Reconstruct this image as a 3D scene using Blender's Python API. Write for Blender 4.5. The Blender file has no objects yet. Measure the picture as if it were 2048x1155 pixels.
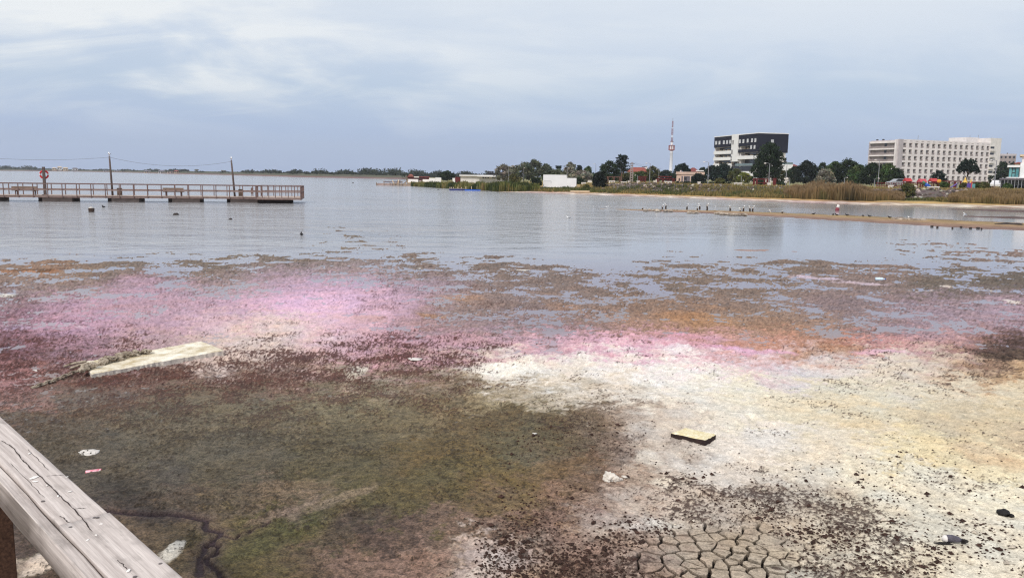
import bpy, bmesh, math, random
import numpy as np
from mathutils import Vector, Matrix

# ------------------------------------------------------------------ camera
FPX, PCX, PCY = 1600.0, 1024.0, 577.5          # focal length and centre in photograph pixels
EYE = 3.0                                      # eye height above the lake level (metres)
PITCH = math.atan(226.5 / FPX)
ROLL = math.radians(0.8)
scene = bpy.context.scene
COL = scene.collection
cam_d = bpy.data.cameras.new('camera')
cam = bpy.data.objects.new('camera', cam_d)
COL.objects.link(cam)
cam_d.sensor_width = 36.0
cam_d.lens = 36.0 * FPX / 2048.0
cam_d.clip_start = 0.05
cam_d.clip_end = 20000
CAM_ROT = Matrix.Rotation(math.pi / 2 - PITCH, 4, 'X') @ Matrix.Rotation(ROLL, 4, 'Z')
cam.matrix_world = Matrix.Translation((0, 0, EYE)) @ CAM_ROT
scene.camera = cam
scene.render.engine = 'CYCLES'
scene.view_settings.view_transform = 'Standard'
scene.view_settings.look = 'None'
scene.view_settings.exposure = 0.0
scene.view_settings.gamma = 1.0
scene.view_settings.use_curve_mapping = False
scene.cycles.max_bounces = 6
scene.cycles.transparent_max_bounces = 12
scene.cycles.use_denoising = True
scene.cycles.denoising_prefilter = 'NONE'
scene.cycles.pixel_filter_type = 'BLACKMAN_HARRIS'
scene.cycles.filter_width = 1.2

# ------------------------------------------------------------------ sky and sun
SUN_EL, SUN_AZ = math.radians(46), math.radians(-148)   # azimuth clockwise from +Y (view direction)
world = bpy.data.worlds.new('World')
scene.world = world
world.use_nodes = True
wn = world.node_tree
wn.nodes.clear()
def wnode(t, **kw):
    n = wn.nodes.new(t)
    for k, v in kw.items():
        setattr(n, k, v)
    return n
def wl(a, b):
    wn.links.new(a, b)
def wmath(op, a, b=None, clamp=False):
    n = wnode('ShaderNodeMath', operation=op, use_clamp=clamp)
    for i, v in enumerate((a, b)):
        if v is None: continue
        if isinstance(v, (int, float)): n.inputs[i].default_value = v
        else: wl(v, n.inputs[i])
    return n.outputs[0]
w_out = wnode('ShaderNodeOutputWorld')
w_bg = wnode('ShaderNodeBackground')
w_bg.inputs['Strength'].default_value = 0.1
wl(w_bg.outputs[0], w_out.inputs[0])
w_sky = wnode('ShaderNodeTexSky', sky_type='NISHITA', sun_disc=False)
w_sky.sun_elevation = SUN_EL
w_sky.sun_rotation = SUN_AZ
w_tc = wnode('ShaderNodeTexCoord')
w_sep = wnode('ShaderNodeSeparateXYZ')
wl(w_tc.outputs['Generated'], w_sep.inputs[0])
w_z = w_sep.outputs[2]
# thin high overcast: colour by elevation, times 10 because the strength is 0.1
w_ramp = wnode('ShaderNodeValToRGB')
wl(w_z, w_ramp.inputs[0])
cr_ = w_ramp.color_ramp
stops = [(0.0, (0.435, 0.535, 0.775)), (0.05, (0.44, 0.55, 0.785)), (0.10, (0.53, 0.64, 0.805)),
         (0.15, (0.63, 0.72, 0.86)), (0.21, (0.78, 0.84, 0.92)), (0.5, (0.84, 0.87, 0.93)), (1.0, (0.84, 0.86, 0.90))]
cr_.elements[0].position = stops[0][0]; cr_.elements[0].color = (*stops[0][1], 1)
cr_.elements[1].position = stops[-1][0]; cr_.elements[1].color = (*stops[-1][1], 1)
for p_, c_ in stops[1:-1]:
    e_ = cr_.elements.new(p_); e_.color = (*c_, 1)
# cloud deck: the direction projected on a high flat layer
den = wmath('ADD', wmath('MAXIMUM', w_z, 0.0), 0.24)
cx_ = wmath('DIVIDE', w_sep.outputs[0], den)
cy_ = wmath('DIVIDE', w_sep.outputs[1], den)
w_comb = wnode('ShaderNodeCombineXYZ')
wl(cx_, w_comb.inputs[0]); wl(cy_, w_comb.inputs[1])
def cloud(scale, rot, sx, sy, loc, detail, lo, hi, dist=0.6):
    mp = wnode('ShaderNodeMapping')
    mp.inputs['Rotation'].default_value = (0, 0, rot)
    mp.inputs['Scale'].default_value = (sx, sy, 1)
    mp.inputs['Location'].default_value = loc
    wl(w_comb.outputs[0], mp.inputs[0])
    n = wnode('ShaderNodeTexNoise')
    n.inputs['Scale'].default_value = scale
    n.inputs['Detail'].default_value = detail
    n.inputs['Roughness'].default_value = 0.55
    n.inputs['Distortion'].default_value = dist
    wl(mp.outputs[0], n.inputs[0])
    mr = wnode('ShaderNodeMapRange', interpolation_type='SMOOTHSTEP')
    mr.inputs['From Min'].default_value = lo
    mr.inputs['From Max'].default_value = hi
    wl(n.outputs[0], mr.inputs[0])
    return mr.outputs[0]
c1 = cloud(1.15, 0.5, 1.0, 1.15, (3.2, 1.4, 0), 7, 0.40, 0.66)
c2 = cloud(2.1, -0.45, 0.7, 1.6, (7.7, 2.3, 0), 8, 0.44, 0.72, 1.2)
rise = wnode('ShaderNodeMapRange', interpolation_type='SMOOTHSTEP')
rise.inputs['From Min'].default_value = 0.02
rise.inputs['From Max'].default_value = 0.13
wl(w_z, rise.inputs[0])
# the cloud is thicker to the left (west) of the view, thin veil elsewhere
west = wnode('ShaderNodeMapRange', interpolation_type='SMOOTHSTEP')
west.inputs['From Min'].default_value = 0.30
west.inputs['From Max'].default_value = -0.50
west.inputs['To Min'].default_value = 0.3
west.inputs['To Max'].default_value = 1.0
wl(w_sep.outputs[0], west.inputs[0])
cl = wmath('MULTIPLY', wmath('MULTIPLY', wmath('ADD', wmath('MULTIPLY', c1, 1.0), wmath('MULTIPLY', c2, 0.55), True), rise.outputs[0]), west.outputs[0])
def wmix(fac, a, b, blend='MIX'):
    m = wnode('ShaderNodeMix', data_type='RGBA', blend_type=blend)
    if isinstance(fac, (int, float)): m.inputs[0].default_value = fac
    else: wl(fac, m.inputs[0])
    for k, v in ((6, a), (7, b)):
        if isinstance(v, tuple): m.inputs[k].default_value = (*v, 1)
        else: wl(v, m.inputs[k])
    return m.outputs[2]
veil = wmix(cl, w_ramp.outputs[0], (0.93, 0.955, 0.97))
veil10 = wmix(1.0, veil, (10.0, 10.0, 10.0), 'MULTIPLY')
w_col = wmix(0.90, w_sky.outputs[0], veil10)
wl(w_col, w_bg.inputs[0])

sun_d = bpy.data.lights.new('sun', 'SUN')
sun_d.energy = 2.5
sun_d.angle = math.radians(5)
sun_d.color = (1.0, 0.95, 0.88)
sun = bpy.data.objects.new('sun', sun_d)
COL.objects.link(sun)
sdir = Vector((math.sin(SUN_AZ) * math.cos(SUN_EL), math.cos(SUN_AZ) * math.cos(SUN_EL), math.sin(SUN_EL)))
sun.rotation_euler = sdir.to_track_quat('Z', 'Y').to_euler()
sun.location = (0, 0, 60)

# ------------------------------------------------------------------ survey helpers
R3 = np.array(CAM_ROT.to_3x3())
def ray(px, py):
    return R3 @ np.array([(px - PCX) / FPX, (PCY - py) / FPX, -1.0])
def gnd(px, py, z=0.0):                        # surveyed point on the level z
    r = ray(px, py); t = (z - EYE) / r[2]
    return Vector((r[0] * t, r[1] * t, z))
def at(px, py, Y):                             # surveyed point at a distance Y
    r = ray(px, py); t = Y / r[1]
    return Vector((r[0] * t, Y, EYE + r[2] * t))
def hor(px):
    return 350.98 + (px - 1024) * 0.013963
def to_plan(x, y, z=0.0):                      # ground point -> survey-sheet coordinates (numpy)
    v = np.stack([x, y, np.zeros_like(x) + z - EYE], -1) @ R3
    w = np.maximum(-v[..., 2], 1e-3)
    return PCX + FPX * v[..., 0] / w, PCY - FPX * v[..., 1] / w
rnd = random.Random(7)

# noise -----------------------------------------------------------
_rs = np.random.RandomState(11)
_TAB = _rs.rand(512, 512).astype(np.float32)
def vnoise(x, y, s=0):
    x = np.asarray(x, np.float64) + s * 37.13; y = np.asarray(y, np.float64) + s * 91.7
    xi = np.floor(x).astype(np.int64); yi = np.floor(y).astype(np.int64)
    fx = (x - xi).astype(np.float32); fy = (y - yi).astype(np.float32)
    fx = fx * fx * (3 - 2 * fx); fy = fy * fy * (3 - 2 * fy)
    a = _TAB[xi & 511, yi & 511]; b = _TAB[(xi + 1) & 511, yi & 511]
    c = _TAB[xi & 511, (yi + 1) & 511]; d = _TAB[(xi + 1) & 511, (yi + 1) & 511]
    return (a + (b - a) * fx) * (1 - fy) + (c + (d - c) * fx) * fy
def fbm(x, y, o=4, s=0, g=0.5):
    r = 0; a = 1.0; t = 0
    for i in range(o):
        c_, s_ = math.cos(0.6 * i), math.sin(0.6 * i)
        r = r + a * vnoise((x * c_ - y * s_) * 2 ** i, (x * s_ + y * c_) * 2 ** i, s + i)
        t += a; a *= g
    return r / t
def sstep(a, b, x):
    t = np.clip((x - a) / (b - a), 0, 1)
    return t * t * (3 - 2 * t)
def lin(c):
    c = np.asarray(c, float) / 255.0
    return np.where(c <= 0.04045, c / 12.92, ((c + 0.055) / 1.055) ** 2.4)

# materials -------------------------------------------------------
MATS = {}
def mat(name, col, rough=0.8, var=0.18, scale=6.0, bump=0.15, spec=0.3, col2=None, metal=0.0, alpha=None,
        stretch=None, trans=0.0, bscale=None, bdist=0.02):
    if name in MATS: return MATS[name]
    m = bpy.data.materials.new(name); m.use_nodes = True
    nt = m.node_tree; b = nt.nodes['Principled BSDF']
    tc = nt.nodes.new('ShaderNodeTexCoord'); src = tc.outputs['Object']
    if stretch:
        mp = nt.nodes.new('ShaderNodeMapping'); mp.inputs['Scale'].default_value = stretch
        nt.links.new(src, mp.inputs[0]); src = mp.outputs[0]
    n = nt.nodes.new('ShaderNodeTexNoise'); n.inputs['Scale'].default_value = scale
    n.inputs['Detail'].default_value = 5; n.inputs['Roughness'].default_value = 0.6
    nt.links.new(src, n.inputs[0])
    r = nt.nodes.new('ShaderNodeValToRGB')
    c2 = col2 if col2 else tuple(min(1, v * (1 + var)) for v in col)
    c1_ = col if col2 else tuple(v * (1 - var) for v in col)
    r.color_ramp.elements[0].position = 0.32; r.color_ramp.elements[0].color = (*c1_, 1)
    r.color_ramp.elements[1].position = 0.68; r.color_ramp.elements[1].color = (*c2, 1)
    nt.links.new(n.outputs[0], r.inputs[0]); nt.links.new(r.outputs[0], b.inputs['Base Color'])
    b.inputs['Roughness'].default_value = rough
    b.inputs['Specular IOR Level'].default_value = spec
    b.inputs['Metallic'].default_value = metal
    if bump:
        n2 = nt.nodes.new('ShaderNodeTexNoise'); n2.inputs['Scale'].default_value = bscale or scale * 3
        n2.inputs['Detail'].default_value = 4; nt.links.new(src, n2.inputs[0])
        bp = nt.nodes.new('ShaderNodeBump'); bp.inputs['Strength'].default_value = bump
        bp.inputs['Distance'].default_value = bdist
        nt.links.new(n2.outputs[0], bp.inputs['Height']); nt.links.new(bp.outputs[0], b.inputs['Normal'])
    MATS[name] = m
    return m
def S(r, g, b):                                # sRGB 0-255 to linear tuple
    return tuple(float(v) for v in lin((r, g, b)))

# objects -----------------------------------------------------------
def link(name, mesh, m=None, parent=None):
    o = bpy.data.objects.new(name, mesh); COL.objects.link(o)
    if m is not None and (not mesh.materials): mesh.materials.append(m)
    if parent is not None: o.parent = parent
    return o
def tag(o, label, cat, group=None, kind=None):
    o['label'] = label
    if cat: o['category'] = cat
    if group: o['group'] = group
    if kind: o['kind'] = kind
    return o
def thing(name, label, cat, loc=(0, 0, 0), rz=0.0, group=None):
    o = bpy.data.objects.new(name, None); COL.objects.link(o)
    o.empty_display_size = 0.2
    o.location = loc; o.rotation_euler = (0, 0, rz)
    return tag(o, label, cat, group)
def structure(o):
    o['kind'] = 'structure'; return o
def pydata(name, v, f):
    me = bpy.data.meshes.new(name); me.from_pydata(v, [], f); me.update(); return me
class MB:
    """collects simple solids, then becomes ONE mesh"""
    def __init__(s): s.v = []; s.f = []
    def add(s, vs, fs):
        k = len(s.v); s.v += [tuple(q) for q in vs]; s.f += [tuple(i + k for i in f) for f in fs]; return s
    def box(s, x0, x1, y0, y1, z0, z1):
        return s.add([(x0, y0, z0), (x1, y0, z0), (x1, y1, z0), (x0, y1, z0), (x0, y0, z1), (x1, y0, z1), (x1, y1, z1), (x0, y1, z1)],
                     [(0, 3, 2, 1), (4, 5, 6, 7), (0, 1, 5, 4), (1, 2, 6, 5), (2, 3, 7, 6), (3, 0, 4, 7)])
    def bar(s, a, b, w, h=None, up=(0, 0, 1)):
        a = Vector(a); b = Vector(b); h = h or w
        d = (b - a).normalized(); u = Vector(up)
        if abs(d.dot(u)) > 0.98: u = Vector((0, 1, 0))
        x = d.cross(u).normalized() * w / 2; y = x.cross(d).normalized() * h / 2
        vs = [a - x - y, a + x - y, a + x + y, a - x + y, b - x - y, b + x - y, b + x + y, b - x + y]
        return s.add(vs, [(0, 1, 2, 3), (4, 7, 6, 5), (0, 4, 5, 1), (1, 5, 6, 2), (2, 6, 7, 3), (3, 7, 4, 0)])
    def tube(s, pts, rad, n=8, cap=True):
        pts = [Vector(p) for p in pts]
        if isinstance(rad, (int, float)): rad = [rad] * len(pts)
        k = len(s.v); ref = None
        for i, p in enumerate(pts):
            d = (pts[min(i + 1, len(pts) - 1)] - pts[max(i - 1, 0)])
            d = d.normalized() if d.length > 1e-9 else Vector((0, 0, 1))
            if ref is None:
                ref = Vector((1, 0, 0)) if abs(d.x) < 0.8 else Vector((0, 1, 0))
            x = (ref - d * ref.dot(d)).normalized(); ref = x; y = d.cross(x)
            for j in range(n):
                a = 2 * math.pi * j / n
                s.v.append(tuple(p + (x * math.cos(a) + y * math.sin(a)) * rad[i]))
        for i in range(len(pts) - 1):
            for j in range(n):
                a = k + i * n + j; b = k + i * n + (j + 1) % n
                s.f.append((a, b, b + n, a + n))
        if cap:
            s.f.append(tuple(k + j for j in reversed(range(n))))
            s.f.append(tuple(k + (len(pts) - 1) * n + j for j in range(n)))
        return s
    def lathe(s, prof, n=16, c=(0, 0, 0)):
        k = len(s.v)
        for r, z in prof:
            for j in range(n):
                a = 2 * math.pi * j / n
                s.v.append((c[0] + r * math.cos(a), c[1] + r * math.sin(a), c[2] + z))
        for i in range(len(prof) - 1):
            for j in range(n):
                a = k + i * n + j; b = k + i * n + (j + 1) % n
                s.f.append((a, b, b + n, a + n))
        s.f.append(tuple(k + j for j in reversed(range(n))))
        s.f.append(tuple(k + (len(prof) - 1) * n + j for j in range(n)))
        return s
    def mesh(s, name): return pydata(name, s.v, s.f)
    def build(s, name, m, parent=None, smooth=False, bevel=0.0):
        me = s.mesh(name)
        if bevel:
            bm = bmesh.new(); bm.from_mesh(me)
            bmesh.ops.bevel(bm, geom=[e for e in bm.edges if e.is_manifold and e.calc_face_angle(0) > 0.6], offset=bevel, segments=2, affect='EDGES', profile=0.6)
            bm.to_mesh(me); bm.free()
        if smooth: me.shade_smooth()
        return link(name, me, m, parent)
def lump(seed, sx, sy, sz, sub=2, amp=0.25, fr=1.6, flat=None):
    """irregular rounded lump as a mesh"""
    bm = bmesh.new(); bmesh.ops.create_icosphere(bm, subdivisions=sub, radius=1)
    from mathutils import noise as mn
    for v in bm.verts:
        n = mn.noise(v.co * fr + Vector((seed * 3.1, seed * 1.7, seed))) + 0.5 * mn.noise(v.co * fr * 2.3 + Vector((seed, 5, seed * 2)))
        v.co *= 1 + amp * n
        if flat is not None and v.co.z < flat: v.co.z = flat
        v.co = Vector((v.co.x * sx, v.co.y * sy, v.co.z * sz))
    me = bpy.data.meshes.new('lump'); bm.to_mesh(me); bm.free()
    return me
# ================================================================== THE MUD FLAT
# survey of the flat: colour of the mud, share of standing water, share of dark clods.
# sheet row -> (sheet column, r, g, b)
SURV = {
 520: [(0,128,108,100),(300,125,105,92),(600,122,104,86),(900,125,103,92),(1300,130,108,98),(1700,128,104,92),(2000,140,112,104)],
 545: [(0,150,110,78),(90,160,110,70),(200,130,108,92),(400,122,102,84),(600,150,128,138),(700,150,128,130),(850,130,108,96),(1000,128,104,94),(1150,128,104,94),(1400,132,106,90),(1600,132,106,92),(1750,142,110,104),(1900,118,98,82),(2048,104,90,76)],
 570: [(0,142,122,126),(120,148,122,118),(300,186,146,176),(450,160,134,142),(600,200,160,198),(700,208,164,206),(850,165,138,160),(1000,138,112,108),(1150,138,112,106),(1300,124,102,90),(1500,134,108,94),(1700,140,114,112),(1900,112,96,80),(2048,104,88,76)],
 610: [(0,146,114,128),(150,192,146,178),(300,190,148,174),(450,198,156,188),(580,236,180,226),(700,238,186,228),(800,192,152,184),(930,160,124,112),(1000,138,112,114),(1150,146,114,102),(1300,148,110,88),(1500,144,112,98),(1700,138,114,120),(1900,156,130,148),(2048,168,136,156)],
 650: [(0,150,104,128),(150,196,146,180),(300,192,150,178),(450,224,180,200),(550,234,208,204),(650,234,190,214),(750,218,168,198),(850,165,128,136),(950,148,124,130),(1100,140,112,118),(1230,166,120,104),(1340,178,128,92),(1450,172,124,88),(1560,166,122,92),(1680,150,118,112),(1800,150,124,138),(1950,166,136,156),(2048,172,138,160)],
 690: [(0,112,72,84),(120,158,116,140),(300,186,148,158),(440,218,188,184),(550,234,210,204),(650,224,182,198),(750,206,154,180),(850,200,148,172),(950,196,146,172),(1050,214,164,188),(1150,226,164,194),(1250,234,172,208),(1350,226,148,186),(1440,222,158,160),(1550,200,144,128),(1650,170,120,88),(1750,194,130,132),(1850,206,154,166),(1950,156,114,108),(2040,86,66,58)],
 720: [(0,104,66,68),(120,146,112,124),(500,224,198,192),(600,206,168,168),(700,178,130,138),(800,186,136,144),(900,184,138,148),(980,216,184,184),(1050,244,224,224),(1200,248,234,232),(1300,248,228,234),(1420,244,208,226),(1550,228,196,208),(1650,222,182,172),(1750,238,218,208),(1850,228,206,192),(1950,172,140,120),(2040,86,68,58)],
 750: [(0,178,118,126),(90,120,86,78),(300,112,86,78),(500,124,100,92),(600,118,92,84),(720,190,172,154),(800,118,98,86),(900,140,120,104),(980,246,240,232),(1060,246,238,232),(1150,240,228,220),(1250,250,242,240),(1400,248,240,238),(1600,226,216,222),(1800,232,216,198),(1960,206,172,140),(2048,188,154,118)],
 790: [(0,140,100,100),(150,104,84,74),(400,110,96,84),(700,120,108,92),(900,116,98,80),(1000,156,138,116),(1100,204,188,164),(1200,228,212,198),(1350,242,234,224),(1500,240,230,208),(1700,228,218,194),(1900,232,218,194),(2048,232,212,176)],
 840: [(0,96,78,70),(100,94,80,72),(300,100,88,78),(500,108,96,84),(800,112,98,80),(1000,102,84,62),(1150,104,88,68),(1230,134,112,98),(1320,226,210,200),(1450,242,232,218),(1600,236,222,194),(1750,232,214,178),(1900,218,198,164),(2048,226,202,158)],
 900: [(0,84,74,68),(150,90,80,74),(400,94,84,76),(700,98,86,70),(900,102,84,58),(1050,94,84,66),(1180,106,92,80),(1260,144,122,112),(1350,228,216,208),(1500,240,230,224),(1700,238,224,204),(1850,244,224,172),(1950,228,204,162),(2048,218,192,156)],
 960: [(100,84,74,70),(250,84,74,70),(500,88,78,68),(700,90,80,62),(850,94,82,58),(1000,104,86,56),(1150,108,88,70),(1250,128,100,90),(1320,198,178,164),(1450,228,216,208),(1600,228,218,204),(1800,242,232,208),(2000,248,230,186)],
 1010:[(200,78,66,66),(300,86,72,68),(500,96,82,74),(620,126,104,94),(700,84,78,54),(850,92,80,58),(1000,112,90,72),(1150,128,100,88),(1250,174,150,136),(1320,224,208,198),(1450,196,178,164),(1600,206,190,174),(1800,234,224,204),(2000,248,238,212)],
 1060:[(200,90,72,68),(300,108,88,74),(420,108,90,74),(520,84,78,50),(650,94,82,58),(750,84,66,66),(900,118,94,88),(1050,132,104,100),(1150,134,108,102),(1250,202,182,172),(1350,206,190,176),(1480,190,172,156),(1650,206,192,174),(1850,230,220,200),(2030,242,232,212)],
 1120:[(100,88,70,68),(300,104,84,72),(420,104,88,68),(500,88,78,50),(600,92,74,58),(700,124,96,90),(850,132,102,98),(960,208,188,182),(1050,148,122,116),(1200,126,104,98),(1300,172,152,142),(1450,192,176,158),(1650,212,198,178),(1850,230,220,200),(2030,238,228,208)],
}
WATER = {   # share of standing water between the clumps
 490: [(0,1),(500,1),(1000,1),(1500,1),(2048,1)],
 512: [(0,.97),(250,.97),(450,.96),(620,.80),(750,.9),(900,.97),(1200,1.),(1500,.97),(1700,.97),(1930,.75),(2048,.55)],
 527: [(0,.80),(200,.80),(330,.8),(500,.45),(650,.10),(800,.35),(920,.6),(1050,.9),(1200,.97),(1350,.85),(1450,.8),(1650,.85),(1800,.9),(1960,.8),(2048,.8)],
 540: [(0,.35),(100,.2),(250,.15),(400,.15),(600,.12),(800,.12),(950,.2),(1050,.35),(1150,.8),(1280,.7),(1420,.35),(1600,.20),(1750,.30),(1900,.75),(2048,.9)],
 562: [(0,.5),(100,.45),(250,.2),(450,.3),(650,.3),(850,.25),(1000,.3),(1150,.5),(1300,.7),(1420,.45),(1600,.35),(1700,.12),(1850,.08),(2048,.12)],
 590: [(0,.3),(120,.45),(250,.35),(400,.35),(600,.12),(800,.22),(950,.3),(1050,.45),(1150,.4),(1280,.45),(1420,.5),(1550,.4),(1700,.4),(1850,.2),(2048,.2)],
 620: [(0,.25),(300,.15),(600,.05),(800,.25),(950,.35),(1100,.45),(1200,.5),(1320,.12),(1450,.12),(1600,.35),(1750,.45),(1900,.3),(2048,.25)],
 655: [(0,.35),(120,.2),(300,.08),(600,.03),(850,.3),(1000,.5),(1120,.45),(1250,.15),(1400,.06),(1550,.12),(1700,.4),(1850,.4),(2048,.3)],
 685: [(0,.35),(150,.15),(400,.02),(700,.02),(900,.1),(1050,.15),(1200,.04),(1400,.03),(1550,.08),(1750,.10),(1900,.06),(2048,.02)],
 720: [(0,.2),(150,.12),(400,.02),(800,.02),(1200,-.1),(2048,-.1)],
 755: [(0,.55),(70,.35),(170,.2),(300,.05),(600,.0),(1000,-.1),(2048,-.1)],
 790: [(0,.3),(150,.12),(400,.02),(700,.0),(1000,-.1),(2048,-.1)],
 840: [(0,.06),(200,.03),(500,.0),(900,0),(1200,-.1),(2048,-.1)],
 900: [(0,.02),(500,0),(2048,-.1)], 1150: [(0,0),(2048,-.1)],
}
DARK = {    # share of dark clods
 520: [(0,.12),(1000,.12),(2048,.15)],
 600: [(0,.22),(300,.14),(600,.06),(800,.16),(1000,.18),(1400,.10),(2048,.16)],
 660: [(0,.30),(200,.16),(400,.06),(650,.06),(900,.16),(1100,.14),(1400,.05),(1700,.06),(1900,.10),(2048,.25)],
 690: [(0,.45),(200,.22),(400,.10),(600,.22),(750,.35),(900,.18),(1100,.05),(1500,.03),(1900,.12),(2048,.40)],
 712: [(0,.55),(250,.40),(450,.16),(580,.66),(700,.80),(850,.58),(950,.64),(1020,.06),(1500,.03),(1850,.12),(2048,.55)],
 735: [(0,.50),(250,.55),(450,.50),(600,.66),(700,.40),(800,.60),(920,.62),(1000,.05),(1500,.03),(1850,.10),(1960,.25),(2048,.30)],
 770: [(0,.40),(300,.45),(600,.34),(900,.26),(1000,.06),(1300,.03),(2048,.05)],
 830: [(0,.40),(300,.36),(600,.26),(900,.22),(1150,.16),(1300,.03),(2048,.03)],
 880: [(0,.35),(300,.26),(600,.20),(1000,.17),(1250,.10),(1500,.03),(2048,.03)],
 930: [(0,.2),(400,.12),(900,.14),(1250,.08),(1400,.05),(1600,.05),(2048,.05)],
 985: [(0,.12),(600,.12),(1100,.12),(1250,.10),(1330,.18),(1450,.34),(1600,.16),(1750,.11),(2048,.08)],
 1030:[(0,.08),(600,.12),(900,.10),(1150,.14),(1250,.12),(1380,.42),(1500,.46),(1650,.36),(1800,.20),(2048,.11)],
 1070:[(0,.08),(600,.10),(900,.10),(1100,.28),(1250,.22),(1400,.15),(1550,.32),(1750,.34),(1900,.2),(2048,.12)],
 1130:[(0,.08),(600,.08),(850,.10),(1000,.30),(1200,.40),(1400,.10),(1600,.28),(1750,.26),(2048,.11)],
}
GX0, GX1, GY0, GY1, GNX, GNY = -500, 2550, 480, 1320, 306, 170
def make_grid(rows, nch, sx, sy):
    P = []; V = []
    for y, lst in rows.items():
        for q in lst:
            P.append((q[0], y)); V.append(lin(q[1:]) if nch == 3 else [q[1]])
    P = np.array(P, float); V = np.array(V, float)
    if nch == 3:
        g_ = V.mean(1, keepdims=True); V = (g_ + (V - g_) * np.where((V[:, 2:3] > V[:, 1:2] * 1.08), .74, np.where(g_ > .4, .66, np.where(P[:, 1:2] < 675, .60, .9)))) * (.86 - .05 * np.clip((g_ - .15) / .5, 0, 1)) * np.array([1.03, 1.0, .93])
    gx = np.linspace(GX0, GX1, GNX); gy = np.linspace(GY0, GY1, GNY)
    X, Y = np.meshgrid(gx, gy)
    d2 = ((X[..., None] - P[:, 0]) / sx) ** 2 + ((Y[..., None] - P[:, 1]) / sy) ** 2
    w = np.exp(-0.5 * d2) + 1e-5 / (1 + d2) ** 2
    return (w @ V) / w.sum(-1, keepdims=True)
def samp(G, px, py):
    x = np.clip((px - GX0) / (GX1 - GX0) * (GNX - 1), 0, GNX - 1.001); y = np.clip((py - GY0) / (GY1 - GY0) * (GNY - 1), 0, GNY - 1.001)
    i = x.astype(int); j = y.astype(int); fx = (x - i)[..., None]; fy = (y - j)[..., None]
    return (G[j, i] * (1 - fx) + G[j, i + 1] * fx) * (1 - fy) + (G[j + 1, i] * (1 - fx) + G[j + 1, i + 1] * fx) * fy
G_COL = make_grid(SURV, 3, 52, 15)
G_WAT = make_grid(WATER, 1, 48, 9)
G_DRK = make_grid(DARK, 1, 45, 14)

def plan_poly(pts):
    return [gnd(a, b).xy for a, b in pts]
def dist_poly(x, y, pts):
    d = np.full(x.shape, 1e9)
    for a, b in zip(pts[:-1], pts[1:]):
        ax, ay = a; bx, by = b; ux, uy = bx - ax, by - ay
        t = np.clip(((x - ax) * ux + (y - ay) * uy) / (ux * ux + uy * uy + 1e-12), 0, 1)
        d = np.minimum(d, np.hypot(x - ax - t * ux, y - ay - t * uy))
    return d
RILL = [plan_poly([(215,1028),(255,1034),(300,1037),(335,1035),(365,1038),(392,1044),(414,1048),(417,1067),(443,1072),(435,1086),(418,1098),(400,1120),(399,1135),(402,1160)]),
        plan_poly([(418,1097),(440,1101),(435,1110),(416,1126),(415,1133),(438,1153),(446,1165)]),
        plan_poly([(443,1078),(470,1086),(500,1068),(540,1052)])]
RILLW = [0.028, 0.020, 0.010]
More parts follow.
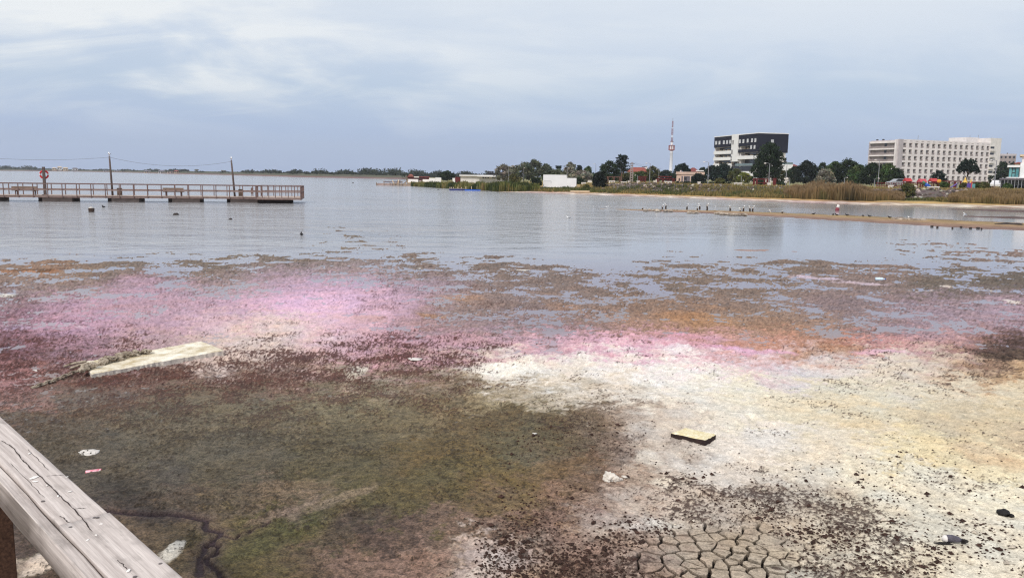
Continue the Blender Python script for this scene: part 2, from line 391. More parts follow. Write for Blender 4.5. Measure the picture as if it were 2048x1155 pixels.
# patches of their own colour: sheet column, row, half width, half height, slope, colour, strength, edge
SPOTS = [
 (345,1113,26,13,-.45,(222,214,204),.95,.5),(352,1104,22,7,-.3,(232,226,218),.9,.5),(80,1142,42,20,-.5,(226,210,200),.9,.6),
 (20,1150,40,12,-.2,(190,170,160),.7,.6),
 (722,742,26,8,-.25,(232,224,212),.9,.6),(712,750,30,7,-.2,(214,202,188),.7,.6),(1010,744,62,14,0,(252,248,242),.85,.6),
 (690,1003,70,7,-.38,(150,126,116),.55,.6),(590,1025,60,8,-.40,(140,116,108),.55,.6),(540,1045,50,8,-.45,(128,100,98),.5,.6),
 (965,1138,34,16,-.6,(232,214,208),.8,.7),(1300,925,22,12,0,(228,220,212),.6,.7),(1335,975,32,9,0,(238,230,220),.75,.6),
 (1320,1058,44,9,.1,(232,226,220),.7,.7),(1275,1072,20,8,0,(236,226,222),.5,.7),
 (930,597,42,7,.05,(184,138,104),.5,.8),(1130,616,36,5,.05,(176,132,106),.45,.8),(870,632,30,4,0,(186,138,98),.7,.6),(740,638,36,6,0,(196,150,130),.4,.7),
 (60,543,75,4,-.02,(168,112,72),.8,.5),(60,541,50,1.6,-.02,(110,74,40),.9,.4),
 (1390,640,80,14,.05,(184,130,78),.6,.9),(1500,690,60,9,.08,(182,116,64),.5,.8),(1690,700,60,9,0,(170,116,74),.65,.9),(1600,712,46,7,0,(174,122,80),.6,.9),
 (1470,700,60,6,.15,(232,160,214),.6,.9),(1560,707,40,4,.1,(240,176,220),.7,.8),(1755,706,50,3.5,-.02,(238,178,210),.7,.7),(1380,672,60,5,.1,(226,160,196),.5,.9),
 (1640,557,60,2.2,.05,(206,186,212),.85,.6),(1720,567,55,2.0,.05,(204,184,208),.8,.6),(1840,584,32,1.6,.03,(216,200,204),.8,.6),
 (1900,575,12,1.2,0,(226,214,210),.9,.4),(1960,578,22,1.3,.05,(226,214,210),.9,.4),(1990,583,14,1.2,0,(226,214,210),.9,.4),(2030,603,22,1.4,0,(226,214,212),.9,.4),(1895,576,16,1.2,0,(226,214,212),.9,.4),
 (2020,715,60,16,.05,(82,66,58),.8,.7),(2010,692,70,7,-.1,(84,62,58),.6,.8),(1960,735,50,5,.05,(150,112,84),.6,.8),
 (1360,705,60,9,0,(250,242,244),.4,.9),(1660,748,80,12,0,(222,218,226),.5,.9),
 (1020,1010,60,16,-.3,(114,94,60),.4,.9),(1110,955,50,18,-.2,(124,96,62),.5,.9),(960,915,46,14,-.1,(122,94,52),.45,.9),
 (560,1085,90,26,-.45,(82,78,42),.6,.8),(700,1060,80,22,-.45,(80,64,66),.6,.8),(480,1110,40,30,-.4,(86,78,44),.5,.8),
 (1855,915,120,16,.25,(246,230,186),.3,.9),(1990,935,80,14,.3,(214,170,128),.45,.9),
 (12,591,24,1.6,0,(240,236,228),.95,.3),(155,655,40,1.6,.1,(226,196,224),.7,.8),(30,655,50,5,0,(206,176,218),.6,.9),
]
def crack_w(px, py):       # 1 in the cracked crust, 0 outside
    return 1 - sstep(0.75, 1.0, ((px - 1430) / 170.0) ** 2 + ((py - 1122) / 62.0) ** 2 + 0.0)
# mud plates: sites of the cracked crust ------------------------------------------------
_pr = random.Random(5)
SITES = []
for i_ in range(6000):
    qx = _pr.uniform(1200, 1700); qy = _pr.uniform(1015, 1245)
    g_ = gnd(qx, qy); rad_ = _pr.choice((.075, .09, .105, .12, .145))
    if all((g_.x - s_[0]) ** 2 + (g_.y - s_[1]) ** 2 > max(rad_, s_[3]) ** 2 for s_ in SITES):
        e_ = ((qx - 1438) / 158.0) ** 2 + ((qy - 1132) / 70.0) ** 2
        SITES.append((g_.x, g_.y, e_ + _pr.uniform(-.25, .25) < 1.0, rad_))
SITE_XY = np.array([(s_[0], s_[1]) for s_ in SITES]); SITE_IN = np.array([s_[2] for s_ in SITES])

def flat_fields(x, y, plates=False):
    """height above the lake, linear colour, roughness of the flat at plan points x, y"""
    r = np.hypot(x, y) + 1e-6; th = np.arctan2(x, y); lr = np.log(r)
    px, py = to_plan(x, y)
    py = np.where(y < 1.0, 1300, py); px = np.where(y < 1.0, 1000, px)
    wx = (fbm(th * 30, lr * 14, 4, 3) - .5) * 130; wy = (fbm(th * 34, lr * 16, 4, 9) - .5)
    wx2 = (fbm(x * 2.2, y * 2.2, 4, 15) - .5) * 50; wy2 = (fbm(x * 2.2, y * 2.2, 4, 19) - .5)
    fall = np.clip((py - 350) / 500, 0.12, 1.3)
    qx = px + wx * np.clip(fall, .4, 1) + wx2; qy = py + (wy * 70 + wy2 * 60) * fall * np.where(py < 690, .45, 1.0)
    n1 = fbm(x * 1.3, y * 1.3, 5, 23, .55); n2 = fbm(x * 9, y * 9, 3, 31, .6); n3 = fbm(x * 26, y * 26, 2, 41, .6)
    jx = (fbm(x * 7, y * 7, 3, 35, .7) - .5) * 150 + (vnoise(x * 38, y * 38, 36) - .5) * 40
    jy = (fbm(x * 8, y * 8, 3, 37, .7) - .5) * 95 + (vnoise(x * 42, y * 42, 38) - .5) * 34
    col = samp(G_COL, qx + jx * .7, qy + jy * np.clip(fall, .2, .8))
    wat = samp(G_WAT, px + wx * .8, py + wy * 22 * np.clip(fall * 1.6, .3, 1))[..., 0]
    drk = samp(G_DRK, qx, qy)[..., 0]
    drk = drk * np.where(drk < .2, .75, 1.0)
    wat = np.where((wat > 0) & (wat < .75), wat * .64, wat)
    for (sx, sy, hw, hh, sl, c, st, ed) in SPOTS:
        dx = px + wx * .25 + wx2 * .5 - sx; dy = py + (wy * 16 + wy2 * 22) * fall - sy - sl * dx
        q = (dx / hw) ** 2 + (dy / hh) ** 2
        w = (st * (1 - sstep(1 - ed, 1 + ed, q)))[..., None]
        lc_ = lin(c); g1 = lc_.mean(); lc_ = (g1 + (lc_ - g1) * .78) * (.84) * np.array([1.03, 1.0, .93])
        col = col * (1 - w) + lc_ * w
    # two sizes of mat and clod relief
    fine = sstep(700, 780, py)
    mid = sstep(520, 560, py) * (1 - fine)
    nn = (n1 * (.66 - .56 * fine - .16 * mid) + n2 * (.24 + .36 * fine + .08 * mid) + n3 * (.10 + .2 * fine + .08 * mid))
    sd = .085 + .015 * fine - .006 * mid
    w_ = np.clip(wat, .004, .996)
    zq = np.sqrt(2.0) * _erfinv(2 * w_ - 1)
    lift = np.where(wat < 0, 3.0 * np.clip(-wat * 10, 0, 1), 0)
    h = (0.16 - .125 * fine) * (nn - (.5 + sd * zq)) + 0.012 * lift + .035 * sstep(850, 920, py) + .02 * sstep(1000, 1100, px) * sstep(720, 800, py)
    deep = sstep(0.93, 1.0, wat)
    h = h - deep * 0.12
    # dark clods
    cn = fbm(x * 36, y * 36, 3, 53, .66) * .46 + fbm(x * 75, y * 75, 2, 57) * .20 + fbm(x * 2.6, y * 2.6, 3, 59) * .34
    d_ = np.clip(drk, .002, .98)
    ct = .5 - .088 * np.sqrt(2.0) * _erfinv(2 * d_ - 1)
    clod = sstep(ct - .008, ct + .014, cn)
    bright = col.mean(-1)
    dcol_dry = lin((70, 52, 46)); dcol_red = lin((74, 42, 36)); dcol_ol = lin((62, 52, 44))
    far = sstep(900, 760, py)[..., None]
    lft = sstep(1150, 950, px)[..., None]
    dc = dcol_dry * (1 - lft) + (dcol_red * far + dcol_ol * (1 - far)) * lft
    k = (clod * np.where(bright > .25, .88, .78) * (1 - .4 * sstep(690, 640, py)))[..., None]
    col = col * (1 - k) + dc * k
    h = h + clod * 0.010 + (.0015 + .0035 * sstep(.15, .3, bright)) * (n2 - .5) * 4
    # fine grain of colour: pale grains and dark pores
    grain = (n3 - .5) * 1.25 + (n2 - .5) * .55 + (vnoise(x * 70, y * 70, 61) - .5) * .6
    amp = .95 - .55 * sstep(.15, .45, bright)
    col = col * np.clip(1 + grain * amp, .35, 1.7)[..., None]
    hue = (fbm(x * 3.1, y * 3.1, 3, 71) - .5)[..., None] * np.array([.16, .02, -.16])
    col = col * (1 + hue)
    ol = (sstep(1250, 1000, px) * sstep(760, 820, py) * sstep(.3, .2, bright))[..., None]
    col = col * (1 + ol * np.array([.04, .09, -.04]))
    # rills
    for pts, w in zip(RILL, RILLW):
        near = (np.abs(x + 2.2) < 2.0) & (y < 9.5) & (y > 4)
        if near.any():
            d = np.full(x.shape, 9.0); d[near] = dist_poly(x[near] + .02 * (n2[near] - .5) * 4, y[near], pts)
            m = 1 - sstep(w * .6, w * 1.5, d)
            h = h - m * .025
            col = col * (1 - m[..., None]) + lin((32, 23, 30)) * m[..., None]
            m2 = (1 - sstep(w * 1.5, w * 5, d))[..., None] * .35
            col = col * (1 - m2) + lin((84, 68, 70)) * m2
    # long cracks in the dark silt on the right
    near = (px > 1780) & (py > 690) & (py < 780)
    if near.any():
        ang = x[near] * .25 + y[near]
        cr = np.abs(fbm(x[near] * .8, ang * 3.4, 3, 83) - .5)
        m = (1 - sstep(.006, .022, cr)) * sstep(1780, 1960, px[near]) * sstep(690, 705, py[near]) * sstep(780, 745, py[near])
        h[near] -= m * .03
        col[near] = col[near] * (1 - m[..., None] * .85) + lin((34, 26, 24)) * m[..., None] * .85
    # wet mud next to the water is darker and glossier
    wet = 1 - sstep(0.0, 0.022, h)
    rough = .95 - .35 * wet * sstep(.0, .05, wat)
    olive = sstep(1250, 1000, px) * sstep(760, 800, py)
    rough = rough - .28 * olive
    inside = np.zeros(x.shape, bool)
    if not plates:
        near = (np.abs(px - 1432) < 260) & (py > 1000)
        if near.any():
            X = x[near]; Y = y[near]
            X = X + (n2[near] - .5) * .05; Y = Y + (n1[near] - .5) * .05
            best = np.argmin((X[:, None] - SITE_XY[:, 0]) ** 2 + (Y[:, None] - SITE_XY[:, 1]) ** 2, 1)
            inside[near] = SITE_IN[best]
            D2 = np.sort((X[:, None] - SITE_XY[:, 0]) ** 2 + (Y[:, None] - SITE_XY[:, 1]) ** 2, 1)[:, :2]
            gap = np.sqrt(D2[:, 1]) - np.sqrt(D2[:, 0])
            e2 = ((px[near] - 1425) / 225.0) ** 2 + ((py[near] - 1138) / 105.0) ** 2
            fade = np.clip(1.25 - e2, 0, 1) * sstep(.42, .58, fbm(x[near] * 3, y[near] * 3, 3, 87))
            cr2 = (1 - sstep(.004, .018, gap)) * np.clip(fade * 1.6, 0, 1) * (~inside[near])
            h[near] -= cr2 * .02
            col[near] = col[near] * (1 - .85 * cr2[:, None]) + lin((46, 34, 30)) * .85 * cr2[:, None]
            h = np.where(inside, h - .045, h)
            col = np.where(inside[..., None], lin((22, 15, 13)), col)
    return h, np.clip(col, .004, .92), rough, inside
def _erfinv(a):
    a = np.clip(a, -.9995, .9995); l = np.log(1 - a * a); q = 2 / (math.pi * .147) + l / 2
    return np.sign(a) * np.sqrt(np.sqrt(q * q - l / .147) - q)

def set_attr(me, name, arr, kind='FLOAT_COLOR'):
    at_ = me.attributes.new(name, kind, 'POINT')
    if kind == 'FLOAT_COLOR':
        a4 = np.ones((len(arr), 4), np.float32); a4[:, :3] = arr; at_.data.foreach_set('color', a4.ravel())
    else:
        at_.data.foreach_set('value', np.asarray(arr, np.float32))
def grid_mesh(name, P, nr, nc):
    """P: (nr*nc,3) row-major points"""
    me = bpy.data.meshes.new(name)
    me.vertices.add(nr * nc); me.vertices.foreach_set('co', P.astype(np.float32).ravel())
    i = np.arange(nr - 1)[:, None] * nc + np.arange(nc - 1)[None]
    q = np.stack([i, i + 1, i + nc + 1, i + nc], -1).reshape(-1, 4).astype(np.int32)
    me.loops.add(q.size); me.loops.foreach_set('vertex_index', q.ravel())
    me.polygons.add(len(q)); me.polygons.foreach_set('loop_start', np.arange(len(q), dtype=np.int32) * 4)
    me.update(calc_edges=True); me.validate(); me.shade_smooth()
    return me
# sheet of the flat and the lake bed, finer where the eye is close
th = np.concatenate([np.radians(np.linspace(-180, -46, 30)[:-1]), np.radians(np.linspace(-46, -38, 30)[:-1]), np.radians(np.arange(-38, 38, .075)),
                     np.radians(np.linspace(38, 46, 30)), np.radians(np.linspace(46, 180, 30)[1:])])
rr = np.concatenate([np.array([.3, 1.2, 2.2, 3.0, 3.6, 4.1]), 1 / np.linspace(1 / 4.5, 1 / 46., 620), np.geomspace(46.5, 2300, 46)])
TH, RR = np.meshgrid(th, rr)
GXw = (RR * np.sin(TH)).ravel(); GYw = (RR * np.cos(TH)).ravel()
gh, gc, gr, gin = flat_fields(GXw, GYw)
gh = np.where(RR.ravel() > 46, np.minimum(gh, -.3), gh)
me = grid_mesh('mud_flat', np.stack([GXw, GYw, gh], -1), len(rr), len(th))
set_attr(me, 'mud', gc); set_attr(me, 'mud_rough', gr, 'FLOAT')

def mud_material():
    m = bpy.data.materials.new('salt_mud'); m.use_nodes = True
    nt = m.node_tree; b = nt.nodes['Principled BSDF']; L = nt.links.new
    a = nt.nodes.new('ShaderNodeAttribute'); a.attribute_name = 'mud'
    ar = nt.nodes.new('ShaderNodeAttribute'); ar.attribute_name = 'mud_rough'
    g = nt.nodes.new('ShaderNodeNewGeometry')
    n = nt.nodes.new('ShaderNodeTexNoise'); n.inputs['Scale'].default_value = 60; n.inputs['Detail'].default_value = 5; n.inputs['Roughness'].default_value = .78
    L(g.outputs['Position'], n.inputs[0])
    r = nt.nodes.new('ShaderNodeMapRange'); r.inputs['From Min'].default_value = .38; r.inputs['From Max'].default_value = .62
    r.inputs['To Min'].default_value = .42; r.inputs['To Max'].default_value = 1.58
    L(n.outputs[0], r.inputs[0])
    mx = nt.nodes.new('ShaderNodeMix'); mx.data_type = 'RGBA'; mx.blend_type = 'MULTIPLY'; mx.inputs[0].default_value = 1
    bw = nt.nodes.new('ShaderNodeRGBToBW'); L(a.outputs['Color'], bw.inputs[0])
    br = nt.nodes.new('ShaderNodeMapRange'); br.inputs['From Min'].default_value = .08; br.inputs['From Max'].default_value = .45; br.inputs['To Min'].default_value = 1.; br.inputs['To Max'].default_value = .42
    L(bw.outputs[0], br.inputs[0]); L(br.outputs[0], mx.inputs[0])
    L(a.outputs['Color'], mx.inputs[6]); L(r.outputs[0], mx.inputs[7]); L(mx.outputs[2], b.inputs['Base Color'])
    L(ar.outputs['Fac'], b.inputs['Roughness'])
    b.inputs['Specular IOR Level'].default_value = .22
    n2 = nt.nodes.new('ShaderNodeTexNoise'); n2.inputs['Scale'].default_value = 40; n2.inputs['Detail'].default_value = 6; n2.inputs['Roughness'].default_value = .7
    L(g.outputs['Position'], n2.inputs[0])
    bp = nt.nodes.new('ShaderNodeBump'); bp.inputs['Strength'].default_value = .75; bp.inputs['Distance'].default_value = .022
    L(n2.outputs[0], bp.inputs['Height']); L(bp.outputs[0], b.inputs['Normal'])
    return m
M_MUD = mud_material()
mud = structure(link('mud_flat', me, M_MUD))
mud['label'] = 'mud flat with pink, orange and olive algae and white salt crust'

# ------------------------------------------------------------------ cracked plates of dry mud
def voronoi_cell(k):
    c = SITE_XY[k]
    poly = [(c[0] + dx, c[1] + dy) for dx, dy in ((-1, -1), (1, -1), (1, 1), (-1, 1))]
    order = np.argsort(((SITE_XY - c) ** 2).sum(1))[1:22]
    for j in order:
        m_ = (SITE_XY[j] + c) / 2; nrm = SITE_XY[j] - c
        out = []
        for i in range(len(poly)):
            p, q = poly[i], poly[(i + 1) % len(poly)]
            dp = (p[0] - m_[0]) * nrm[0] + (p[1] - m_[1]) * nrm[1]; dq = (q[0] - m_[0]) * nrm[0] + (q[1] - m_[1]) * nrm[1]
            if dp <= 0: out.append(p)
            if dp * dq < 0:
                t = dp / (dp - dq); out.append((p[0] + (q[0] - p[0]) * t, p[1] + (q[1] - p[1]) * t))
        poly = out
        if not poly: break
    return poly
from mathutils import noise as mnoise
for k in range(len(SITES)):
    if not SITES[k][2]: continue
    poly = voronoi_cell(k)
    if len(poly) < 3: continue
    c = SITE_XY[k]
    # resample the outline, jitter it with a shared noise so neighbours stay parallel, pull it in by half a crack
    pts = []
    for i in range(len(poly)):
        p, q = Vector(poly[i]), Vector(poly[(i + 1) % len(poly)])
        n_ = max(1, int((q - p).length / .045))
        for j in range(n_):
            pts.append(p + (q - p) * j / n_)
    outl = []
    for p in pts:
        jx = mnoise.noise(Vector((p.x * 9, p.y * 9, 1))) * .022; jy = mnoise.noise(Vector((p.x * 9, p.y * 9, 7))) * .022
        p2 = p + Vector((jx, jy)); d = Vector(c) - p2
        gap = .0065 + .012 * max(0, mnoise.noise(Vector((p.x * 3.5, p.y * 3.5, 3))) + .35)
        outl.append(p2 + d.normalized() * min(gap * 1.2, d.length * .4))
    n_ = len(outl)
    if n_ < 3: continue
    ring2 = [o_ + (Vector(c) - o_) * .16 for o_ in outl]
    ring3 = [o_ + (Vector(c) - o_) * .55 for o_ in outl]
    allp = np.array([tuple(p) for p in outl + ring2 + ring3] + [tuple(c)])
    hh, cc, r_, _ = flat_fields(allp[:, 0], allp[:, 1], plates=True)
    hc = float(np.median(hh))
    z = np.full(len(allp), hc); z[:n_] += -.001; z[n_:2 * n_] += .0; z[2 * n_:] += .0
    z += (np.array([mnoise.noise(Vector((p[0] * 14, p[1] * 14, 5))) for p in allp])) * .004
    V = [(p[0], p[1], zz) for p, zz in zip(allp, z)] + [(p.x, p.y, hc - .06) for p in outl]
    F = []
    for i in range(n_):
        j = (i + 1) % n_
        F += [(i, j, n_ + j, n_ + i), (n_ + i, n_ + j, 2 * n_ + j, 2 * n_ + i), (2 * n_ + i, 2 * n_ + j, 3 * n_), (3 * n_ + 1 + i, 3 * n_ + 1 + j, j, i)]
    pm = pydata('mud_plate', V, F)
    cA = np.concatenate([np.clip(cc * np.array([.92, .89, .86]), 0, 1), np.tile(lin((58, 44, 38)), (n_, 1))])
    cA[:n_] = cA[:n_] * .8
    set_attr(pm, 'mud', cA); set_attr(pm, 'mud_rough', np.full(len(V), .9), 'FLOAT')
    o = link('mud_plate', pm, M_MUD, mud)

# loose crumbs of dry mud over the pale crust: far too many to count
crumb_v = []; crumb_f = []; crumb_c = []
cand = 26000
ux = np.array([rnd.uniform(950, 2080) for _ in range(cand)]); uy = np.array([rnd.uniform(850, 1175) for _ in range(cand)])
cg = np.array([tuple(gnd(a, b)) for a, b in zip(ux, uy)])
dk = samp(G_DRK, ux, uy)[:, 0]
nz_ = fbm(cg[:, 0] * 2.0, cg[:, 1] * 2.0, 3, 99)
keep = (np.array([rnd.random() for _ in range(cand)]) < np.clip((dk - .035) * 2.0 * np.clip((nz_ - .3) * 3.2, 0, 1.6), 0, 1))
kk = np.where(keep)[0]
ch, cc_, _, ci = flat_fields(cg[kk, 0], cg[kk, 1])
OCT = [(1, 0, 0), (0, 1, 0), (-1, 0, 0), (0, -1, 0), (0, 0, 1), (0, 0, -.6)]
OF = [(0, 1, 4), (1, 2, 4), (2, 3, 4), (3, 0, 4), (1, 0, 5), (2, 1, 5), (3, 2, 5), (0, 3, 5)]
for k_, h_, col_, in_ in zip(kk, ch, cc_, ci):
    if in_: continue
    s_ = rnd.uniform(.004, .013) * (1 + 1.3 * (rnd.random() < .06)); a_ = rnd.uniform(0, 6.28)
    b0 = len(crumb_v)
    for vx, vy, vz in OCT:
        f_ = rnd.uniform(.6, 1.3)
        X_ = vx * s_ * 1.5 * f_; Y_ = vy * s_ * f_
        crumb_v.append((cg[k_, 0] + X_ * math.cos(a_) - Y_ * math.sin(a_), cg[k_, 1] + X_ * math.sin(a_) + Y_ * math.cos(a_), h_ + s_ * .3 + vz * s_ * .8 * f_))
    crumb_f += [tuple(i + b0 for i in t) for t in OF]
    base = lin((66, 48, 42)) if (rnd.random() < .85 or ux[k_] < 1330) else lin((206, 194, 178))
    crumb_c += [base * rnd.uniform(.7, 1.2)] * 6
cm = pydata('mud_crumbs', crumb_v, crumb_f)
set_attr(cm, 'mud', np.array(crumb_c)); set_attr(cm, 'mud_rough', np.full(len(crumb_v), .95), 'FLOAT')
o = link('mud_crumbs', cm, M_MUD); tag(o, 'loose dark mud crumbs strewn over the pale salt crust', 'crumbs', kind='stuff')

# ------------------------------------------------------------------ the lake
thw = np.concatenate([np.radians(np.linspace(-180, -40, 24)[:-1]), np.radians(np.arange(-40, 40, .3)), np.radians(np.linspace(40, 180, 24))])
rw = np.concatenate([np.array([.3, 3.0]), 1 / np.linspace(1 / 4.5, 1 / 60., 240), np.geomspace(62, 2320, 60)])
TW, RW = np.meshgrid(thw, rw)
WX = (RW * np.sin(TW)).ravel(); WY = (RW * np.cos(TW)).ravel()
wpx, wpy = to_plan(WX, WY)
inner = np.clip(samp(G_COL, wpx, wpy), 0, 1)
shal = sstep(480, 560, wpy)[:, None]
open_c = lin((150, 149, 152))
muddy = sstep(700, 760, wpy)[:, None]
pinkw = sstep(.02, .10, inner[:, 0:1] - inner[:, 1:2]) * .8
shallow_c = (lin((144, 130, 172)) * .44 + inner * .3) * (1 - pinkw) + inner * .62 * pinkw
shallow_c = shallow_c * (1 - muddy) + inner * .8 * muddy
tint = open_c * (1 - shal) + shallow_c * shal
rip = (1 - sstep(470, 560, wpy)) * (.012 + .988 * sstep(1680, 900, wpx - (440 - wpy).clip(-60, 60) * 4)) * np.clip(.35 + sstep(520, 440, wpy) * .9, 0, 1.2)
me = grid_mesh('lake', np.stack([WX, WY, np.zeros_like(WX)], -1), len(rw), len(thw))
set_attr(me, 'tint', tint); set_attr(me, 'ripple', rip, 'FLOAT')
m = bpy.data.materials.new('lake_water'); m.use_nodes = True
nt = m.node_tree; b = nt.nodes['Principled BSDF']; L = nt.links.new
a = nt.nodes.new('ShaderNodeAttribute'); a.attribute_name = 'tint'
ar = nt.nodes.new('ShaderNodeAttribute'); ar.attribute_name = 'ripple'
L(a.outputs['Color'], b.inputs['Base Color'])
b.inputs['Roughness'].default_value = .11; b.inputs['IOR'].default_value = 1.333; b.inputs['Specular IOR Level'].default_value = .5
g = nt.nodes.new('ShaderNodeNewGeometry')
def wnz(scale, sx, sy, det):
    mp = nt.nodes.new('ShaderNodeMapping'); mp.inputs['Scale'].default_value = (sx, sy, 1); mp.inputs['Rotation'].default_value = (0, 0, .12)
    L(g.outputs['Position'], mp.inputs[0])
    n = nt.nodes.new('ShaderNodeTexNoise'); n.inputs['Scale'].default_value = scale; n.inputs['Detail'].default_value = det; n.inputs['Roughness'].default_value = .6
    L(mp.outputs[0], n.inputs[0]); return n.outputs[0]
w1 = wnz(.6, .85, 1.0, 5); w2 = wnz(3.2, .6, 1.0, 4); w3 = wnz(.06, .5, 1.0, 3); w4 = wnz(.11, .35, 1.0, 4)
def nm(op, a_, b_):
    n = nt.nodes.new('ShaderNodeMath'); n.operation = op
    for i, v in enumerate((a_, b_)):
        if isinstance(v, (int, float)): n.inputs[i].default_value = v
        else: L(v, n.inputs[i])
    return n.outputs[0]
hgt = nm('ADD', nm('ADD', nm('MULTIPLY', w1, .42), nm('MULTIPLY', w4, .9)), nm('MULTIPLY', w2, .05))
patch = nt.nodes.new('ShaderNodeMapRange'); patch.inputs['From Min'].default_value = .35; patch.inputs['From Max'].default_value = .65; patch.inputs['To Min'].default_value = .45; patch.inputs['To Max'].default_value = 1.25
L(w3, patch.inputs[0])
bp = nt.nodes.new('ShaderNodeBump'); bp.inputs['Distance'].default_value = 1.0
L(nm('MULTIPLY', nm('ADD', ar.outputs['Fac'], .008), patch.outputs[0]), bp.inputs['Strength'])
L(hgt, bp.inputs['Height']); L(bp.outputs[0], b.inputs['Normal'])
lake = structure(link('lake', me, m))
lake['label'] = 'grey blue shallow lake water with small ripples'
# ================================================================== THE SHORE
_sh = [(-900, 1500.), (-400, 1450.), (0, 1260.), (120, 1330.), (240, 1150.), (340, 860.), (470, 716.), (600, 545.), (700, 505.), (753, 490.), (811, 480.)]
_near = [(815, 371.8), (820, 372), (880, 376), (960, 380.5), (1000, 383.5), (1100, 387), (1200, 390), (1300, 393.5), (1400, 397.5), (1500, 401.5),
         (1600, 405), (1700, 408.5), (1800, 411), (1900, 413.5), (2048, 416.5)]
sh_t = []; sh_r = []
for px_, r_ in _sh:
    d_ = ray(px_, hor(px_)); sh_t.append(math.atan2(d_[0], d_[1])); sh_r.append(r_)
for px_, py_ in _near:
    g_ = gnd(px_, py_); sh_t.append(math.atan2(g_.x, g_.y)); sh_r.append(math.hypot(g_.x, g_.y))
sh_t += [math.radians(45), math.radians(60)]; sh_r += [120., 160.]
sh_t = np.array(sh_t); sh_r = np.array(sh_r)
CAPE_T = math.atan2(*ray(813, hor(813))[:2])
T_1180 = math.atan2(*ray(1180, hor(1180))[:2]); T_1290 = math.atan2(*ray(1290, hor(1290))[:2])
T_CAP0 = math.atan2(*ray(960, hor(960))[:2]); T_CAP1 = math.atan2(*ray(1090, hor(1090))[:2])
_pt = np.array([-8, -1.5, 0, 1.5, 3, 6, 8.5, 10.5, 13, 14.5, 16, 17.5, 19, 22, 40, 6000.])
_pz = np.array([-.8, -.12, 0, .06, .12, .22, .33, .42, .70, 1.1, 1.5, 1.75, 1.84, 1.88, 1.95, 2.2])
_qz = np.array([-.8, -.12, 0, .06, .14, .26, .36, .46, .60, .68, .75, .82, .90, 1.0, 1.75, 2.2])
_fz = np.array([-.8, -.12, 0, .2, .4, .7, .9, 1.0, 1.2, 1.3, 1.4, 1.5, 1.6, 1.8, 2.4, 7.0])
def land_prof(t, th_):
    a = np.interp(t, _pt, _pz); b_ = np.interp(t, _pt, _qz); c = np.interp(t, _pt, _fz)
    k = sstep(T_1180, T_1290, th_); far = (th_ < CAPE_T)
    lowc = .5 + .5 * sstep(T_CAP0, T_CAP1, th_)
    return np.where(far, c, b_ * (1 - k) * np.where(b_ > 0, lowc, 1) + a * k)
def land_z(X, Y):
    th_ = math.atan2(X, Y); r_ = math.hypot(X, Y)
    return float(land_prof(np.array(r_ - np.interp(th_, sh_t, sh_r)), np.array(th_)))
tl = np.concatenate([np.radians(np.linspace(-60, -36, 16)[:-1]), np.radians(np.arange(-36, math.degrees(CAPE_T) - .05, .25)),
                     np.array([CAPE_T - .0012, CAPE_T - .0002, CAPE_T + .0006, CAPE_T + .0014]), np.radians(np.arange(math.degrees(CAPE_T) + .2, 36, .1)), np.radians(np.linspace(36, 60, 16))])
tt = np.concatenate([[-8, -4, -1.5, -.7], np.arange(0, 24, .6), np.array([25, 27, 30, 34, 40, 50, 65, 85, 110, 150, 220, 330, 500, 700])])
TL, TT = np.meshgrid(tl, tt)
rs = np.interp(TL, sh_t, sh_r)
RL = rs + TT
LX = (RL * np.sin(TL)).ravel(); LY = (RL * np.cos(TL)).ravel(); tf = TT.ravel(); tlf = TL.ravel()
wob = (fbm(LX * .25, LY * .25, 3, 4) - .5) * 2.2
LZ = land_prof(tf + np.where(tf > -1, wob * np.clip(tf / 4, 0.15, 1), 0), tlf) + np.where(tf > 2, (fbm(LX * .8, LY * .8, 3, 6) - .5) * .14, 0)
me = grid_mesh('shore_land', np.stack([LX, LY, LZ], -1), len(tt), len(tl))
n1 = fbm(LX * .45, LY * .45, 4, 12); n2 = fbm(LX * .12, LY * .12, 3, 13)
tn = tf + (n1 - .5) * 5.0
def band(stops, t):
    ts = [s_[0] for s_ in stops]; cs = np.array([lin(s_[1]) for s_ in stops])
    return np.stack([np.interp(t, ts, cs[:, k]) for k in range(3)], -1)
near_c = band([(-2, (110, 92, 86)), (.4, (150, 122, 112)), (1.2, (176, 160, 148)), (2.0, (216, 204, 192)), (2.8, (150, 124, 112)), (3.8, (206, 190, 176)), (4.8, (160, 132, 112)),
               (6.5, (168, 134, 92)), (8, (176, 146, 98)), (9.5, (120, 108, 70)), (12, (110, 98, 72)), (13.5, (96, 86, 84)), (17.5, (104, 94, 92)), (19, (150, 126, 86)), (40, (146, 128, 86)), (60, (128, 124, 88))], tn)
far_c = band([(-2, (120, 100, 100)), (1, (120, 98, 96)), (6, (112, 88, 84)), (10, (84, 80, 66)), (40, (84, 86, 66))], tn)
k = (tlf < CAPE_T)[:, None]
lc = np.where(k, far_c, near_c) * (1 + (n1 - .5)[:, None] * .7) * (1 + (n2 - .5)[:, None] * np.array([.3, .5, .2]))
set_attr(me, 'mud', np.clip(lc, .01, .9)); set_attr(me, 'mud_rough', np.full(len(LX), .95), 'FLOAT')
land = structure(link('shore_land', me, M_MUD))
land['label'] = 'low shore with pale sand strip, dry grass bank and park lawn'

def spot(px, Y):                               # foot of something standing on the shore
    p = at(px, hor(px) + 2, Y)
    for _ in range(3):
        z = land_z(p.x, Y); p = at(px, hor(px) + (EYE - z) * FPX / Y, Y)
    return Vector((p.x, Y, land_z(p.x, Y)))
def ppm(Y): return FPX / Y                     # pixels of the photograph per metre at Y

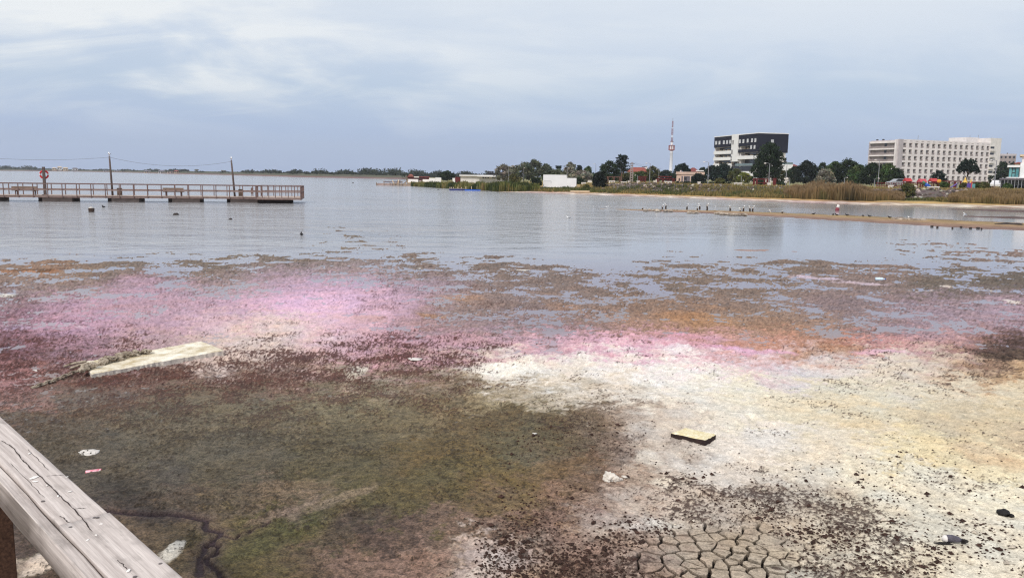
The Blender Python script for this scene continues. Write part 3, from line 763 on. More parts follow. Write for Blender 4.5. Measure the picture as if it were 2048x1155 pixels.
# the sand spit and bars ------------------------------------------------
def bar_strip(name, up, lo, hmax, colf, label):
    n = 160; xs = np.linspace(up[0][0], up[-1][0], n)
    yu = np.interp(xs, [q[0] for q in up], [q[1] for q in up]); yl = np.interp(xs, [q[0] for q in lo], [q[1] for q in lo])
    rows = 17; P = []; C = []
    for i in range(rows):
        f = i / (rows - 1)
        f2 = -.15 + 1.3 * f
        for j in range(n):
            g_ = gnd(xs[j], yl[j] + (yu[j] - yl[j]) * f2); P.append((g_.x, g_.y))
    P = np.array(P); F = np.repeat((np.arange(rows) / (rows - 1)), n) * 1.3 - .15
    J = np.tile(np.linspace(0, 1, n), rows)
    z = hmax * (1 - (2 * F - 1) ** 2 * 1.0) * np.clip(J * 8, .2, 1) + (fbm(P[:, 0] * .8, P[:, 1] * .8, 4, 21) - .5) * .10 - .02
    me = grid_mesh(name, np.stack([P[:, 0], P[:, 1], z], -1), rows, n)
    set_attr(me, 'mud', colf(F, J, P)); set_attr(me, 'mud_rough', np.full(len(P), .8), 'FLOAT')
    o = structure(link(name, me, M_MUD)); o['label'] = label
    return o
def spit_col(F, J, P):
    c = np.stack([np.interp(F, [-.2, .1, .4, .7, .9, 1.1], [lin(q)[k] for q in ((96, 78, 72), (124, 98, 88), (150, 122, 94), (150, 128, 86), (120, 98, 76), (80, 66, 58))]) for k in range(3)], -1)
    pk = sstep(.86, .97, J)[:, None]
    c = c * (1 - pk) + lin((186, 138, 148)) * pk
    return np.clip(c * (1 + (fbm(P[:, 0] * 1.5, P[:, 1] * 1.5, 4, 5) - .5)[:, None] * .8), .01, .9)
bar_strip('sand_spit', [(1200, 417), (1280, 418.6), (1350, 420), (1420, 420.4), (1550, 424.5), (1700, 430), (1800, 433.5), (1900, 439), (2060, 446), (2300, 455)],
          [(1200, 418.2), (1280, 421.5), (1400, 426), (1500, 431), (1560, 434.5), (1620, 438), (1700, 443), (1800, 449), (1900, 455), (2060, 462), (2300, 472)], .11, spit_col, 'narrow olive brown sand spit running out into the lake')
dk_col = lambda F, J, P: np.clip(np.tile(lin((92, 74, 70)), (len(F), 1)) * (1 + (fbm(P[:, 0], P[:, 1], 3, 8) - .5)[:, None]), .01, .9)
bar_strip('mud_bar', [(1880, 417.5), (1960, 417.5), (2060, 420), (2200, 424)], [(1880, 418.5), (1960, 421.5), (2060, 426), (2200, 432)], .05, dk_col, 'dark wet mud bar between the sand spit and the beach')
bar_strip('mud_bar', [(1900, 431), (1980, 432), (2060, 433), (2200, 436)], [(1900, 432), (1980, 436), (2060, 439), (2200, 445)], .05, dk_col, 'dark mud bar joining the sand spit at the right edge')
br_col = lambda F, J, P: np.clip(np.tile(lin((150, 118, 104)), (len(F), 1)) * (1 + (fbm(P[:, 0], P[:, 1], 3, 8) - .5)[:, None]), .01, .9)
bar_strip('mud_bar', [(1468, 499.5), (1500, 497.5), (1560, 498), (1594, 502)], [(1468, 500.5), (1500, 503), (1560, 505.5), (1594, 504)], .03, br_col, 'small brown mud bar alone in the shallow water')
# ================================================================== TREES, SHRUBS, REEDS
def leaf_material(name, transl=.3):
    m = bpy.data.materials.new(name); m.use_nodes = True
    nt = m.node_tree; b = nt.nodes['Principled BSDF']; L = nt.links.new
    a = nt.nodes.new('ShaderNodeAttribute'); a.attribute_name = 'leaf'
    L(a.outputs['Color'], b.inputs['Base Color']); b.inputs['Roughness'].default_value = .75; b.inputs['Specular IOR Level'].default_value = .2
    t = nt.nodes.new('ShaderNodeBsdfTranslucent'); L(a.outputs['Color'], t.inputs[0])
    mx = nt.nodes.new('ShaderNodeMixShader'); mx.inputs[0].default_value = transl
    L(b.outputs[0], mx.inputs[1]); L(t.outputs[0], mx.inputs[2]); L(mx.outputs[0], nt.nodes['Material Output'].inputs[0])
    return m
M_LEAF = leaf_material('leaves')
M_BARK = mat('bark', S(84, 70, 60), .9, .3, 3, .4)
M_BARKP = mat('pine_bark', S(104, 82, 70), .9, .3, 3, .4)
def leaves_mesh(name, centres, sizes, rs, cols, per, leaf, flat=0.0):
    """leaf quads scattered in clumps. centres (n,3), sizes (n,) clump radii, cols (n,3)"""
    n = len(centres); k = n * per
    d = rs.normal(size=(k, 3)); d /= np.linalg.norm(d, axis=1, keepdims=True); d *= rs.rand(k, 1) ** .45
    C = np.repeat(centres, per, 0) + d * np.repeat(sizes, per)[:, None] * np.array([1, 1, .75 if not flat else .45])
    nrm = rs.normal(size=(k, 3)) + np.array([0, 0, .6]); nrm /= np.linalg.norm(nrm, axis=1, keepdims=True)
    tan = np.cross(nrm, rs.normal(size=(k, 3))); tan /= np.linalg.norm(tan, axis=1, keepdims=True) + 1e-9
    bit = np.cross(nrm, tan); s = leaf * (.6 + .8 * rs.rand(k, 1))
    V = np.stack([C - tan * s, C - bit * s * .55, C + tan * s, C + bit * s * .55], 1).reshape(-1, 3)
    q = np.arange(k * 4, dtype=np.int32).reshape(-1, 4)
    me = bpy.data.meshes.new(name)
    me.vertices.add(k * 4); me.vertices.foreach_set('co', V.astype(np.float32).ravel())
    me.loops.add(k * 4); me.loops.foreach_set('vertex_index', q.ravel())
    me.polygons.add(k); me.polygons.foreach_set('loop_start', np.arange(k, dtype=np.int32) * 4)
    me.update(calc_edges=True)
    cc = np.repeat(cols, per, 0) * (.75 + .5 * rs.rand(k, 1))
    set_attr(me, 'leaf', np.repeat(cc, 4, 0))
    return me
GREEN = {'dark': (44, 56, 36), 'mid': (66, 82, 44), 'yellow': (104, 106, 46), 'silver': (128, 124, 112), 'greygreen': (88, 92, 76), 'pine': (34, 46, 38),
         'olive': (84, 84, 50), 'blackish': (30, 36, 28), 'deep': (40, 52, 34)}  # leaf colours by tone, the darkest for nearly black crowns
_tree_n = [0]
def tree(name, label, px, Y, top, hw, hue='mid', form='round', base=None, trunk=.28, dens=1.0, group=None, cat='tree'):
    _tree_n[0] += 1; seed = _tree_n[0]; rs = np.random.RandomState(seed * 7 + 1)
    p = spot(px, Y)
    if base is not None: p.z = at(px, base, Y).z
    H = at(px, top, Y).z - p.z; R = hw * 1.1 / ppm(Y)
    root = thing(name, label, cat, p, 0, group)
    leaf = max(.11, min(.34, 1.15 / ppm(Y) * .9 + .03 * R)) 
    base_c = lin(GREEN[hue]) * 1.25
    cs = []; sz = []
    z0 = H * trunk
    if form in ('round', 'bush', 'tall'):
        if form == 'bush': z0 = 0
        n = int((84 if form != 'tall' else 100) * dens)
        lobes = [(rs.uniform(-.45, .45) * R, rs.uniform(-.4, .4) * R, rs.uniform(.2, .75)) for _ in range(7)]
        for i in range(n):
            a = rs.uniform(0, 6.283); u = rs.uniform(-1, 1); rad = rs.uniform(.55, 1.0)
            zz = (u * .5 + .5)
            w = max(0.04, 1 - abs(2 * zz - .86) ** 3.2) ** .5 if form != 'tall' else math.sqrt(max(.03, 1 - abs(2 * zz - .9) ** 2.6))
            if form == 'bush': w = math.sqrt(max(.05, 1 - (zz * .98) ** 2.4)) * (.75 + .25 * min(1, zz * 3))
            lx = R * w * rad * math.cos(a); ly = R * w * rad * math.sin(a)
            bump_ = 1 + .22 * math.sin(a * 3 + seed) * rs.rand()
            cs.append((lx * bump_ * .94, ly * bump_ * .94, z0 + (H - z0) * (.06 + .88 * zz))); sz.append(R * rs.uniform(.20, .36))
        per = int(30 * dens ** .5)
    elif form == 'pine':                     # flat layered boughs
        for i in range(int(9 * dens)):
            f = i / (9 * dens - 1); zz = H * (.42 + .55 * f)
            w = R * (1.0 - .45 * f) * rs.uniform(.75, 1.1)
            for j in range(7):
                a = rs.uniform(0, 6.283); r_ = w * rs.uniform(.25, .95)
                cs.append((r_ * math.cos(a), r_ * math.sin(a), zz + rs.uniform(-.02, .02) * H)); sz.append(R * rs.uniform(.2, .32))
        per = 24
    elif form == 'umbrella':                 # trunk that opens into a wide dome
        for i in range(int(90 * dens)):
            a = rs.uniform(0, 6.283); r_ = R * math.sqrt(rs.rand()); f = r_ / R
            zz = H * (.42 + .5 * math.sqrt(max(0, 1 - f * f)) * rs.uniform(.35, 1.0) + .05)
            cs.append((r_ * math.cos(a) * .9, r_ * math.sin(a) * .9, zz)); sz.append(R * rs.uniform(.15, .27))
        per = 26
    elif form == 'cone':
        for i in range(int(34 * dens)):
            f = rs.rand() ** 1.3; a = rs.uniform(0, 6.283); r_ = R * (1 - f) * rs.uniform(.5, .95)
            cs.append((r_ * math.cos(a), r_ * math.sin(a), H * (.06 + .9 * f))); sz.append(R * rs.uniform(.22, .38) * (1 - .5 * f))
        per = 20
    elif form == 'vase':                     # bare-legged, opens upwards
        for i in range(int(30 * dens)):
            f = .35 + .6 * rs.rand(); a = rs.uniform(0, 6.283); r_ = R * (.15 + .85 * (f - .3) / .65) * rs.uniform(.3, 1)
            cs.append((r_ * math.cos(a), r_ * math.sin(a), H * f)); sz.append(R * rs.uniform(.18, .3))
        per = 14
    cs = np.array(cs); sz = np.array(sz)
    cl = base_c * (.55 + 1.1 * rs.rand(len(cs), 1) ** 1.5) * (1 + (rs.rand(len(cs), 3) - .5) * np.array([.35, .12, .3]))  # random leaf tones; the brighter clumps put inner light into the colour
    # an inner mass of twigs and old leaves keeps the crown from being see-through all over
    me = leaves_mesh('crown', cs, sz, rs, cl, max(8, per), leaf, flat=1.0 if form == 'pine' else 0)
    link('crown', me, M_LEAF, root)
    tb = MB(); tr = max(.05, min(.3, H * .022))
    lean = Vector((rs.uniform(-.03, .03) * H, rs.uniform(-.03, .03) * H, 0))
    tops = H * (.9 if form in ('pine', 'cone') else .62)
    tb.tube([(0, 0, -.15), lean * .3 + Vector((0, 0, tops * .3)), lean * .7 + Vector((0, 0, tops * .65)), lean + Vector((0, 0, tops))], [tr * 1.3, tr, tr * .7, tr * .25], 7)
    for i in range(7):
        c = Vector(cs[rs.randint(len(cs))]); s0 = Vector((0, 0, max(.2, c.z * .55))) + lean * .3
        tb.tube([s0, (s0 + c) / 2 + Vector((0, 0, H * .03)), c], [tr * .55, tr * .35, tr * .12], 5)
    tb.build('trunk', M_BARKP if form == 'pine' else M_BARK, root)
    return root
T = tree
T('round_tree', 'lone round dark green tree beside the low white wall on the cape', 893, 235, 343, 15, 'deep', base=361, trunk=.1)
T('silver_tree', 'pale silvery tree standing right beside the solar panels', 1006, 196, 328, 16, 'silver', trunk=.15, dens=1.2)
T('silver_tree', 'silver grey tree second to the right of the solar panels', 1026, 201, 331, 13, 'silver', trunk=.15)
T('grey_green_tree', 'broad grey green tree behind the reeds, left of the tallest one', 1047, 192, 325, 19, 'greygreen', trunk=.12, dens=1.2)
T('poplar_tree', 'tallest grey green tree left of the white screen wall', 1067, 205, 318, 17, 'greygreen', 'tall', trunk=.1, dens=1.2)
T('grey_green_tree', 'grey green tree rising behind the left end of the white screen wall', 1091, 196, 328, 14, 'greygreen', trunk=.12)
T('pine_tree', 'small dark flat topped pine peeking over the white screen wall', 1116, 215, 332, 9, 'pine', 'pine')
T('silver_tree', 'silvery tree rising above the step of the white screen wall', 1139, 192, 324, 13, 'silver', 'tall', trunk=.1)
T('dark_tree', 'small dark pine between the silver tree and the weeping tree', 1158, 216, 331, 8, 'pine', 'pine')
T('round_tree', 'round green tree left of the thin antenna mast', 1176, 206, 332, 9, 'mid', trunk=.1)
T('weeping_tree', 'grey weeping tree just right of the white screen wall', 1165, 184, 342, 20, 'silver', base=366, trunk=.05, dens=1.2)
T('silver_tree', 'low greyish tree hidden half behind the white screen wall', 1118, 188, 339, 16, 'greygreen', trunk=.05)
T('round_shrub', 'big almost black egg shaped shrub on the grassy bank', 1199, 152, 344, 14, 'blackish', 'bush', base=377, dens=1.6, cat='shrub')
T('dark_tree', 'dense dark round tree left of the layered pine', 1219, 192, 322, 18, 'dark', trunk=.1, dens=1.4)
T('pine_tree', 'tall dark pine with flat layered boughs by the utility pole', 1243, 186, 309, 17, 'pine', 'pine', dens=1.25)
T('green_tree', 'low olive tree under the layered pine', 1252, 196, 347, 15, 'olive', trunk=.05)
T('green_tree', 'broad green tree in front of the red roofed house', 1281, 205, 344, 15, 'mid', trunk=.08, dens=1.2)
T('green_tree', 'bright green tree at the right end of the red roofed house', 1304, 200, 332, 13, 'olive', trunk=.1, dens=1.2)
T('thuja', 'small conical green thuja right of the utility pole', 1269, 178, 352, 6, 'mid', 'cone', cat='shrub')
T('thuja', 'small conical yellowish thuja under the wooden frame', 1225, 178, 355, 5, 'olive', 'cone', cat='shrub')
T('dark_tree', 'dark bushy tree at the foot of the white tower', 1331, 225, 341, 13, 'pine', trunk=.1)
T('bare_tree', 'thin brownish tree left of the white tower', 1316, 235, 341, 8, 'silver', 'vase')
T('pine_tree', 'dark round crowned pine right of the white tower', 1363, 212, 325, 15, 'pine', 'umbrella', dens=1.3)
T('dark_tree', 'small dark tree at the left end of the black and white building', 1405, 235, 334, 9, 'dark')
T('dark_tree', 'dark conifer in front of the left end of the black and white building', 1424, 214, 330, 12, 'pine', trunk=.08, dens=1.2)
T('dark_tree', 'broad dark tree below the balconies of the black and white building', 1445, 206, 327, 18, 'pine', trunk=.06, dens=1.4)
T('green_tree', 'olive tree beside the yellow green one below the balconies', 1470, 200, 338, 14, 'olive', trunk=.08)
T('yellow_tree', 'yellow green young tree in front of the black and white building', 1488, 178, 346, 13, 'yellow', trunk=.1)
T('broad_tree', 'big tall green tree hiding the corner of the black and white building', 1537, 168, 284, 25, 'deep', 'tall', trunk=.12, dens=1.9)
T('green_tree', 'lower dark tree left against the big tall tree', 1515, 172, 322, 13, 'dark', trunk=.05, dens=1.2)
T('green_tree', 'lower green tree right against the big tall tree', 1556, 170, 336, 12, 'olive', trunk=.05)
T('dark_tree', 'dark slender tree right of the black and white building', 1587, 195, 333, 12, 'dark', trunk=.05)
T('dark_tree', 'very dark dense tree left of the pale silver shrub', 1612, 188, 321, 19, 'blackish', trunk=.04, dens=1.6)
T('dark_tree', 'dark tree behind the pale silver shrub', 1643, 206, 325, 14, 'dark', trunk=.06)
T('silver_shrub', 'pale silver leaved shrub among dark green trees', 1649, 152, 337, 17, 'silver', 'bush', cat='shrub', dens=1.2)
T('green_tree', 'green tree right behind the pale silver shrub', 1668, 196, 322, 17, 'mid', trunk=.05, dens=1.3)
T('green_tree', 'highest of the dense green trees left of the hotel', 1693, 186, 318, 22, 'deep', trunk=.05, dens=1.6)
T('green_tree', 'green tree in the middle of the row left of the hotel', 1716, 182, 328, 17, 'mid', trunk=.05, dens=1.3)
T('green_tree', 'broad green tree below the banded wing of the hotel', 1743, 172, 326, 22, 'deep', trunk=.05, dens=1.6)
T('green_tree', 'green tree covering the corner of the hotel', 1773, 168, 327, 19, 'mid', trunk=.05, dens=1.4)
T('green_tree', 'last dark tree of the row, right before the playground', 1793, 166, 337, 12, 'dark', trunk=.05, dens=1.2)
T('umbrella_tree', 'wide crowned dark tree standing alone before the hotel', 1932, 152, 315, 19, 'pine', 'umbrella', dens=1.4)
T('dark_tree', 'small dark tree behind the play tower before the hotel', 1876, 162, 342, 12, 'pine', trunk=.2)
T('green_shrub', 'large green shrub on the stony bank before the playground', 1815, 111, 366, 14, 'olive', 'bush', base=396.5, dens=1.5, cat='shrub')
T('green_tree', 'green tree between the hotel and the modern villa', 2003, 236, 323, 15, 'deep', trunk=.04, dens=1.5)
T('green_tree', 'dark tree behind the glass bay of the modern villa', 2022, 246, 324, 13, 'dark', trunk=.05)
T('bare_tree', 'thin dark sapling at the right foot of the hotel', 1979, 170, 350, 5, 'dark', 'vase')
T('green_shrub', 'round hedge shrub left of the swing frame in the playground', 1886, 136, 364, 10, 'mid', 'bush', cat='shrub')
T('green_shrub', 'round shrub below the yellow play tent', 1927, 134, 366, 8, 'olive', 'bush', cat='shrub')
T('green_shrub', 'green shrub right of the colourful play panels', 1955, 136, 366, 9, 'mid', 'bush', cat='shrub')
T('green_shrub', 'green shrub beside the tall lamp at the villa', 1969, 132, 364, 9, 'olive', 'bush', cat='shrub')
T('green_shrub', 'bright young shrub before the dark veranda', 2014, 116, 367, 8, 'mid', 'bush', cat='shrub')
T('green_shrub', 'light green bush left in the hedge below the building', 1440, 152, 357, 10, 'olive', 'bush', cat='shrub')
T('green_shrub', 'dark green shrub inside the red frame pergola', 1523, 146, 361, 7, 'deep', 'bush', cat='shrub')
T('green_shrub', 'round dark shrub right of the red pillar', 1563, 146, 363, 8, 'dark', 'bush', cat='shrub')
T('green_shrub', 'dark green bush left of the white screen wall', 1073, 158, 356, 12, 'dark', 'bush', cat='shrub', base=371)
T('green_shrub', 'small green bush on the lawn left of the black shrub', 1173, 146, 369, 7, 'olive', 'bush', cat='shrub')
T('green_shrub', 'low dark bush right of the white screen wall', 1158, 168, 356, 9, 'dark', 'bush', cat='shrub')
T('round_bush', 'round olive bush behind the reeds left of the trees', 1029, 176, 348, 11, 'olive', 'bush', cat='shrub')
T('dark_tree', 'dark leafy tree hiding the front of the pinkish low building', 1397, 172, 348, 13, 'blackish', 'bush', cat='tree')
for px_, Y_, top_, hw_, hue_, lab in ((1462, 250, 344, 16, 'dark', 'dark tree deep in the park between pavilion and black building'), (1580, 240, 338, 14, 'dark', 'background tree left of the very dark dense tree'),
        (1625, 245, 332, 18, 'blackish', 'background tree between the two darkest park trees'), (1660, 240, 330, 18, 'dark', 'background tree over the pale silver shrub'), (1705, 235, 330, 20, 'dark', 'background tree in the gap of the green row'),
        (1755, 225, 334, 18, 'blackish', 'background tree below the banded hotel side'), (1345, 240, 348, 14, 'dark', 'low dark tree between the white tower and the pavilion'), (1235, 240, 346, 18, 'dark', 'background tree behind the layered pine'),
        (1150, 235, 340, 20, 'greygreen', 'background tree behind the weeping tree'), (1100, 235, 338, 20, 'greygreen', 'background tree over the white screen wall'), (1190, 230, 348, 16, 'dark', 'background tree behind the black egg shaped shrub'), (1300, 250, 346, 18, 'dark', 'background tree below the red roofed house')):
    T('park_tree', lab, px_, Y_, top_, hw_, hue_, trunk=.02, dens=.9)
# far shore trees that stand out
T('far_tree', 'bare looking fan shaped tree on the far shore, left one', 393, 790, 339, 5, 'silver', 'vase', group='fan shaped far trees')
T('far_tree', 'bare looking fan shaped tree on the far shore near the leaning pole', 447, 735, 341, 5, 'silver', 'vase', group='fan shaped far trees')
T('far_tree', 'dark cypress sticking out of the far wooded shore', 706, 560, 343, 2.5, 'pine', 'cone')
T('far_tree', 'dark clump tree on the far shore right of the far houses', 369, 850, 339, 7, 'blackish', 'round', trunk=.02)

# hedge ----------------------------------------------------------------
def hedge(label, a, b, Y, top):
    p0 = spot(a, Y); p1 = spot(b, Y); h = at((a + b) / 2, top, Y).z - p0.z
    root = thing('hedge', label, 'hedge', p0)
    rs = np.random.RandomState(3); n = 70
    c = np.array([[(p1.x - p0.x) * rs.rand(), rs.uniform(-.5, .5), h * rs.uniform(.12, .85)] for _ in range(n)])
    link('foliage', leaves_mesh('foliage', c, np.full(n, .38), rs, np.tile(lin((44, 54, 34)), (n, 1)) * (.7 + .6 * rs.rand(n, 1)), 20, .13), M_LEAF, root)
hedge('clipped dark green hedge in front of the pinkish low building', 1347, 1462, 158, 364.5)

# reeds and bank grass: nobody could count the stalks --------------------
def blades(name, label, pts, n, hmin, hmax, cols, width, lean=.25, plume=None):
    """pts: list of (px, t0, t1, height factor) along the shore, t metres inland"""
    rs = np.random.RandomState(len(label) * 3 + n)
    th_k = np.array([math.atan2(*ray(q[0], hor(q[0]))[:2]) for q in pts])
    u = rs.rand(n) * (len(pts) - 1); i = u.astype(int); f = u - i
    tha = th_k[i] * (1 - f) + th_k[i + 1] * f
    P = np.array([q[1:] for q in pts]); q = P[i] * (1 - f)[:, None] + P[i + 1] * f[:, None]
    t = q[:, 0] + (q[:, 1] - q[:, 0]) * rs.rand(n)
    r = np.interp(tha, sh_t, sh_r) + t
    X = r * np.sin(tha); Y = r * np.cos(tha); Z = land_prof(t, tha)
    cl = fbm(X * .55, Y * .55, 3, 44)
    h = (hmin + (hmax - hmin) * rs.rand(n)) * q[:, 2] * (.45 + 1.1 * cl)
    a = rs.uniform(0, 6.283, n); ln = lean * h * rs.rand(n)
    w = width * (.6 + .8 * rs.rand(n))
    bx = np.cos(a + 1.57) * w / 2; by = np.sin(a + 1.57) * w / 2
    mx = X + np.cos(a) * ln * .35; my = Y + np.sin(a) * ln * .35; tx = X + np.cos(a) * ln; ty = Y + np.sin(a) * ln
    V = np.stack([np.stack([X - bx, Y - by, Z - .05], -1), np.stack([X + bx, Y + by, Z - .05], -1),
                  np.stack([mx + bx, my + by, Z + h * .6], -1), np.stack([mx - bx, my - by, Z + h * .6], -1),
                  np.stack([tx + bx * .4, ty + by * .4, Z + h], -1), np.stack([tx - bx * .4, ty - by * .4, Z + h], -1)], 1)
    C = np.array([lin(c_) for c_ in cols]); mixv = np.clip((fbm(X * .25, Y * .25, 3, 66) - .3) * 2.4 + (rs.rand(n) - .5) * .5, 0, .999) * (len(C) - 1)
    ci = mixv.astype(int); cf = (mixv - ci)[:, None]; c0 = (C[ci] * (1 - cf) + C[np.minimum(ci + 1, len(C) - 1)] * cf) * (.7 + .6 * rs.rand(n, 1))
    cc = np.stack([c0 * .75, c0 * .75, c0, c0, c0 * 1.0, c0 * 1.0], 1)
    if plume is not None:
        cc[:, 4:] = lin(plume); cc[:, 2:4] = cc[:, 2:4] * .7 + lin(plume) * .3
    me = bpy.data.meshes.new(name); V = V.reshape(-1, 3)
    k = np.arange(n)[:, None] * 6
    q4 = np.concatenate([k + np.array([0, 1, 2, 3]), k + np.array([3, 2, 4, 5])], 1).reshape(-1, 4).astype(np.int32)
    me.vertices.add(len(V)); me.vertices.foreach_set('co', V.astype(np.float32).ravel())
    me.loops.add(q4.size); me.loops.foreach_set('vertex_index', q4.ravel())
    me.polygons.add(len(q4)); me.polygons.foreach_set('loop_start', np.arange(len(q4), dtype=np.int32) * 4)
    me.update(calc_edges=True)
    set_attr(me, 'leaf', cc.reshape(-1, 3))
    return tag(link(name, me, M_LEAF), label, 'reeds', kind='stuff')
blades('reed_bed', 'dark green reeds along the cape behind the blue floats', [(822, -.5, 5, .42), (850, -.5, 6, .5), (880, -.5, 7, .56), (925, -.5, 8, .58), (960, -.3, 9, .66), (1000, .5, 10, .68), (1040, 3, 11, .66), (1080, 7, 14, .5)],
       9000, 1.2, 2.3, [(58, 68, 34), (92, 100, 50), (128, 124, 70), (136, 118, 76)], .14)
blades('reed_bed', 'tall dry brown reed bed on the shore left of the playground', [(1570, 9, 13, .4), (1590, 8, 13, .65), (1630, 7.5, 13, .85), (1680, 7, 13, .92), (1720, 7.5, 13, .82), (1755, 8, 13, .6), (1790, 9, 13, .45), (1812, 9, 12, .4)],
       15000, 1.3, 2.3, [(64, 60, 36), (112, 96, 62), (140, 118, 78), (96, 96, 52)], .10, plume=(146, 122, 92))
blades('reed_bed', 'tall dry reed bed at the right edge before the villa', [(1900, 9, 14, .3), (1925, 8, 14, .45), (1960, 7.5, 14, .58), (2000, 7, 14, .62), (2060, 7, 14, .66), (2160, 7, 14, .7)],
       12000, 1.2, 2.2, [(74, 72, 40), (116, 104, 62), (144, 122, 80), (104, 100, 54)], .10, plume=(150, 126, 94))
blades('bank_grass', 'rough green and tan grass fringe along the foot of the bank', [(1040, 5, 13, .7), (1100, 5, 14, .9), (1180, 6, 15, .9), (1260, 6.5, 16, .8), (1350, 7, 16.5, .9), (1450, 7.5, 16.5, 1.0), (1520, 7.5, 16, 1.2), (1590, 8, 16, 1.2), (1700, 8, 10, .5), (1850, 10, 12, .5), (1930, 9, 12, .8)],
       14000, .18, .62, [(76, 84, 44), (104, 104, 62), (146, 126, 80), (112, 106, 66)], .10)
blades('lawn_grass', 'dry tufted grass on top of the stony bank', [(1160, 18, 34, .8), (1250, 18, 36, .8), (1330, 17, 30, .7), (1500, 17.5, 24, .7), (1700, 17.5, 24, .8), (1900, 17.5, 24, .8), (2060, 17, 26, 1.0)],
       6000, .12, .4, [(120, 110, 66), (160, 136, 88), (104, 104, 58)], .09)

# far wood across the lake -----------------------------------------------
rs = np.random.RandomState(77)
cs = []; sz = []; cl = []
prof = [(-300, 4), (0, 5), (50, 6), (100, 3), (140, 2), (200, 3), (250, 2.5), (300, 3), (360, 4), (380, 1.5), (440, 1.5), (470, 3.2), (500, 5), (530, 6), (560, 5), (640, 5.5), (700, 6), (740, 8), (770, 8), (830, 7), (900, 6), (1000, 6)]
for i in range(2200):
    px_ = rs.uniform(-300, 1000); d_ = ray(px_, hor(px_)); th_ = math.atan2(d_[0], d_[1])
    if px_ < 812: r_ = np.interp(th_, sh_t, sh_r) + 26 + 80 * rs.rand()
    else: r_ = 560 + 60 * rs.rand()
    H = np.interp(px_, [q[0] for q in prof], [q[1] for q in prof]) * rs.uniform(.5, 1.15) * (1 + .3 * math.sin(px_ * .13)) * (.85 if px_ < 450 else .55)
    X_ = r_ * math.sin(th_); Y_ = r_ * math.cos(th_); z0_ = 1.2
    for k in range(3):
        cs.append((X_ + rs.uniform(-1, 1) * H * .6, Y_ + rs.uniform(-1, 1), z0_ + H * rs.uniform(.1, .9))); sz.append(H * rs.uniform(.3, .55)); cl.append(lin((52, 58, 44)) * rs.uniform(.6, 1.5))
me = leaves_mesh('far_wood', np.array(cs), np.array(sz), rs, np.array(cl), 14, .55)
tag(link('far_wood', me, M_LEAF), 'dark line of woodland along the far shore of the lake', 'woodland', kind='stuff')

# stones of the bank --------------------------------------------------------
def riprap(label, pts, n, smin, smax):
    rs = np.random.RandomState(n); bases = [lump(60 + k, 1, .8, .6, 1, .35, 1.4) for k in range(6)]
    arr = []
    for b_ in bases:
        v = np.zeros(len(b_.vertices) * 3); b_.vertices.foreach_get('co', v); arr.append((v.reshape(-1, 3), np.array([p.vertices[:] for p in b_.polygons])))
    V = []; F = []; C = []; off = 0
    for i in range(n):
        u = rs.rand() * (len(pts) - 1); k = int(u); f = u - k
        px_ = pts[k][0] * (1 - f) + pts[k + 1][0] * f; t = rs.uniform(pts[k][1] * (1 - f) + pts[k + 1][1] * f, pts[k][2] * (1 - f) + pts[k + 1][2] * f)
        th_ = math.atan2(*ray(px_, hor(px_))[:2]); r_ = np.interp(th_, sh_t, sh_r) + t
        z_ = float(land_prof(np.array(t), np.array(th_))); s_ = rs.uniform(smin, smax); a = rs.uniform(0, 6.28)
        v, fc = arr[rs.randint(6)]
        R_ = np.array([[math.cos(a), -math.sin(a), 0], [math.sin(a), math.cos(a), 0], [0, 0, 1]])
        V.append(v @ R_.T * s_ + np.array([r_ * math.sin(th_), r_ * math.cos(th_), z_ + s_ * .15])); F.append(fc + off); off += len(v)
        c_ = lin((100, 88, 84)) if rs.rand() < .8 else lin((170, 158, 148))
        C.append(np.tile(c_ * rs.uniform(.3, 1.3) * (1 + (rs.rand(3) - .5) * .2), (len(v), 1)))
    V = np.concatenate(V); F = np.concatenate(F).astype(np.int32)
    me = bpy.data.meshes.new('riprap_stones'); me.vertices.add(len(V)); me.vertices.foreach_set('co', V.astype(np.float32).ravel())
    me.loops.add(F.size); me.loops.foreach_set('vertex_index', F.ravel()); me.polygons.add(len(F)); me.polygons.foreach_set('loop_start', np.arange(len(F), dtype=np.int32) * 3)
    me.update(calc_edges=True)
    set_attr(me, 'mud', np.concatenate(C)); set_attr(me, 'mud_rough', np.full(len(V), .9), 'FLOAT')
    tag(link('riprap_stones', me, M_MUD), label, 'stones', kind='stuff')
riprap('loose grey stones along the bank below the park lawn', [(1205, 22, 30), (1240, 18, 27), (1290, 13, 20), (1350, 12.5, 19), (1450, 12.5, 18.5), (1580, 13, 18.5)], 470, .15, .42)
riprap('loose grey stones on the bank below the playground', [(1790, 13.5, 18), (1830, 12, 18.5), (1880, 11.5, 18.5), (1925, 12.5, 18.5), (1960, 14, 18)], 380, .15, .42)
# ================================================================== BUILDINGS
M_CONC = mat('pale_concrete', S(226, 217, 216), .85, .13, .35, .1)
M_CONC2 = mat('grey_concrete', S(182, 173, 176), .85, .18, .3, .1)
M_CONC3 = mat('stained_concrete', S(150, 138, 136), .9, .25, .4, .1)
M_WHITE = mat('white_render', S(232, 230, 230), .7, .04, .6, .05)
M_WHITE2 = mat('weathered_white', S(222, 216, 212), .85, .10, .8, .1)
M_NAVY = mat('dark_cladding', S(32, 32, 46), .7, .08, .5, .05, spec=.08)
M_GLASSD = mat('dark_glass', S(28, 26, 32), .15, .2, 2, 0, spec=.5)
M_GLASSL = mat('curtained_glass', S(188, 188, 192), .25, .18, 1.5, 0, spec=.5)
M_GLASST = mat('teal_glass', S(44, 110, 120), .12, .35, .9, 0, spec=.6, col2=S(120, 178, 178))
M_RAILG = mat('balustrade_glass', S(110, 126, 128), .1, .15, 1, 0, spec=.6)
M_ROOFR = mat('red_roof', S(140, 72, 60), .85, .2, 2, .2)
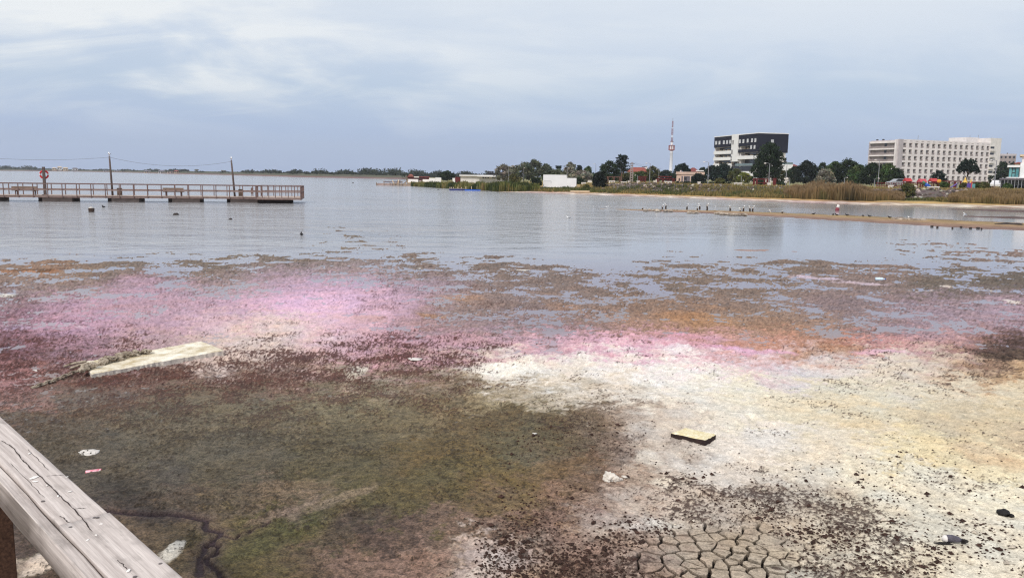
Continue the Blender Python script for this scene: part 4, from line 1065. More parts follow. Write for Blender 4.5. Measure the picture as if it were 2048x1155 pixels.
M_ROOFB = mat('brown_roof', S(122, 62, 58), .85, .2, 2, .2)
M_PINKW = mat('pinkish_render', S(204, 176, 162), .85, .14, .6, .1)
M_CREAM = mat('cream_render', S(206, 184, 156), .85, .12, .6, .1)
M_MAST = mat('mast_red', S(140, 84, 92), .7, .2, 1, 0)
M_POD = mat('pod_red', S(150, 72, 66), .7, .15, 1, 0)
M_GREYM = mat('grey_metal', S(140, 140, 146), .5, .15, 3, .05)
M_DARKM = mat('dark_metal', S(52, 50, 54), .5, .2, 3, .05)
M_SLATE = mat('slate_roof', S(110, 104, 112), .8, .15, 1, .1)
M_MAROON = mat('maroon_wood', S(96, 34, 34), .7, .25, 3, .1)
M_SOLAR = mat('solar_glass', S(26, 26, 40), .2, .2, 2, 0, spec=.6)
M_LETTER = mat('dark_letters', S(60, 50, 56), .6, .1, 2, 0)

class Bld:
    """local frame: x along the front, y inwards, z up"""
    def __init__(s, name, label, P0, P1, cat='building'):
        d = Vector((P1[0] - P0[0], P1[1] - P0[1], 0)); s.L = d.length
        s.rz = math.atan2(d.y, d.x); s.P0 = Vector(P0)
        s.root = thing(name, label, cat, P0, s.rz)
        s.Mi = Matrix.Rotation(-s.rz, 3, 'Z')
    def u(s, px, y=0.0):                    # local x where the sight line of column px meets the plane local y
        r = ray(px, hor(px)); c, sn = math.cos(s.rz), math.sin(s.rz)
        # solve P0 + (c,sn)*x + (-sn,c)*y = t*(r0,r1)
        bx = s.P0.x - sn * y; by = s.P0.y + c * y
        det = r[0] * (-sn) - r[1] * (-c)
        t = (bx * (-sn) - by * (-c)) / det
        return (t * r[0] - bx) * c + (t * r[1] - by) * sn
    def v(s, px, x=0.0):                    # local y where the sight line of column px meets the plane local x
        r = ray(px, hor(px)); c, sn = math.cos(s.rz), math.sin(s.rz)
        bx = s.P0.x + c * x; by = s.P0.y + sn * x
        det = r[0] * c - r[1] * (-sn); t = (bx * c - by * (-sn)) / det
        return (t * r[0] - bx) * (-sn) + (t * r[1] - by) * c
    def z(s, px, py, y=0.0):
        x = s.u(px, y); Yw = s.P0.y + math.sin(s.rz) * x + math.cos(s.rz) * y
        return at(px, py, Yw).z - s.P0.z
    def part(s, name, m, *boxes, parent=None, label=None):
        mb = MB()
        for b_ in boxes: mb.box(*b_)
        o = mb.build(name, m, parent if parent is not None else s.root)
        if label: o['label'] = label
        return o
_shared = {}
def shared_box(key, dx, dy, dz, m):
    if key not in _shared:
        me = MB().box(0, dx, 0, dy, 0, dz).mesh(key); me.materials.append(m); _shared[key] = me
    return _shared[key]

# ---- the concrete hotel -------------------------------------------------
Y0, Y1 = 368., 392.
pL = at(1792, hor(1792), Y0); pR = at(1973, hor(1973), Y1)
gz = 1.9
h = Bld('hotel', 'long grey concrete hotel with a grid of small balconies', (pL.x, pL.y, gz), (pR.x, pR.y, gz))
TOP = h.z(1794, 278); D = h.v(1737)
nb = 16; fl = 2.92
x_first = h.u(1799.5); bay = (h.u(1976) - x_first) / nb
ow, oh = bay * .52, 2.05
zt0 = h.z(1803, 285.4)
rows_z = [zt0 - oh - fl * k for k in range(7)]
xs0 = [x_first + bay * i + bay * .13 for i in range(nb)]
RD = 1.3
wall_boxes = [(0, h.L, RD, D, 0, TOP - .3)]
h.part('wall', M_CONC2, *wall_boxes)
# facade grid: piers and slabs in front of the recessed balconies
xs_edges = [0.0]
pb = [(0, xs0[0], 0, RD - .003, 0, TOP)]
for i in range(nb):
    xe = xs0[i] + ow; xn = xs0[i + 1] if i + 1 < nb else h.L
    if xn - xe > .05: pb.append((xe, xn, 0, RD - .003, 0, TOP))
for i, b_ in enumerate(pb): h.part('pier', M_CONC if i else M_CONC2, b_)
for k, zr in enumerate(rows_z):
    zt = TOP if k == 0 else rows_z[k - 1]
    h.part('floor_band', M_CONC, *[(xs0[i] + .002, xs0[i] + ow - .002, .012, RD - .005, zr + oh, zt) for i in range(nb)])
M_PANE2 = mat('curtain_pane', S(96, 88, 92), .4, .3, 1, 0); M_PANE3 = mat('pale_curtain_pane', S(160, 152, 152), .5, .25, 1, 0)
wm = [shared_box('window_pane', ow * .86, .12, oh * .74, M_GLASSD), shared_box('window_pane_curtain', ow * .86, .12, oh * .74, M_PANE2), shared_box('window_pane_pale', ow * .86, .12, oh * .74, M_PANE3)]  # panes enlarged so their dark tone also paints the recesses' shade
hr = random.Random(31)
bmn = shared_box('balcony_front', ow - .02, .1, oh * .40, M_CONC3)
for k, zr in enumerate(rows_z):
    for i in range(nb):
        if zr < .2: continue
        o = link('window', wm[hr.choice((0, 0, 0, 0, 1, 1, 2))], None, h.root); o.location = (xs0[i] + ow * .07, RD - .125, zr + oh * .25)
        o = link('balcony', bmn, None, h.root); o.location = (xs0[i] + .01, .06, zr)
for i in range(nb):
    o = link('roof_vent', shared_box('roof_vent', ow * .8, .06, .16, M_CONC3), None, h.root); o.location = (xs0[i] + .2, -.04, zt0 + .75)
# end stair block with its blank bright wall, and the banded wing on the left
xe0 = h.u(1968, -.6); xe1 = h.u(1995, -.2)
xb = h.u(1925, 6)
h.part('stair_block', M_WHITE2, (h.L + .02, xe1, -.2, D + 1, 0, h.z(1990, 276.5)), (xb, h.L + .01, 6, D, TOP - .31, h.z(1985, 277, 6)))
for k in range(6):
    zz = h.z(1975, 293 + 12.2 * k)
    x0 = h.L + .25; x1 = h.u(1981)
    h.part('end_window', M_GLASSD, (x0, x1, -.26, -.15, zz - 1.0, zz))
    h.part('end_balcony', M_WHITE2, (x0 - .1, x1 + .25, -.95, -.21, zz - 2.1, zz - 1.05))
for px_ in (1957, 1966.5): 
    zz = h.z(px_, 280.5, 5.9); x0 = h.u(px_, 5.9); h.part('roof_window', M_GLASSD, (x0 - .25, x0 + .35, 5.9, 5.99, zz - .6, zz + .4))
for px_, py_ in ((1840, 271), (1943, 271), (1960, 270)):
    x0 = h.u(px_, 5); h.part('antenna', M_GREYM, (x0 - .06, x0 + .06, 8, 8.12, TOP - .3, h.z(px_, py_, 8)))
# the left side of the hotel: long balconies in bands
SD = D
wt = TOP - .75
for k in range(7):
    zz = wt - .9 - 2.95 * k
    if zz < 0: break
    h.part('balcony_slab', M_CONC, (-1.15, -.003, 1.3, SD, zz, zz + (.95 if k == 0 else .62)))
    h.part('balcony_back', M_CONC3, (-.12, -.003, 1.5, SD - .3, zz - 2.30, zz - .01))
    h.part('balcony_sill', M_CONC3, (-1.1, -1.0, 1.6, SD - .2, zz - 2.32, zz - 1.75))
    y0 = h.v(1766); h.part('side_window', M_GLASSD, (-.2, -.125, y0 - .8, y0 + .5, zz - 1.4, zz - .05))
h.part('corner_fin', M_CONC, (-1.18, -.003, .6, 1.25, 0, TOP - .2)); h.part('corner_fin', M_CONC2, (-1.18, -.003, SD - .15, SD + .2, 0, TOP - .9))
for px_ in (1746, 1758):
    y0 = h.v(px_); h.part('chimney', M_DARKM, (.5, 1.1, y0 - .4, y0 + .4, TOP - .3, TOP + .3))

# ---- black and white building ---------------------------------------------
Yc = 300.
c0 = at(1512.3, hor(1512.3), Yc)
Yl = Yc * 91.5 / 82.1
e0 = at(1425, hor(1425), Yl)
b = Bld('apartment_building', 'modern white building with black upper storeys and a white stair stripe', (e0.x, e0.y, 1.9), (c0.x, c0.y, 1.9))
LB = b.L; W = 12.3
TB = b.z(1512, 266.6)
def zb(px, py): return b.z(px, py)
x_s0, x_s1 = b.u(1461), b.u(1473.4)          # the stripe
# storey levels measured at the stripe: bottoms of black, white bands
zA = zb(1445, 294.2)      # underside of the black top, left
z1a, z1b = zb(1445, 301.5), zb(1445, 308.0)
z2a, z2b = zb(1445, 314.2), zb(1445, 320.5)
z3a, z3b = zb(1445, 327.0), zb(1445, 332.5)
zR1 = zb(1495, 291.5); zR1b = zb(1495, 304.3)
zR2a, zR2b = zb(1495, 311), zb(1495, 318)
zR3a, zR3b = zb(1495, 325.8), zb(1495, 331)
zG0, zG1 = zb(1495, 340.5), zb(1495, 331.2)
b.part('core', M_WHITE2, (.2, LB - .3, 2.6, W - .6, 0, TB - .6))
b.part('black_storey', M_NAVY, (0, x_s0, 0, 2.59, zA, TB - .05), label='black clad top storey on the left')
b.part('roof_edge', M_WHITE, (-.12, LB + .12, -.12, .10, TB + .02, TB + .3), (-.12, .10, .11, W, TB + .02, TB + .3), (LB - .1, LB + .12, .11, W + .1, TB + .02, TB + .3))
b.part('roof', M_SLATE, (.11, LB - .11, .12, W - .1, TB - .04, TB + .1))
b.part('stair_stripe', M_WHITE, (x_s0 + .003, x_s1 - .003, -.35, 2.58, b.z(1467, 323), TB + .45))
# right: black storeys wrap round the corner
b.part('black_storey', M_NAVY, (x_s1, LB, 0, 2.59, zR1, TB - .05), (LB - 2.58, LB, 2.6, W, zb(1512, 304.5), TB - .05), label='black clad upper storeys wrapping the corner')
x_w = b.u(1496)
b.part('black_storey', M_NAVY, (x_w, LB, .004, 2.59, zR1b, zR1 - .002), (x_s1, x_w - .002, -.02, .25, zR1b, zb(1485, 298.5)), label='black balcony front below the upper windows')
bands = [('l', z1b, z1a), ('l', z2b, z2a), ('l', z3b - 1.2, z3a), ('r', zR2b, zR2a), ('r', zG1 - .05, zR3b + .0)]
for sd, lo, hi in bands:
    x0, x1 = (0, x_s0) if sd == 'l' else (x_s1, LB)
    b.part('balcony_band', M_WHITE, (x0, x1 - .002, -.05, .3, lo, hi))
for lo, hi, sd in ((z1a, zA, 'l'), (z2a, z1b, 'l'), (z3a, z2b, 'l'), (zR2a, zR1b, 'r'), (zR3b, zR2b, 'r'), (zR1b + 1.2, zR1, 'm')):
    x0, x1 = {'l': (.6, x_s0 - .3), 'r': (x_s1 + 1.4, LB - 1.0), 'm': (x_s1 + 1.4, x_w - .2)}[sd]
    b.part('loggia_back', M_GLASSD, (x0, x1, 2.3, 2.55, lo - .4, hi - .05))
    b.part('loggia_side', M_WHITE2, (x0 - .55, x0 - .02, .35, 2.5, lo - .4, hi - .05))
    b.part('ceiling_slab', M_WHITE2, (x0 - .5, x1, .32, 2.25, hi - .04, hi + .04))
    n_ = 4 if sd == 'l' else 3
    for i in range(n_):
        xx = x0 + (x1 - x0) * (i + .55) / n_
        b.part('balcony_chair', M_CREAM, (xx - .5, xx + .4, 1.2, 1.9, lo - .3, lo + .55))
b.part('glass_balustrade', M_RAILG, (x_s1 - 1.5, LB - 3, -.2, -.12, zR3b - .05, zR3b + .8))
def win(px0, py0, py1, w=.8):
    x0 = b.u(px0 - w * 2.2); x1 = b.u(px0 + w * 2.2); za, zbm = b.z(px0, py1), b.z(px0, py0)
    f = b.part('window', M_GLASSL, (x0, x1, -.06, .0 - .003, za, zbm))
    b.part('window_frame', M_WHITE, ((x0 + x1) / 2 - .06, (x0 + x1) / 2 + .06, -.09, -.061, za, zbm), (x0 - .05, x1 + .05, -.10, -.061, za - .12, za - .002), parent=f)
for px_, py_ in ((1429, 282.0), (1435.6, 281.7), (1444.3, 281.0), (1450.7, 280.5), (1456.7, 280)):
    win(px_, py_, py_ + 6.4)
for px_, py_ in ((1476, 279), (1483, 278.6), (1491.3, 277.6), (1500, 276.8), (1506.6, 276.5)):
    win(px_, py_, py_ + 6.6)
for px_, py_ in ((1499, 290.4), (1505.7, 290.2)):
    win(px_, py_, py_ + 6.6)
# storefront level and white plinth
b.part('shop_front', M_GLASSD, (x_s0 - 4, b.u(1502), .6, .8, zG0 - .3, zG1 - .06))
b.part('ground_wall', M_WHITE, (.2, x_s0 - 4.1, .5, 2.58, 0, z3b - 1.3), (b.u(1502) + .1, LB - .2, .5, 2.58, 0, zG1 - .06), (x_s0 - 4, b.u(1502), .55, 2.58, 0, zG0 - .32))
# side face: small window, white lower block with terrace
b.part('side_window', M_GLASSL, (LB + .003, LB + .05, 5.2, 6.3, b.z(1512, 284.5), b.z(1512, 278.5)))
b.part('side_wall', M_WHITE, (LB - 1.2, LB - .35, 2.62, W - .7, 0, zb(1512, 304.7)))
b.part('annex', M_WHITE, (LB - .34, LB + 2.2, W - 4.5, W + 1.2, zb(1512, 346), zb(1512, 328)), (LB - .34, LB + 1.2, W - 4.5, W - 1, 0, zb(1512, 346.2)))
b.part('terrace_rail', M_RAILG, (LB + 2.1, LB + 2.16, W - 4.4, W + 1.1, zb(1512, 327.9), zb(1512, 323.5)))
# the upright lettering on the stripe reads from top to bottom, too small to make out: dark strokes
lr = random.Random(3)
def letters(py0, py1, px_a, n):
    x0 = b.u(px_a)
    for i in range(n):
        za = b.z(px_a, py0 + (py1 - py0) * (i + .9) / n, -.4); zt = b.z(px_a, py0 + (py1 - py0) * (i + .12) / n, -.4)
        xa, xb_ = x0 - .42, x0 + .42
        bx = [(xa, xb_, -.42, -.355, za, za + (zt - za) * .28)]
        if lr.random() < .75: bx.append((xa, xb_, -.42, -.355, zt - (zt - za) * .28, zt))
        if lr.random() < .8: bx.append((xa, xa + .26, -.42, -.355, za + (zt - za) * .29, zt - (zt - za) * .29))
        if lr.random() < .5: bx.append((xb_ - .26, xb_, -.42, -.355, za + (zt - za) * .29, zt - (zt - za) * .29))
        b.part('sign_letter', M_LETTER, *bx)
letters(280, 289, 1464, 4); letters(298.5, 308.5, 1463, 5); letters(311.5, 321.5, 1462, 5)

# ---- white television tower -------------------------------------------------
Yt = 900.
def tz(py): return at(1341, py, Yt).z
tp = at(1341, 353, Yt)
t = thing('television_tower', 'slim white tower with a red ribbed pod and a lattice mast', 'tower', (tp.x, Yt, 0))
k_ = 1 / ppm(Yt)
MB().lathe([(3.4 * k_, 0), (3.2 * k_, tz(340)), (2.7 * k_, tz(306)), (3.3 * k_, tz(305.5)), (3.3 * k_, tz(304)), (2.4 * k_, tz(303.5)), (2.4 * k_, tz(300))], 20).build('shaft', M_WHITE, t, True)
MB().lathe([(3.2 * k_, tz(301.5)), (5.2 * k_, tz(300)), (5.2 * k_, tz(299))], 20).build('pod_base', M_POD, t)
MB().lathe([(4.7 * k_, tz(299.2)), (4.7 * k_, tz(291.2))], 20).build('pod', M_WHITE, t)
MB().lathe([(6.1 * k_, tz(291.2)), (6.1 * k_, tz(290.6)), (3.4 * k_, tz(290))], 20).build('pod_rim', M_MAST, t)
for i in range(9):
    a = 2 * math.pi * i / 9 + .2
    MB().bar((5.6 * k_ * math.cos(a), 5.6 * k_ * math.sin(a), tz(300)), (5.6 * k_ * math.cos(a), 5.6 * k_ * math.sin(a), tz(291)), .5).build('pod_rib', M_POD, t)
MB().lathe([(2.4 * k_, tz(290)), (2.4 * k_, tz(283.6))], 16).build('neck', M_WHITE, t)
MB().lathe([(3.2 * k_, tz(283.6)), (3.4 * k_, tz(282.6))], 16).build('upper_ring', M_MAST, t)
def lattice(z0, z1, w, m):
    mb = MB(); n = max(3, int((z1 - z0) / (w * 1.1)))
    for sx, sy in ((1, 1), (1, -1), (-1, 1), (-1, -1)): mb.bar((sx * w / 2, sy * w / 2, z0), (sx * w / 2, sy * w / 2, z1), .26)
    for i in range(n):
        a = z0 + (z1 - z0) * i / n; c = z0 + (z1 - z0) * (i + 1) / n
        for q in ((-1, -1, 1, -1), (1, -1, 1, 1), (1, 1, -1, 1), (-1, 1, -1, -1)):
            mb.bar((q[0] * w / 2, q[1] * w / 2, a), (q[2] * w / 2, q[3] * w / 2, c), .2)
    return mb.build('mast_section', m, t)
lattice(tz(282.6), tz(275), 3.0 * k_, M_MAST); lattice(tz(275), tz(270), 1.8 * k_, M_WHITE); lattice(tz(270), tz(257), 2.4 * k_, M_MAST)
lattice(tz(257), tz(254.5), 1.4 * k_, M_WHITE); lattice(tz(254.5), tz(242), 1.9 * k_, M_MAST); MB().tube([(0, 0, tz(242)), (0, 0, tz(236))], .18, 6).build('aerial', M_GREYM, t)

# ---- smaller buildings --------------------------------------------------------
def simple(name, label, px0, px1, Y, top, m, base=None, Y2=None, depth=8., cat='building'):
    p0 = spot(px0, Y); p1 = at(px1, hor(px1), Y2 or Y)
    if not Y2:
        sl = (p0.x + p1.x) / 2 / Y; X1_ = p1.x; Yn = Y
        for _ in range(4):
            Yn = Y - (X1_ - p0.x) * sl; X1_ = at(px1, hor(px1), Yn).x
        p1 = at(px1, hor(px1), Yn)
    if base: p0.z = at(px0, base, Y).z
    q = Bld(name, label, (p0.x, p0.y, p0.z), (p1.x, p1.y, p0.z), cat)
    q.H = q.z((px0 + px1) / 2, top); q.D = depth
    q.part('wall', m, (0, q.L, 0, depth, -.5, q.H))
    return q
def windows(q, pxs, py0, py1, wpx, m=M_GLASSD, frame=None):
    for px_ in pxs:
        x0, x1 = q.u(px_ - wpx / 2), q.u(px_ + wpx / 2); za, zb_ = q.z(px_, py1), q.z(px_, py0)
        w_ = q.part('window', m, (x0, x1, -.06, .1, za, zb_))
        if frame: q.part('window_frame', frame, (x0 - .08, x1 + .08, -.1, -.061, za - .1, za), (x0 - .08, x1 + .08, -.1, -.061, zb_, zb_ + .08), parent=w_)
def gable(q, m, over=.4, rise=1.6, name='roof'):
    H = q.H; D_ = q.D; L_ = q.L
    v = [(-over, -over, H + .01), (L_ + over, -over, H + .01), (L_ + over, D_ + over, H + .01), (-over, D_ + over, H + .01), (over * 3, D_ / 2, H + rise), (L_ - over * 3, D_ / 2, H + rise),
         (-over, -over, H + .2), (L_ + over, -over, H + .2), (L_ + over, D_ + over, H + .2), (-over, D_ + over, H + .2)]
    o = MB().add(v, [(3, 2, 1, 0), (0, 1, 7, 6), (1, 2, 8, 7), (2, 3, 9, 8), (3, 0, 6, 9), (6, 7, 5, 4), (8, 9, 4, 5), (7, 8, 5), (9, 6, 4)]).build(name, m, q.root)
    return o
# low white building with solar panels
q = simple('boat_house', 'long low white building with solar panels, behind the reeds', 921, 1012, 225, 352.5, M_WHITE2, base=365, depth=9)
q.part('roof_slab', M_WHITE, (-.3, q.L + .5, -.6, 9.3, q.H + .003, q.H + .35))
q.part('porch_roof', M_WHITE, (q.u(955), q.L + 1.5, -1.6, -.61, q.H - .1, q.H + .2))
windows(q, (966.5, 971.5, 976.5, 986, 990.5, 995, 999.5, 1004), 354.2, 356.2, 3.0)
sp = q.root
for i, px_ in enumerate((976, 980, 984, 989, 993, 997)):
    z0 = q.H + .4; x0 = q.u(px_, 3); w_ = .50
    s_ = MB().add([(x0, 2.4, z0 + 1.0), (x0 + w_ - .05, 2.4, z0 + 1.0), (x0 + w_ - .05, 3.6, z0 + .05), (x0, 3.6, z0 + .05), (x0, 2.4, z0 + 1.06), (x0 + w_ - .05, 2.4, z0 + 1.06), (x0 + w_ - .05, 3.66, z0 + .1), (x0, 3.66, z0 + .1)],
                  [(0, 3, 2, 1), (4, 5, 6, 7), (0, 1, 5, 4), (1, 2, 6, 5), (2, 3, 7, 6), (3, 0, 4, 7)])
    s_.build('solar_panel', M_SOLAR, sp)
q.part('maroon_shed', M_MAROON, (q.u(910), q.u(920) , 1, 6, 0, q.z(915, 354)))
q.part('panel_frame', M_SOLAR, (q.u(976), q.u(999), 2.36, 2.40, q.H + .38, q.z(985, 348.2)))
# white wall on the cape
p0 = spot(815.5, 232); p0.z = at(815, 368, 232).z
w = Bld('white_wall', 'low white stepped wall along the cape above the reeds', p0, (at(912, hor(912), 228).x, 228., p0.z), 'wall')
for a_, b_, top_ in ((815.5, 836, 358.2), (836.3, 845, 361.6), (845.3, 858, 358.6), (858.3, 870.5, 356.2), (870.8, 882, 355.0), (905, 911, 356)):
    w.part('wall_section', M_WHITE, (w.u(a_), w.u(b_), 0, .3, 0, w.z((a_ + b_) / 2, top_)))
w.part('dark_cross_frame', M_DARKM, (w.u(837), w.u(838.2), -.1, -.003, .2, w.z(837, 357)), (w.u(843.3), w.u(844.5), -.1, -.003, .2, w.z(844, 357)), (w.u(838.2), w.u(843.3), -.1, -.003, w.z(840, 358.5), w.z(840, 357.2)))
# long maroon shed roof behind the white wall
q = simple('long_shed', 'long dark maroon shed behind the white wall on the cape', 815, 858, 262, 354.6, M_MAROON, depth=6, cat='shed')
q.part('roof', M_ROOFB, (-.3, q.L + .3, -.3, 6.3, q.H + .003, q.H + .3))
q.part('skylight', M_WHITE2, (q.u(828), q.u(838), -.36, -.31, q.H - .1, q.H + .28))
q = simple('far_house', 'tiny cream house with red roof above the long maroon shed', 817, 826, 420, 351.8, M_CREAM, depth=5, cat='house')
gable(q, M_ROOFR, .2, .9)
# white screen
p0 = spot(1086, 158); p0.z = at(1086, 371, 158).z
w = Bld('screen_wall', 'big plain white stepped screen wall standing in front of trees', p0, (at(1152.5, hor(1152), 155).x, 155., p0.z), 'wall')
w.part('tall_panel', M_WHITE, (0, w.u(1133), 0, .35, -.3, w.z(1110, 349.4)))
w.part('low_panel', M_WHITE, (w.u(1133) + .003, w.L, .02, .33, -.3, w.z(1142, 356)))
w.part('graffiti_line', M_GREYM, (w.u(1088.5), w.u(1102), -.012, -.003, w.z(1095, 362.6), w.z(1095, 361.9)), (w.u(1102.2), w.u(1102.8), -.012, -.003, w.z(1102, 367), w.z(1102, 361.7)))
# red roofed house behind the trees
q = simple('red_roof_house', 'house with orange red roof rising behind the park trees', 1254, 1296, 290, 343.8, M_CREAM, depth=9, cat='house')
gable(q, M_ROOFR, .5, 1.7)
q.part('chimney', M_WHITE2, (q.u(1289, 4), q.u(1294, 4), 3.5, 5, q.H + .5, q.z(1291, 332.8, 4)))
q.part('roof_terrace', M_DARKM, (q.u(1283), q.u(1293), 2, 2.2, q.z(1288, 334, 2), q.z(1288, 332.8, 2)))
windows(q, (1258, 1264), 345.5, 349, 3)
# pinkish low building and the hipped roof behind it
q = simple('low_pavilion', 'low pinkish flat roofed pavilion behind the hedge', 1352.5, 1408, 190, 344.6, M_PINKW, depth=9)
q.part('parapet', M_PINKW, (-.15, q.L + .1, -.25, -.003, q.z(1380, 348.6), q.H + .1))
q.part('porch_shadow_wall', M_SLATE, (q.u(1363), q.L - .3, -.06, -.003, 0, q.z(1380, 350.5)))  # grey panel on the pink wall, the porch's shade put into its colour
q.part('porch_beam', M_PINKW, (q.u(1363), q.L, -1.6, -1.4, q.z(1380, 352), q.z(1380, 350.3)))
for px_ in (1366, 1380, 1392): q.part('porch_column', M_PINKW, (q.u(px_), q.u(px_ + 1.6), -1.6, -1.4, 0, q.z(1380, 352) - .003))
q.part('roof_box', M_CONC2, (q.u(1359), q.u(1362), 3, 4, q.H, q.H + .5)); q.part('roof_rail', M_WHITE, (q.u(1391), q.u(1407), .2, .3, q.H + .3, q.H + .5))
windows(q, (1358.5,), 356, 363, 2.2); windows(q, (1371, 1385), 354, 361, 5)
q = simple('hipped_house', 'house with brown hipped roof behind the pinkish pavilion', 1375, 1396, 250, 344, M_CREAM, depth=8, cat='house')
gable(q, M_ROOFB, .4, 1.4)
# cream house right of the black and white building
q = simple('cream_house', 'cream house glimpsed between the black building and dark trees', 1572, 1592, 330, 332.5, M_CREAM, depth=8, cat='house')
gable(q, M_ROOFB, .4, 1.0); windows(q, (1577, 1584), 336, 340, 2.5)
# grey block right of the hotel
q = simple('grey_block', 'small grey concrete block far behind, right of the hotel', 1988, 2027, 520, 308.5, M_CONC3, depth=14)
q.part('parapet', M_CONC2, (-.2, q.L + .2, -.3, -.003, q.H - 1.0, q.H + .3))
windows(q, (1998, 2006.5, 2015, 2023), 311.5, 316.5, 3.6); windows(q, (1998, 2006.5, 2015, 2023), 322, 326, 3.6)
q.part('roof_hatch', M_DARKM, (q.u(2008), q.u(2010.5), 3, 4, q.H, q.H + 1))
# villa at the right edge
q = simple('villa', 'white modern villa with a teal glass bay at the right edge', 2036.5, 2110, 150, 325.5, M_WHITE, depth=12)
q.part('tower_room', M_CONC, (q.u(2040), q.L, 1.5, 9, q.H + .003, q.z(2044, 312.5, 1.5)))
q.part('tower_roof', M_CREAM, (q.u(2035), q.L, 1.0, 10, q.z(2044, 312.4, 1.5), q.z(2044, 309, 1.5)))
xa, xz = q.u(2015.5, -2), q.u(2036, -2)
z0, z1 = q.z(2025, 354, -2), q.z(2025, 334.5, -2)
bay_ = q.part('glass_bay', M_GLASST, (xa, xz, -2, 3, z0, z1), label='teal curtained glass bay')
for f_ in (0, .32, .64, 1):
    xx = xa + (xz - xa) * f_; q.part('mullion', M_DARKM, (xx - .05, xx + .05, -2.06, -2.003, z0, z1), parent=bay_)
q.part('transom', M_DARKM, (xa + (xz - xa) * .32, xa + (xz - xa) * .64, -2.08, -2.061, z0 + (z1 - z0) * .42, z0 + (z1 - z0) * .48), (xa + (xz - xa) * .32, xa + (xz - xa) * .64, -2.08, -2.061, z0 + (z1 - z0) * .8, z0 + (z1 - z0) * .85), parent=bay_)
q.part('bay_roof', M_WHITE, (xa - .3, xz + .1, -2.4, 3.2, z1 + .003, q.z(2025, 330, -2)))
q.part('bay_sill', M_WHITE, (q.u(2012, -2), q.L, -2.3, -.003, q.z(2025, 356, -2), z0 - .003))
q.part('veranda_roof', M_SLATE, (q.u(1998, -4), q.L, -4.2, -.01, q.z(2020, 359.5, -4), q.z(2020, 356.6, -4)))
q.part('veranda_back', M_DARKM, (q.u(2000, -.2), q.L, -.25, -.02, 0, q.z(2020, 359.6, -.2)))
for i in range(7):
    xx = q.u(2001 + i * 7, -4); q.part('veranda_post', M_GREYM, (xx, xx + .1, -4.1, -4.0, 0, q.z(2020, 359.6, -4)))
    x2 = q.u(2003 + i * 7, -.3); q.part('veranda_window', M_GREYM, (x2, x2 + .28, -.3, -.253, .5, 2.0))
lp = bpy.data.objects  # noqa
q = simple('red_roof_house', 'house with red roof seen just over the glass bay', 2026, 2040, 210, 327.5, M_CREAM, depth=6, cat='house'); gable(q, M_ROOFR, .3, .5)
# far houses across the lake
FH = [(40, 82, 1290, 340.0, 'WHITE2', None, 'long low pale wall like building on the far shore beside the lifebuoy post'),
      (104, 113, 1350, 336.8, 'CREAM', 'CREAM', 'cream house on the far shore right of the lifebuoy post'), (115, 124, 1345, 334.6, 'WHITE2', 'CREAM', 'taller pale house on the far shore between two cream houses'),
      (126, 136, 1340, 336.4, 'CREAM', 'CREAM', 'second cream house on the far shore, left of the grey roofed one'), (145, 156, 1320, 337.2, 'WHITE2', 'SLATE', 'white house with grey roof on the far shore'),
      (140, 172, 1310, 341.4, 'WHITE2', None, 'long low white quay building below the grey roofed far house'), (206, 217, 1235, 342.0, 'WHITE2', 'SLATE', 'small white house on the far shore behind the taller leaning pole'),
      (229, 239, 1190, 342.0, 'WHITE2', 'SLATE', 'small white house on the far shore right of the taller leaning pole'), (244, 250, 1170, 343.0, 'WHITE2', None, 'tiny white hut on the far shore'),
      (288, 303, 1010, 342.8, 'CREAM', 'SLATE', 'pale house on the far shore left of the white row'), (317, 330, 930, 342.6, 'WHITE2', 'SLATE', 'white long house on the far shore, left one of the row'), (335, 346, 900, 342.8, 'PINKW', None, 'pinkish house in the middle of the far row'),
      (348, 357, 880, 342.8, 'CREAM', 'ROOFR', 'house with red roof at the end of the far row')]
MM = {'WHITE2': M_WHITE2, 'CREAM': M_CREAM, 'SLATE': M_SLATE, 'PINKW': M_PINKW, 'ROOFR': M_ROOFR}
for a_, b_, Y_, top_, m_, r_, lab in FH:
    d_ = ray((a_ + b_) / 2, hor(a_)); th_ = math.atan2(d_[0], d_[1]); Y_ = (float(np.interp(th_, sh_t, sh_r)) + 9) * math.cos(th_)
    q = simple('far_house', lab, a_, b_, Y_, top_, MM[m_], depth=9, cat='house')
    if r_: gable(q, MM[r_], .5, 1.3)
    else: q.part('roof', M_SLATE, (-.3, q.L + .3, -.3, 9.3, q.H + .003, q.H + .4))
    n_ = max(2, int((b_ - a_) / 4))
    for i in range(n_):
        xx = q.L * (i + .5) / n_; q.part('window', M_GLASSD, (xx - .55, xx + .55, -.06, .1, q.H * .45, q.H * .45 + 1.3))
q = simple('hill_castle', 'grey block building on the wooded far hill', 743, 757, 700, 343.5, M_CONC2, depth=10)
q.part('upper_storey', M_CONC2, (q.L * .35, q.L * .8, 1, 6, q.H, q.H + 1.2)); windows(q, (746, 751), 345, 346.5, 1.5)
